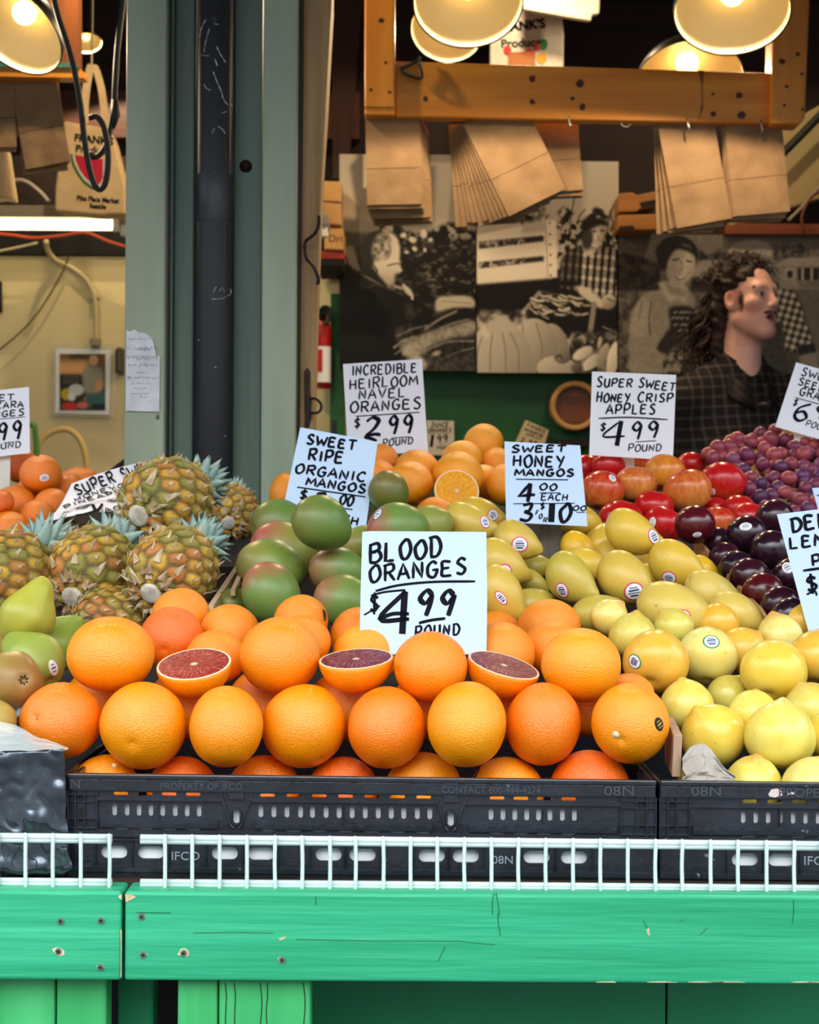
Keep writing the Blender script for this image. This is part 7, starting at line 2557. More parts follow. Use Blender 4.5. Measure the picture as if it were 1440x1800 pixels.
p.poly([(24, 186), (52, 182), (70, 206), (104, 220), (100, 238), (60, 232), (28, 214)], 0.60, 2, True)
p.noise(p.ell(118, 232, 40, 40, 0.4, 0, 6), 0.2, 0.66, 7, 46)
# man's shirt and cap behind the seller
p.poly([(196, 30), (214, 12), (258, 10), (272, 28), (268, 40), (210, 46)], 0.74, 2, True)
p.poly([(202, 44), (266, 38), (268, 80), (210, 84)], 0.46, 3)
p.poly([(170, 110), (210, 86), (270, 84), (310, 96), (332, 150), (344, 200), (318, 206), (310, 246), (180, 246)], 0.3, 2, True)
ck = (np.sin((p.X + p.Y * 0.3) * 2 * math.pi / 13) > 0).astype(float) * 0.34 + (np.sin((p.Y - p.X * 0.25) * 2 * math.pi / 13) > 0).astype(float) * 0.30
shm = p.blur(((p.X > 262) & (p.X < 346) & (p.Y > 90) & (p.Y < 206)).astype(float), 1) * (np.abs(p.a - 0.3) < 0.03)
p.put(shm, 0.16 + ck)
p.poly([(262, 160), (290, 150), (300, 246), (250, 246)], 0.26, 2)
p.poly([(316, 196), (346, 190), (350, 208), (320, 214)], 0.16, 1)
p.poly([(322, 212), (350, 206), (356, 246), (326, 246)], 0.56, 2)
# farmhouse
p.noise(p.blur(((p.Y > 18 + 4 * np.sin(p.X / 4)) & (p.Y < 44) & (p.X > 274) & (p.X < 330)).astype(float), 1), 0.24, 0.5, 6, 47)
p.poly([(274, 56), (300, 40), (372, 38), (394, 54)], 0.68, 1)
p.poly([(280, 54), (392, 54), (390, 96), (286, 96)], 0.62, 1)
p.put(p.box(296, 60, 312, 78), 0.82); p.put(p.box(299, 63, 309, 76), 0.2)
p.put(p.box(318, 58, 380, 80), 0.2)
for x in (324, 340, 356, 370):
    p.put(p.box(x, 58, x + 4, 94), 0.84)
p.put(p.box(318, 80, 382, 94), 0.52)
p.poly([(384, 56), (394, 58), (394, 104), (384, 100)], 0.14, 1)
p.noise(p.box(0, 0, 500, 246, 0) * 0.10, 0.2, 0.7, 5, 48)
picture(1085, 412, 500, 244, 5.16, 0.025, sepia(p.a * 0.92), 'photo_print', 'sepia photo print of a smiling woman in an apron before a farmhouse', 'picture', 'sepia photo prints on the back wall', 0.004)

# --- colour poster in a clear sleeve on the cream wall
p = Paint(84, 104, 3)
p.a[:] = np.array(srgb(60, 48, 30))
p.put(p.box(0, 0, 84, 20, 4), srgb(120, 92, 40))
p.put(p.box(18, 2, 54, 14, 3), srgb(30, 24, 22))
p.put(p.box(0, 14, 52, 40, 5), srgb(226, 170, 110))
p.put(p.box(0, 38, 42, 58, 2), srgb(36, 30, 30))
for y in (42, 47, 52):
    p.put(p.box(6, y, 36, y + 1.5, 0), srgb(110, 100, 90))
p.put(p.box(60, 0, 84, 30, 3), srgb(110, 80, 40))
p.poly([(44, 26), (60, 22), (78, 30), (80, 56), (70, 70), (48, 72), (42, 50)], srgb(152, 146, 128), 2, True)
p.ell(62, 12, 9, 11, srgb(206, 160, 116), 0, 2)
p.poly([(70, 44), (80, 58), (66, 80), (44, 86), (50, 78), (64, 70)], srgb(216, 160, 116), 2, True)
p.poly([(46, 76), (84, 66), (84, 98), (50, 98)], srgb(62, 104, 106), 2)
p.ell(14, 74, 14, 12, srgb(196, 176, 52), 0, 3)
p.ell(30, 66, 16, 12, srgb(206, 206, 206), 0, 3)
p.ell(22, 78, 8, 9, srgb(220, 230, 230), 0, 2)
p.ell(18, 96, 18, 9, srgb(206, 60, 40), 0, 3)
p.ell(42, 94, 12, 8, srgb(210, 120, 100), 0, 3)
p.put(p.box(60, 92, 84, 104, 1), srgb(34, 36, 38))
sl = thing('poster', 'colour poster of a worker taped to the cream wall in a clear sleeve', 'poster', W(144, 672, 5.28))
px_prism([(93, 600), (206, 603), (204, 734), (92, 731)], 5.284, 0.002).obj('clear_sleeve', pmat('clear_sleeve', srgb(240, 230, 200), 0.12, alpha=0.35), sl)
px_prism([(98, 612), (195, 615), (192, 729), (97, 726)], 5.2815, 0.0015).obj('white_sheet', M['white_paper'], sl)
o = picture(105, 622, 80, 99, 5.2795, 0.0012, p.a, 'poster_image', '', '')
for k in ('label', 'category'):
    if k in o:
        del o[k]
o.parent = sl
o.matrix_parent_inverse = Matrix.Translation(-sl.location)

# ------------------------------------------------------------------ cloth bags
M['canvas'] = pmat('canvas_cloth', srgb(226, 196, 148), 0.85, col2=srgb(212, 180, 130), scale=14, bump=0.2, bscale=60)
M['canvas_w'] = pmat('white_canvas', srgb(224, 218, 204), 0.85, col2=srgb(206, 198, 180), scale=14, bump=0.2, bscale=60)
def tote(outline, d, depth, mat_, label, handle=None, group='printed canvas shopping bags'):
    r = thing('tote_bag', label, 'bag', W(*outline[0], d), group)
    n = len(outline)
    f = [W(x, y, d) for x, y in outline]
    cx_ = sum((q.x for q in f)) / n
    cz_ = sum((q.z for q in f)) / n
    b = MB()
    bk = [Vector((q.x + (cx_ - q.x) * 0.04, d + depth, q.z + (cz_ - q.z) * 0.04)) for q in f]
    b.add(f + bk, [tuple(range(n)), tuple(range(2 * n - 1, n - 1, -1))] + [((i + 1) % n, i, i + n, (i + 1) % n + n) for i in range(n)])
    b.obj('bag_body', mat_, r, bevel=0.006)
    if handle:
        for k, h in enumerate(handle):
            pts = catmull([W(x, y, d + 0.004 + 0.03 * k) for x, y in h], 6)
            vs = []
            for q in pts:
                vs += [q + Vector((-0.011, 0, 0.002)), q + Vector((0.011, 0, -0.002))]
            b = MB()
            b.add(vs, [(2 * i, 2 * i + 1, 2 * i + 3, 2 * i + 2) for i in range(len(pts) - 1)])
            b.obj('handle', mat_, r, solid=0.003)
    return r
tt = tote([(112, 212), (193, 226), (200, 245), (221, 330), (221, 376), (190, 376), (180, 378), (96, 370), (97, 330)], 4.45, 0.10, M['canvas'], 'canvas shopping bag with a watermelon slice print hanging in the cream bay',
          [[(148, 216), (150, 170), (156, 130), (162, 113), (170, 125), (180, 165), (186, 225)]])
wire([(161, 116), (162, 60), (163, -60), (163, -176)], 4.466, 0.003, M['galv'], 'bag_hanger', 'pale cord from the ceiling holding the watermelon print bag', 'cord', 3)
kx = 4.449
def flat(pts, d, mat_, name, par, th=0.0006):
    return px_prism(pts, d, th).obj(name, mat_, par)
arc = lambda cx, cy, r, a0, a1, n: [(cx + r * math.cos(math.radians(a0 + (a1 - a0) * i / n)), cy + r * math.sin(math.radians(a0 + (a1 - a0) * i / n))) for i in range(n + 1)]
flat([(123, 270), (186, 281)] + [(186, 318), (182, 330), (172, 336), (160, 332), (146, 322), (134, 305), (126, 288)], kx, pmat('melon_green', srgb(48, 104, 42), 0.8), 'print_rind', tt)
flat([(127, 271), (184, 280.5)] + [(184, 314), (179, 326), (172, 331), (161, 327), (148, 317), (137, 301), (130, 286)], kx - 0.0008, M['canvas_w'], 'print_white', tt)
flat([(131, 272), (181, 280)] + [(181, 312), (176, 322), (171, 326), (162, 322), (150, 312), (140, 298), (134, 284)], kx - 0.0016, pmat('melon_red', srgb(196, 24, 62), 0.8), 'print_flesh', tt)
def label_text(s_, px, py, hpx, d, par, rot=0.0, sx=1.0, bold=0.0, mat_='ink'):
    Mt = Matrix.Translation(W(px, py, d)) @ FACE_CAM @ Matrix.Rotation(rot, 4, 'Z')
    return mesh_obj('lettering', text_mesh(s_, hpx * d / F * 1.4, 0.0003, M[mat_], Mt, sx=sx, bold=bold), par)
label_text("FRANK'S", 165, 246, 13, kx - 0.0006, tt, -0.10, 1.0, 0.0012)
label_text('Produce', 163, 264, 13, kx - 0.0006, tt, -0.08, 1.0, 0.0008)
label_text('Pike Place Market', 172, 351, 9, kx - 0.0006, tt, -0.07, 0.82, 0.0008)
label_text('Seattle', 172, 363, 8, kx - 0.0006, tt, -0.06, 0.95, 0.0008)
tt = tote([(862, 0), (986, 0), (992, 60), (990, 214), (900, 240), (860, 214)], 4.9, 0.08, M['canvas_w'], 'white canvas bag with a fruit crate print hanging behind the pine rail',
          [[(880, 4), (884, -60), (900, -120), (918, -60), (922, 4)]])
label_text("FRANK'S", 916, 46, 16, 4.899, tt, 0.12, 1.0, 0.0018)
label_text('Produce', 916, 76, 15, 4.899, tt, 0.06, 1.0, 0.0012)
label_text('Seattle', 914, 220, 10, 4.899, tt, 0.0, 1.0, 0.001)
flat([(893, 92), (941, 90), (943, 160), (893, 160)], 4.8985, pmat('printed_crate_brown', srgb(176, 110, 60), 0.8), 'print_crate', tt)
for (x, y, rx, ry, c) in ((892, 88, 7, 8, srgb(190, 60, 50)), (944, 82, 6, 8, srgb(196, 70, 60)), (956, 78, 7, 10, srgb(60, 130, 70)), (952, 102, 9, 10, srgb(214, 160, 50)), (930, 92, 8, 6, srgb(200, 90, 60))):
    flat([(x + rx * math.cos(2 * math.pi * k / 12), y + ry * math.sin(2 * math.pi * k / 12)) for k in range(12)], 4.897 - 0.0004 * (x % 3), pmat('printed_fruit', c, 0.8), 'print_fruit', tt)
r_ = tote([(922, -60), (1060, -60), (1054, 24), (1041, 26), (1040, 37), (985, 28), (920, 16)], 4.75, 0.03, M['canvas_w'], 'folded white cloth hanging above the printed fruit crate bag', None, None)
r_.name = 'folded_cloth'
r_['category'] = 'cloth'
del r_['label']; r_['label'] = 'folded white cloth hanging above the printed fruit crate bag'
r_ = tote([(-40, 240), (8, 256), (22, 350), (2, 346), (-40, 352)], 4.5, 0.08, M['canvas'], 'corner of a pale canvas bag at the edge of the photo', None)

# ------------------------------------------------------------------ cartons, crates and fittings behind the stall
def carton(pts, d, th, label, text=None):
    r = thing('cardboard_box', label, 'box', W(*pts[0], d), 'cardboard boxes on the high shelf')
    px_prism(pts, d, th).obj('box_body', M['carton'], r, bevel=0.004)
    ys = [q[1] for q in pts]
    xs = [q[0] for q in pts]
    y = min(ys) + (max(ys) - min(ys)) * 0.48
    if text:
        label_text(text, (min(xs) + max(xs)) / 2 + 3, y, 13, d - 0.0012, r, 0, 1.0, 0.0, 'knot')
    return r
carton([(566, 318), (600, 319), (600, 356), (566, 353)], 5.0, 0.2, 'cardboard box on top of the stack beside the old farmer print')
carton([(565, 355), (600, 358), (600, 396), (565, 392)], 5.0, 0.2, 'cardboard box under the topmost one beside the old farmer print')
carton([(570, 401), (604, 402), (604, 440), (570, 438)], 5.0, 0.2, 'marked cardboard box below the stack beside the old farmer print', 'Dri')
o = px_prism([(556, 455), (602, 456), (602, 466), (556, 466)], 4.95, 0.3).obj('box_shelf', M['dark_liner'])
tag(o, 'dark shelf edge under the marked cardboard box', 'shelf')
o = px_prism([(560, 440), (604, 441), (604, 455), (560, 454)], 5.02, 0.2).obj('red_box', pmat('red_carton', srgb(170, 40, 24), 0.6))
tag(o, 'low red box between the marked cardboard box and the dark shelf', 'box')
def crate_box(pts, slot, d, label):
    r = thing('wooden_box', label, 'box', W(*pts[0], d), 'wooden boxes on the back shelf')
    px_prism(pts, d, 0.15).obj('box_body', wood_mat('amber_box_wood', srgb(176, 116, 44), srgb(148, 92, 34), 'X', 8, 0.5), r, bevel=0.004)
    px_prism(slot, d - 0.001, 0.003).obj('hand_slot', M['dark_liner'], r)
    return r
crate_box([(1088, 340), (1112, 338), (1120, 343), (1154, 336), (1154, 362), (1124, 368), (1120, 372), (1088, 373)], [(1124, 356), (1154, 350), (1154, 360), (1128, 366)], 5.05, 'amber wooden box with a hand slot, upper one behind the plump bag bundle')
crate_box([(1086, 378), (1154, 376), (1154, 404), (1120, 404), (1086, 404)], [(1088, 398), (1112, 396), (1118, 403), (1088, 404)], 5.05, 'amber wooden box with a hand slot, lower one behind the plump bag bundle')
o = px_prism([(1275, 398), (1300, 392), (1460, 394), (1460, 412), (1275, 411)], 5.12, 0.15).obj('shelf_board', wood_mat('red_brown_shelf', srgb(140, 70, 28), srgb(112, 52, 20), 'X', 8, 0.5))
tag(o, 'reddish brown shelf board on top of the farmhouse print', 'shelf')
b = MB()
b.prism([W(x, y, 5.2) for x, y in ((1376, 222), (1500, 150), (1500, 330), (1290, 400), (1282, 396), (1290, 378))], (0, 0.08, 0))
tag(b.obj('sloping_duct', pmat('cream_duct', srgb(176, 156, 104), 0.6), None, bevel=0.01), 'pale sloping duct in the corner behind the last bag bundle', 'duct')
wire([(1376, 270), (1400, 246), (1440, 205), (1480, 165)], 5.1, 0.014, M['black'], 'dark_conduit', 'dark conduit running up along the pale sloping duct', 'conduit')
wire([(1386, 388), (1410, 364), (1440, 330), (1480, 290)], 5.12, 0.006, M['grey_metal'], 'thin_rail', 'thin grey rail below the sloping duct', 'rail')
wire([(1414, 408), (1410, 380), (1424, 350), (1436, 340), (1460, 330)], 5.1, 0.005, pmat('brown_flex', srgb(110, 50, 24), 0.5), 'flex', 'brown flex looping on the shelf board in the corner', 'cable')

ex = thing('fire_extinguisher', 'red fire extinguisher with a white label beside the green boards', 'fire extinguisher', W(568, 620, 5.2))
xc = W(569, 620, 5.2).x
z0, z1 = W(569, 683, 5.2).z, W(569, 562, 5.2).z
Rx = PX(13, 5.2)
M['red'] = pmat('red_enamel', srgb(190, 24, 20), 0.25)
b = MB(); b.lathe([(0.0005, z0), (Rx, z0), (Rx, z1 - 0.03), (Rx * 0.75, z1 - 0.012), (Rx * 0.35, z1), (Rx * 0.35, z1 + 0.02), (0.0005, z1 + 0.02)], 28, 0, Matrix.Translation((xc, 5.2, 0)))
b.obj('cylinder', M['red'], ex, smooth=True)
b = MB(); b.lathe([(Rx * 1.01, z0 + 0.02), (Rx * 1.01, W(569, 610, 5.2).z)], 28, 0, Matrix.Translation((xc, 5.2, 0)))
b.obj('label_band', M['white_paper'], ex, smooth=True)
px_prism([(556, 614), (567, 614), (567, 653), (556, 653)], 5.2 - Rx * 1.06, 0.002).obj('red_panel', M['red'], ex)
b = MB()
b.tube(catmull([W(566, 562, 5.19), W(562, 550, 5.18), W(570, 540, 5.17), W(580, 545, 5.17), W(578, 560, 5.17), W(572, 570, 5.16)], 6), 0.008, 0, 8)
b.box(W(571, 548, 5.19), (0.05, 0.03, 0.02))
b.obj('valve_handle', M['black'], ex)
MB().box(W(571, 640, 5.245), (0.03, 0.09, 0.03)).obj('bracket', M['iron'], ex)

rt = thing('round_tray', 'round pale-rimmed wooden tray leaning on the green boards beside the apple card', 'tray', W(1010, 714, 5.2))
b = MB()
Rt = PX(44, 5.22)
Mx = Matrix.Translation(W(1010, 714, 5.22)) @ Matrix.Rotation(math.radians(90), 4, 'X')
b.lathe([(Rt, -0.03), (Rt, 0.022), (Rt * 0.93, 0.030), (Rt * 0.86, 0.024), (Rt * 0.82, 0.026), (Rt * 0.77, 0.018), (Rt * 0.77, -0.006)], 56, 0, Mx)
b.obj('rim', wood_mat('pale_rim_wood', srgb(196, 150, 92), srgb(172, 126, 72), 'X', 8, 0.5), rt, smooth=True)
b = MB(); b.lathe([(0.0005, 0.0), (Rt * 0.78, 0.0), (Rt * 0.78, -0.03), (0.0005, -0.03)], 56, 0, Mx)
b.obj('tray_base', wood_mat('dark_tray_wood', srgb(108, 58, 18), srgb(84, 42, 12), 'X', 10, 0.4), rt)
o = px_prism([(984, 771), (1040, 773), (1040, 786), (984, 784)], 5.1, 0.15).obj('narrow_shelf', M['dark_liner'])
tag(o, 'narrow dark shelf below the round wooden tray', 'shelf')
o = px_prism([(583, 738), (592, 738), (588, 1462), (580, 1462)], 5.15, 0.02).obj('black_handle_tool', M['black'])
tag(o, 'black and yellow tool handle beside the green board edge', 'tool')

cb = thing('cardboard_flap', 'open cardboard box standing behind the grapes', 'box', W(1360, 770, 3.0))
px_prism([(1322, 840), (1331, 768), (1346, 772), (1390, 720), (1412, 700), (1470, 700), (1470, 840)], 3.0, 0.004).obj('flap', M['carton'], cb)
px_prism([(1390, 840), (1392, 735), (1470, 720), (1470, 840)], 2.97, 0.004).obj('flap', M['carton'], cb)
MB().box(W(1420, 900, 3.03), (0.22, 0.12, 0.30)).obj('box_body', M['carton'], cb)
MB().box((W(1420, 900, 3.03).x, 3.03, 0.43), (0.24, 0.14, 0.86)).obj('stand', M['riser'], cb)

# ------------------------------------------------------------------ wraps and papers round the front crates
def crumple(outline_fn, nu, nv, amp, sc, mats, name, label, cat, solid=0.0006, seed=0.0, smooth=False):
    b = MB()
    def fn(u, v):
        p_ = outline_fn(u, v)
        n1 = mnoise.noise(Vector((u * sc + seed, v * sc, 1.0)))
        n2 = mnoise.noise(Vector((u * sc * 2.7, v * sc * 2.7 + seed, 4.0)))
        return p_ + Vector((0.3 * amp * n2, -abs(n1) * amp - 0.5 * amp * abs(n2), 0.3 * amp * n1))
    b.grid(fn, nu, nv)
    o = b.obj(name, mats, None, smooth=smooth, solid=solid)
    return tag(o, label, cat)
tape_m = pmat('shiny_tape', srgb(64, 70, 78), 0.12, col2=srgb(108, 116, 124), scale=10, metallic=0.8, bump=0.0)
def tape_fn(u, v):
    xl, xr = -70, [(0, 114), (0.55, 119), (0.8, 124), (0.92, 128), (1.0, 112)]
    for (a, xa), (b_, xb_) in zip(xr[:-1], xr[1:]):
        if v <= b_ + 1e-9:
            x1 = xa + (xb_ - xa) * (v - a) / (b_ - a)
            break
    y0 = 1322 - 4 * u
    y1 = 1524 + 14 * u
    return W(xl + (x1 - xl) * u, y0 + (y1 - y0) * v, 1.5425)
crumple(tape_fn, 40, 46, 0.010, 2.6, tape_m, 'tape_wrap', 'shiny silver-black tape wrapped over the corner of the pear crate', 'tape', seed=3.0, smooth=True)
film = pmat('plastic_film', srgb(226, 236, 234), 0.12, alpha=0.5, bump=0.3, bscale=30)
def film_fn(u, v):
    p0 = (-40 + 160 * u, 1322 - 6 * u)
    top = [(0, 1258), (0.45, 1276), (0.7, 1296), (1.0, 1314)]
    for (a, ya), (b_, yb_) in zip(top[:-1], top[1:]):
        if u <= b_ + 1e-9:
            yt = ya + (yb_ - ya) * (u - a) / (b_ - a)
            break
    return W(p0[0], p0[1] + (yt - p0[1]) * v, 1.548 + 0.03 * v)
crumple(film_fn, 30, 18, 0.006, 4.0, film, 'plastic_film', 'clear plastic film bunched over the taped edge of the pear crate', 'film', 0, 7.0, True)
def paper_fn(u, v):
    x = 1200 + 88 * u
    yt = 1330 - 22 * math.sin(math.pi * min(1, u * 1.1 + 0.1)) + 34 * max(0, u - 0.5) * 2 * u
    return W(x, 1374 + (yt - 1374) * v, 1.563 + 0.020 * v)
crumple(paper_fn, 16, 12, 0.014, 1.7, pmat('grey_tissue', srgb(176, 168, 158), 0.8, col2=srgb(158, 150, 140), scale=20), 'crumpled_paper', 'crumpled grey paper stuffed in the corner of the lemon plum crate', 'paper', 0.001, 11.0)
def liner_fn(u, v):
    return W(-10 + 125 * u, 1200 + (90 * v) - 10 * math.sin(3 * u), 1.70 - 0.06 * v)
crumple(lambda u, v: W(20 + 24 * u + 0, 1238 + 30 * v - 16 * u, 1.66 - 0.02 * v), 8, 8, 0.004, 3.0, pmat('grey_film', srgb(150, 166, 172), 0.3), 'plastic_scrap', 'grey plastic scrap between the pears and the dimpled blood orange', 'film', 0.0006, 2.0)
# cardboard divider between the two front crates
dv = MB()
a = [W(1166, 1362, 1.605), W(1196, 1366, 1.585), W(1199, 1296, 1.585), W(1189, 1280, 1.60), W(1181, 1262, 1.63), W(1172, 1280, 1.65), W(1166, 1330, 1.64)]
dv.prism([W(1197, 1366, 1.583), W(1200, 1292, 1.583), W(1183, 1258, 1.70), W(1183, 1340, 1.70)], (-0.009, 0, 0))
o = dv.obj('cardboard_divider', wood_mat('torn_cardboard', srgb(190, 160, 130), srgb(150, 118, 92), 'Z', 16, 0.8, bump=0.5), None, bevel=0.001)
tag(o, 'torn cardboard divider between the blood oranges and the lemon plums', 'divider')
# ------------------------------------------------------------------ the seller: one continuous body grown from a distance field
def surf_nets(Fv, xs, ys, zs):
    s = Fv < 0
    nx, ny, nz = Fv.shape
    def cr(a, i, j, k):
        return a[i:nx - 1 + i, j:ny - 1 + j, k:nz - 1 + k]
    corners = [(i, j, k) for i in (0, 1) for j in (0, 1) for k in (0, 1)]
    cnt = sum(cr(s, *c).astype(np.int8) for c in corners)
    act = (cnt > 0) & (cnt < 8)
    I, J, Kk = np.nonzero(act)
    val = {c: Fv[I + c[0], J + c[1], Kk + c[2]] for c in corners}
    acc = np.zeros((len(I), 3))
    num = np.zeros(len(I))
    for c in corners:
        for ax in range(3):
            if c[ax] == 0:
                e = list(c); e[ax] = 1; e = tuple(e)
                a, b = val[c], val[e]
                m = (a < 0) != (b < 0)
                t = np.where(m, a / np.where(m, a - b, 1), 0)
                p = np.zeros((len(I), 3))
                for q, (g, idx) in enumerate(((xs, I), (ys, J), (zs, Kk))):
                    lo, hi = g[idx + c[q]], g[idx + e[q]]
                    p[:, q] = lo + (hi - lo) * t
                acc += p * m[:, None]
                num += m
    V = acc / num[:, None]
    ids = -np.ones(act.shape, dtype=np.int64)
    ids[I, J, Kk] = np.arange(len(I))
    faces = []
    for ax in range(3):
        o1, o2 = [(1, 2), (2, 0), (0, 1)][ax]
        n_ = [nx, ny, nz]
        sl0 = [slice(1, n_[q] - 1) for q in range(3)]
        sl1 = [slice(1, n_[q] - 1) for q in range(3)]
        sl0[ax] = slice(0, n_[ax] - 1)
        sl1[ax] = slice(1, n_[ax])
        a, b = s[tuple(sl0)], s[tuple(sl1)]
        D = np.argwhere(a != b)
        if not len(D):
            continue
        flip = a[tuple(D.T)]
        base = D.copy()
        for q in range(3):
            if q != ax:
                base[:, q] += 1
        def cell(d1, d2):
            c = base.copy()
            c[:, o1] += d1
            c[:, o2] += d2
            return ids[c[:, 0], c[:, 1], c[:, 2]]
        Q = np.stack([cell(-1, -1), cell(0, -1), cell(0, 0), cell(-1, 0)], 1)
        Q[~flip] = Q[~flip][:, ::-1]
        faces.append(Q)
    Fc = np.concatenate(faces)
    return V, Fc[(Fc >= 0).all(1)]

def np_mesh(name, V, Fc, mats, smooth=True):
    me = bpy.data.meshes.new(name)
    me.vertices.add(len(V))
    me.vertices.foreach_set('co', V.astype(np.float32).ravel())
    me.loops.add(Fc.size)
    me.loops.foreach_set('vertex_index', Fc.astype(np.int32).ravel())
    me.polygons.add(len(Fc))
    me.polygons.foreach_set('loop_start', np.arange(0, Fc.size, 4, dtype=np.int32))
    me.update(calc_edges=True)
    me.polygons.foreach_set('use_smooth', [smooth] * len(Fc))
    for m_ in mats:
        me.materials.append(m_)
    return me

def smin(a, b, k):
    h = np.clip(0.5 + 0.5 * (b - a) / k, 0, 1)
    return b * (1 - h) + a * h - k * h * (1 - h)
def smax(a, b, k):
    return -smin(-a, -b, k)

PY = 4.40                                   # the seller stands behind the display
HC = W(1314, 530, PY)                       # centre of the head
HS = 0.93
YAW = math.radians(39)                      # head turned towards the viewer's right
fwd = Vector((math.sin(YAW), -math.cos(YAW), 0.03)).normalized()
rgt = fwd.cross(Vector((0, 0, 1))).normalized()
upv = rgt.cross(fwd)
def head_local(X, Y, Z):
    """world offsets from the head centre -> (side, forward, up) in head units"""
    return ((X * rgt.x + Y * rgt.y + Z * rgt.z) / HS, (X * fwd.x + Y * fwd.y + Z * fwd.z) / HS, (X * upv.x + Y * upv.y + Z * upv.z) / HS)
def head_world(a, f, u):
    return HC + (rgt * a + fwd * f + upv * u) * HS
BY = math.radians(18)                       # torso turned a little the same way
bf = Vector((math.sin(BY), -math.cos(BY), 0))
br = bf.cross(Vector((0, 0, 1)))
def body_local(X, Y, Z):
    return (X * br.x + Y * br.y, X * bf.x + Y * bf.y, Z)

class SDF:
    def __init__(self, a, f, u):
        self.p = (a, f, u)
        self.v = np.full(np.broadcast(a, f, u).shape, 9.0, dtype=np.float32)
    def ell(self, c, r, k=0.02, cut=False, rotx=0.0):
        a, f, u = (self.p[i] - c[i] for i in range(3))
        if rotx:
            cs, sn = math.cos(rotx), math.sin(rotx)
            f, u = f * cs + u * sn, -f * sn + u * cs
        q = np.sqrt((a / r[0]) ** 2 + (f / r[1]) ** 2 + (u / r[2]) ** 2)
        q2 = np.sqrt((a / r[0] ** 2) ** 2 + (f / r[1] ** 2) ** 2 + (u / r[2] ** 2) ** 2)
        d = q * (q - 1) / np.maximum(q2, 1e-6)
        self.v = smax(self.v, -d, k) if cut else smin(self.v, d, k)
    def cap(self, p0, p1, r0, r1, k=0.02):
        e = [p1[i] - p0[i] for i in range(3)]
        l2 = sum(x * x for x in e)
        t = np.clip(sum((self.p[i] - p0[i]) * e[i] for i in range(3)) / l2, 0, 1)
        d = np.sqrt(sum((self.p[i] - p0[i] - e[i] * t) ** 2 for i in range(3))) - (r0 + (r1 - r0) * t)
        self.v = smin(self.v, d, k)

def grid_axis(parts):
    out = []
    for a, b, st in parts:
        n = max(1, int(round((b - a) / st)))
        out += [a + (b - a) * i / n for i in range(n)]
    return np.array(out + [parts[-1][1]])

def head_sdf(S):
    S.ell((0, -0.018, 0.045), (0.074, 0.094, 0.080), 0.02)
    S.ell((0, 0.022, 0.00), (0.064, 0.068, 0.085), 0.02)
    S.ell((0, 0.030, -0.055), (0.054, 0.056, 0.062), 0.03)
    for s_ in (-1, 1):
        S.cap((0.050 * s_, 0.004, -0.060), (0.012 * s_, 0.068, -0.098), 0.020, 0.018, 0.03)
        S.ell((0.042 * s_, 0.058, -0.014), (0.022, 0.022, 0.018), 0.02)
    S.ell((0, 0.074, -0.100), (0.021, 0.019, 0.017), 0.02)
    S.cap((-0.036, 0.070, 0.030), (0.036, 0.070, 0.030), 0.013, 0.013, 0.02)
    S.ell((0.031, 0.092, 0.010), (0.017, 0.016, 0.011), 0.012, True)
    S.ell((-0.031, 0.092, 0.010), (0.017, 0.016, 0.011), 0.012, True)
    S.cap((0, 0.082, 0.022), (0, 0.104, -0.020), 0.0085, 0.0115, 0.014)
    for s_ in (-1, 1):
        S.ell((0.0115 * s_, 0.094, -0.026), (0.0085, 0.010, 0.0075), 0.007)
    S.ell((0, 0.076, -0.056), (0.027, 0.016, 0.022), 0.015)
    S.cap((-0.019, 0.083, -0.049), (0.019, 0.083, -0.049), 0.0055, 0.0055, 0.008)
    S.cap((-0.016, 0.081, -0.071), (0.016, 0.081, -0.071), 0.0065, 0.0065, 0.008)
    S.ell((0, 0.090, -0.060), (0.019, 0.022, 0.0075), 0.004, True)
    for s_ in (-1, 1):
        S.ell((0.073 * s_, -0.008, -0.004), (0.010, 0.020, 0.032), 0.008, False, 0.25)
        S.ell((0.081 * s_, -0.004, 0.000), (0.006, 0.010, 0.017), 0.005, True, 0.25)

SH = 0.205
def arms(S, infl=0.0, hands=True):
    for s_ in (-1, 1):
        S.cap((SH * s_, -0.055, -0.315), ((SH + 0.035) * s_, -0.045, -0.57), 0.052 + infl, 0.043 + infl, 0.04)
        S.cap(((SH + 0.035) * s_, -0.045, -0.57), (0.150 * s_, 0.160, -0.655), 0.041 + infl, (0.029 if hands else 0.036) + infl, 0.03)
        if hands:
            S.ell((0.128 * s_, 0.205, -0.670), (0.038, 0.046, 0.020), 0.02)
            for q, (dx, ln) in enumerate(((-0.027, 0.060), (-0.009, 0.070), (0.009, 0.066), (0.027, 0.050))):
                p0 = ((0.120 + dx) * s_, 0.236, -0.672)
                p1 = ((0.114 + dx) * s_, 0.236 + ln * 0.6, -0.678)
                p2 = ((0.110 + dx) * s_, 0.236 + ln, -0.700)
                S.cap(p0, p1, 0.0092, 0.0085, 0.006)
                S.cap(p1, p2, 0.0085, 0.0072, 0.003)
            S.cap((0.100 * s_, 0.180, -0.668), (0.080 * s_, 0.215, -0.690), 0.012, 0.009, 0.008)
def torso(S, infl=0.0):
    for s_ in (-1, 1):
        S.cap((0.045 * s_, -0.055, -0.215), (0.175 * s_, -0.060, -0.285), 0.046 + infl, 0.052 + infl, 0.05)
    S.ell((0, -0.050, -0.42), (0.182 + infl, 0.118 + infl, 0.20 + infl), 0.06)
    S.ell((0, -0.045, -0.64), (0.160 + infl, 0.115 + infl, 0.20), 0.06)

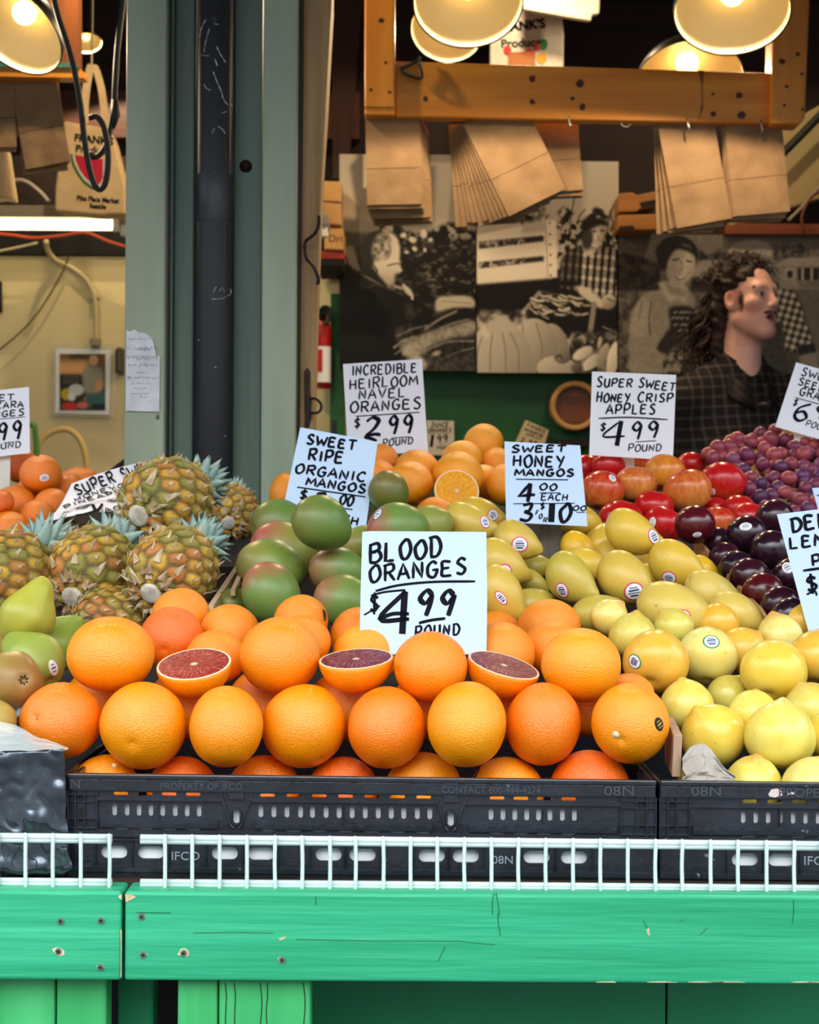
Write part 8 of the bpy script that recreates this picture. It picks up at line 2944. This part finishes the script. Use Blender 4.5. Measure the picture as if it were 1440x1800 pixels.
# body: finer cells around the head, coarser below
xs = grid_axis([(-0.34, -0.13, 0.010), (-0.13, 0.13, 0.0032), (0.13, 0.34, 0.010)])
ys = grid_axis([(-0.32, -0.13, 0.010), (-0.13, 0.13, 0.0032), (0.13, 0.20, 0.010)])
zs = grid_axis([(-HC.z - 0.02, -0.74, 0.012), (-0.74, -0.60, 0.007), (-0.60, -0.16, 0.010), (-0.16, 0.15, 0.0032)])
X, Y, Z = xs[:, None, None].astype(np.float32), ys[None, :, None].astype(np.float32), zs[None, None, :].astype(np.float32)
hl = [np.asarray(q, dtype=np.float32) for q in head_local(X, Y, Z)]
hl = [np.broadcast_to(q, np.broadcast(X, Y, Z).shape) for q in hl]
nzh = np.searchsorted(zs, -0.17)
Sh = SDF(*(q[:, :, nzh:] for q in hl))
head_sdf(Sh)
bl = [np.broadcast_to(np.asarray(q, dtype=np.float32), np.broadcast(X, Y, Z).shape) for q in body_local(X, Y, Z)]
Sb = SDF(*bl)
torso(Sb)
arms(Sb)
Sb.ell((0, -0.045, -0.84), (0.165, 0.120, 0.13), 0.05)
zf = -HC.z
for s_ in (-1, 1):
    Sb.cap((0.090 * s_, -0.045, -0.86), (0.100 * s_, -0.030, -1.24), 0.085, 0.056, 0.05)
    Sb.cap((0.100 * s_, -0.030, -1.24), (0.105 * s_, -0.060, zf + 0.09), 0.055, 0.040, 0.03)
    Sb.cap((0.105 * s_, -0.070, zf + 0.040), (0.115 * s_, 0.095, zf + 0.030), 0.038, 0.030, 0.03)
Sb.cap((0.0, -0.045, -0.26), (0.0, -0.020, -0.05), 0.060, 0.053, 0.04)
full = Sb.v.copy()
full[:, :, nzh:] = smin(full[:, :, nzh:], Sh.v, 0.018)
V, Fc = surf_nets(full, xs, ys, zs)
ha, hf, hu = head_local(V[:, 0], V[:, 1], V[:, 2])
def blob(c, r):
    return np.clip(1.2 - np.sqrt(((ha - c[0]) / r[0]) ** 2 + ((hf - c[1]) / r[1]) ** 2 + ((hu - c[2]) / r[2]) ** 2), 0, 0.6) / 0.6
skin = np.tile(np.array(srgb(240, 188, 170)), (len(V), 1))
def tint(w, c):
    global skin
    w = np.clip(w, 0, 1)[:, None]
    skin = skin * (1 - w) + np.array(c) * w
for s_ in (-1, 1):
    tint(0.45 * blob((0.045 * s_, 0.055, -0.03), (0.028, 0.03, 0.026)), srgb(206, 116, 100))
    tint(0.35 * blob((0.074 * s_, -0.005, 0), (0.02, 0.03, 0.04)), srgb(208, 120, 104))
    tint(0.4 * blob((0.031 * s_, 0.082, 0.004), (0.02, 0.02, 0.014)), srgb(176, 112, 96))
tint(0.35 * blob((0, 0.105, -0.022), (0.02, 0.02, 0.014)), srgb(206, 120, 104))
tint(0.9 * blob((0, 0.086, -0.061), (0.022, 0.018, 0.013)), srgb(150, 62, 60))
tint(blob((0, 0.072, -0.060), (0.019, 0.016, 0.007)), srgb(70, 24, 24))
tint(0.30 * np.clip((-0.02 - hu) / 0.05, 0, 1) * (hf > -0.01) * (hu > -0.14), srgb(190, 128, 108))
for s_ in (-1, 1):
    tint(0.75 * blob((0.062 * s_, 0.028, -0.006), (0.02, 0.011, 0.034)), srgb(92, 54, 40))
M['skin'] = attr_mat('skin', 0.5, spec=0.35)
person = thing('person', 'person with long curly brown hair and moustache in a dark plaid shirt behind the display', 'person', (HC.x, HC.y, 0))
OFF = np.array(HC)
me = np_mesh('body', V + OFF, Fc, [M['skin']])
set_paint(me, skin)
mesh_obj('body', me, person)

# clothing grown from the same field, a little larger
xs2 = grid_axis([(-0.36, 0.36, 0.0085)])
ys2 = grid_axis([(-0.33, 0.22, 0.0085)])
zs2 = grid_axis([(-0.92, -0.12, 0.0085)])
X, Y, Z = xs2[:, None, None].astype(np.float32), ys2[None, :, None].astype(np.float32), zs2[None, None, :].astype(np.float32)
bl = [np.broadcast_to(np.asarray(q, dtype=np.float32), np.broadcast(X, Y, Z).shape) for q in body_local(X, Y, Z)]
Sc = SDF(*bl)
torso(Sc, 0.014)
arms(Sc, 0.013, False)
Sc.ell((0, -0.045, -0.80), (0.182, 0.136, 0.12), 0.05)
Sc.cap((0.0, -0.048, -0.26), (0.0, -0.036, -0.165), 0.078, 0.066, 0.03)
Nk = SDF(*bl)
Nk.cap((0.0, -0.030, -0.205), (0.0, -0.015, -0.05), 0.052, 0.066, 0.01)
Nk.cap((0.0, 0.040, -0.16), (0.0, 0.080, -0.262), 0.040, 0.010, 0.02)
fold = 0.0035 * np.sin(bl[2] * 46 + bl[0] * 24 + 2 * np.sin(bl[0] * 15)) * np.clip(-(bl[2] + 0.25) * 5, 0, 1)
vv = smax(Sc.v + fold.astype(np.float32), -Nk.v, 0.004)
vv = np.maximum(vv, -0.89 - bl[2])
wrist = (bl[1] - 0.135)
vv = np.maximum(vv, wrist)
V, Fc = surf_nets(vv, xs2, ys2, zs2)
def plaid_mat():
    m = bpy.data.materials.new('dark_plaid')
    m.use_nodes = True
    nt = m.node_tree
    b = nt.nodes['Principled BSDF']
    at = nd(nt, 'ShaderNodeAttribute', attribute_name='paint')
    nt.links.new(at.outputs['Color'], b.inputs['Base Color'])
    b.inputs['Roughness'].default_value = 0.9
    b.inputs['Specular IOR Level'].default_value = 0.15
    return m
M['plaid'] = plaid_mat()
def plaid_cols(V):
    a, f, u = body_local(V[:, 0], V[:, 1], V[:, 2])
    ang = np.where(np.abs(a) > 0.19, f * 1.0 + a * .3, a + 0.35 * np.sign(a) * np.maximum(0, -f - 0.02))
    n = 0.004 * np.sin(u * 26 + 1)
    per = 0.030
    sv = np.abs(((ang + n) / per) % 1 - 0.5)
    sh_ = np.abs(((u + 0.3 * n + 0.06 * a) / per) % 1 - 0.5)
    v = np.clip((sv - 0.36) * 9, 0, 1) * 0.85
    h = np.clip((sh_ - 0.36) * 9, 0, 1) * 0.85
    base = np.tile(np.array(srgb(30, 27, 28)), (len(V), 1))
    line_ = np.array(srgb(92, 82, 80))
    w = np.clip(0.55 * v + 0.55 * h, 0, 1)[:, None]
    return base * (1 - w) + line_ * w
# refine the cloth so the checks stay crisp
me = np_mesh('shirt', V + OFF, Fc, [M['plaid']])
import bmesh
bmx = bmesh.new()
bmx.from_mesh(me)
bmesh.ops.subdivide_edges(bmx, edges=bmx.edges[:], cuts=1, use_grid_fill=True)
bmx.to_mesh(me)
bmx.free()
co = np.zeros(len(me.vertices) * 3, dtype=np.float32)
me.vertices.foreach_get('co', co)
set_paint(me, plaid_cols(co.reshape(-1, 3).astype(float) - OFF))
me.polygons.foreach_set('use_smooth', [True] * len(me.polygons))
mesh_obj('shirt', me, person)
# collar leaves
for s_ in (-1, 1):
    b = MB()
    def cfn(u, v, s_=s_):
        a0 = math.radians(165 - 150 * u) if s_ > 0 else math.radians(195 + 150 * u)
        # ring round the neck, from the nape to the throat
        r = 0.070 + 0.012 * v + 0.010 * u
        sx_ = math.sin(a0) * r
        fy = -0.036 - math.cos(a0) * -1 * 0 + (-math.cos(math.pi - a0)) * 0
        fy = -0.030 + 0.074 * math.cos(a0) * (1 + 0.25 * v) + 0.010 * u
        uz = -0.165 - 0.075 * u - 0.052 * v * (0.8 + 0.6 * u)
        return HC + br * (sx_ * 1.02) + bf * (fy + 0.014 * v) + Vector((0, 0, uz))
    b.grid(cfn, 16, 5)
    me = b.mesh('collar', [M['plaid']], True)
    cc_ = np.array([tuple(v.co) for v in me.vertices]) - OFF
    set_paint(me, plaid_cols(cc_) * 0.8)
    o = mesh_obj('collar', me, person)
    md = o.modifiers.new('solid', 'SOLIDIFY')
    md.thickness = 0.004
b = MB()
for k in range(5):
    p0 = HC + br * 0.0 + bf * (0.090 - 0.004 * k) + Vector((0, 0, -0.30 - 0.075 * k))
    b.lathe([(0.0001, 0.012), (0.005, 0.012), (0.006, 0.009), (0.006, -0.02)], 10, 0, Matrix.Translation(p0) @ rot_to(bf).to_matrix().to_4x4())
b.obj('button', pmat('shirt_button', srgb(70, 64, 62), 0.4), person)
# trousers
xs3 = grid_axis([(-0.26, 0.26, 0.012)])
ys3 = grid_axis([(-0.26, 0.20, 0.012)])
zs3 = grid_axis([(zf + 0.03, -0.70, 0.014)])
X, Y, Z = xs3[:, None, None], ys3[None, :, None], zs3[None, None, :]
bl = [np.broadcast_to(np.asarray(q), np.broadcast(X, Y, Z).shape) for q in body_local(X, Y, Z)]
Sp = SDF(*bl)
Sp.ell((0, -0.045, -0.84), (0.176, 0.130, 0.13), 0.05)
for s_ in (-1, 1):
    Sp.cap((0.090 * s_, -0.045, -0.86), (0.100 * s_, -0.030, -1.24), 0.096, 0.070, 0.05)
    Sp.cap((0.100 * s_, -0.030, -1.24), (0.105 * s_, -0.060, zf + 0.08), 0.070, 0.062, 0.03)
vv = np.maximum(np.maximum(Sp.v, bl[2] + 0.76), zf + 0.055 - bl[2])
V, Fc = surf_nets(vv, xs3, ys3, zs3)
mesh_obj('trousers', np_mesh('trousers', V + OFF, Fc, [pmat('dark_denim', srgb(36, 40, 54), 0.9)]), person)

# eyes, brows, moustache
M['eye_white'] = pmat('eye_white', srgb(226, 216, 208), 0.15)
M['iris'] = pmat('iris', srgb(58, 56, 50), 0.15)
for s_ in (-1, 1):
    b = MB()
    c = head_world(0.031 * s_, 0.0715, 0.010)
    look = (fwd * 0.97 + rgt * 0.12).normalized()
    Mx = Matrix.Translation(c) @ rot_to(look).to_matrix().to_4x4()
    R_ = 0.0118 * HS
    prof = [(R_ * math.sin(math.pi * k / 14), R_ * math.cos(math.pi * k / 14)) for k in range(15)]
    b.lathe([(max(1e-5, r), z) for r, z in prof[2:]], 20, 0, Mx)
    b.lathe([(max(1e-5, r * 1.001), z * 1.001) for r, z in prof[:4]], 20, 1, Mx)
    b.obj('eye', [M['eye_white'], M['iris']], person, smooth=True)
HR = random.Random(21)
M['hair'] = pmat('brown_hair', srgb(32, 16, 10), 0.55, col2=srgb(54, 28, 17), scale=30, spec=0.4)
M['hair_dark'] = pmat('brow_hair', srgb(66, 38, 26), 0.6)
b = MB()
for s_ in (-1, 1):
    for k in range(26):
        t = k / 25
        p0 = head_world((0.014 + 0.036 * t) * s_, 0.0835 - 0.016 * t * t + HR.uniform(-.001, .001), 0.026 + 0.006 * math.sin(t * 2.6) + HR.uniform(-.003, .003))
        d_ = (rgt * s_ * 0.9 + upv * 0.25 - fwd * 0.25 * t).normalized()
        b.tube([p0, p0 + d_ * 0.006, p0 + d_ * 0.011 - upv * 0.001], [0.0013, 0.0012, 0.0004], 0, 5)
b.obj('eyebrow', M['hair_dark'], person)
b = MB()
for s_ in (-1, 1):
    for k in range(70):
        t = HR.random()
        p0 = head_world((0.001 + 0.022 * t) * s_, 0.0915 - 0.007 * t * t, -0.039 - 0.002 * t + HR.uniform(-.002, .0015))
        d_ = (rgt * s_ * (0.35 + 0.6 * t) - upv * 0.9 + fwd * 0.22).normalized()
        ln = HR.uniform(0.008, 0.013)
        b.tube([p0, p0 + d_ * ln * .5 + fwd * 0.0012, p0 + d_ * ln], [0.0018, 0.0016, 0.0005], 0, 5)
b.obj('moustache', pmat('moustache_hair', srgb(96, 48, 32), 0.6), person)

# hair: a cap that covers the skull and nape, under some three hundred curls
xs4 = grid_axis([(-0.16, 0.16, 0.005)])
zs4 = grid_axis([(-0.26, 0.17, 0.005)])
X, Y, Z = xs4[:, None, None], xs4[None, :, None], zs4[None, None, :]
hl = [np.broadcast_to(np.asarray(q), np.broadcast(X, Y, Z).shape) for q in head_local(X, Y, Z)]
Sx = SDF(*hl)
Sx.ell((0, -0.030, 0.058), (0.083, 0.098, 0.078), 0.02)
Sx.ell((0, -0.075, -0.02), (0.078, 0.050, 0.085), 0.03)
Sx.ell((0, -0.085, -0.12), (0.072, 0.036, 0.085), 0.03)
lump = 0.006 * np.sin(hl[0] * 90 + 3 * np.sin(hl[2] * 60)) * np.cos(hl[1] * 80 + hl[2] * 70)
cutp = SDF(*hl)
cutp.ell((0, 0.090, -0.010), (0.075, 0.070, 0.092), 0.01)
cutp.ell((0.082, 0.016, -0.020), (0.028, 0.045, 0.045), 0.01)
cutp.ell((-0.082, 0.016, -0.020), (0.028, 0.045, 0.045), 0.01)
vv = smax(Sx.v + lump, -cutp.v, 0.01)
V, Fc = surf_nets(vv, xs4, xs4, zs4)
hb = MB()
hb.add([tuple(v) for v in V + OFF], [tuple(f) for f in Fc], 0)
def curl(p0, d0, ln, amp, freq, r, droop, n=14, m=0):
    d0 = d0.normalized()
    a = d0.orthogonal().normalized()
    c_ = d0.cross(a)
    ph = HR.uniform(0, 6.28)
    pts = []
    for i in range(n):
        t = i / (n - 1)
        q = p0 + d0 * ln * t * (1 - 0.45 * droop * t) - Vector((0, 0, 1)) * droop * ln * 0.75 * t ** 1.5
        k = amp * min(1, t * 3)
        q = q + (a * math.cos(ph + freq * t) + c_ * math.sin(ph + freq * t)) * k
        pts.append(q)
    hb.tube(pts, [r * (1 - 0.75 * (i / (n - 1)) ** 2) for i in range(n)], m, 5)
for k in range(290):                        # crown and sides
    th = HR.uniform(0, 2 * math.pi)
    el = HR.uniform(0.05, 1.45)
    n_ = Vector((math.cos(el) * math.sin(th), math.cos(el) * math.cos(th), math.sin(el)))
    if n_.y > 0.52 and n_.z < 0.80:
        continue
    if n_.y > 0.1 and n_.z < 0.30:
        continue
    p = head_world(0.078 * n_.x, -0.028 + 0.094 * n_.y, 0.056 + 0.074 * n_.z)
    dirw = rgt * (n_.x + HR.uniform(-.5, .5)) + fwd * (n_.y * 0.8 + 0.15 + HR.uniform(-.5, .5)) + upv * (n_.z * 0.55 + HR.uniform(-.4, .4))
    curl(p, dirw, HR.uniform(0.045, 0.085), HR.uniform(0.005, 0.010), HR.uniform(6, 11), HR.uniform(0.0020, 0.0032), HR.uniform(0.2, 0.9), 12)
for k in range(150):                        # long curls down the nape and over the shoulder
    th = HR.uniform(-1.35, 1.35)
    u = HR.uniform(-0.10, 0.06)
    p = head_world(0.076 * math.sin(th), -0.070 - 0.045 * math.cos(th), u)
    dirw = rgt * math.sin(th) * 0.5 - fwd * (0.55 + HR.uniform(-.2, .35)) + Vector((0, 0, -0.75))
    curl(p, dirw, HR.uniform(0.10, 0.19) + max(0, u) * 0.6, HR.uniform(0.006, 0.012), HR.uniform(9, 16), HR.uniform(0.0026, 0.0042), HR.uniform(0.3, 0.7), 18)
for s_ in (-1, 1):                          # sideburns
    for k in range(9):
        p = head_world(0.0650 * s_, 0.024 + HR.uniform(-0.008, 0.010), 0.02 - HR.uniform(0, 0.052))
        curl(p, rgt * s_ * 0.25 - upv + fwd * 0.1, HR.uniform(0.012, 0.02), 0.001, 4, 0.0018, 0.1, 6)
hb.obj('hair', [M['hair']], person, smooth=True)
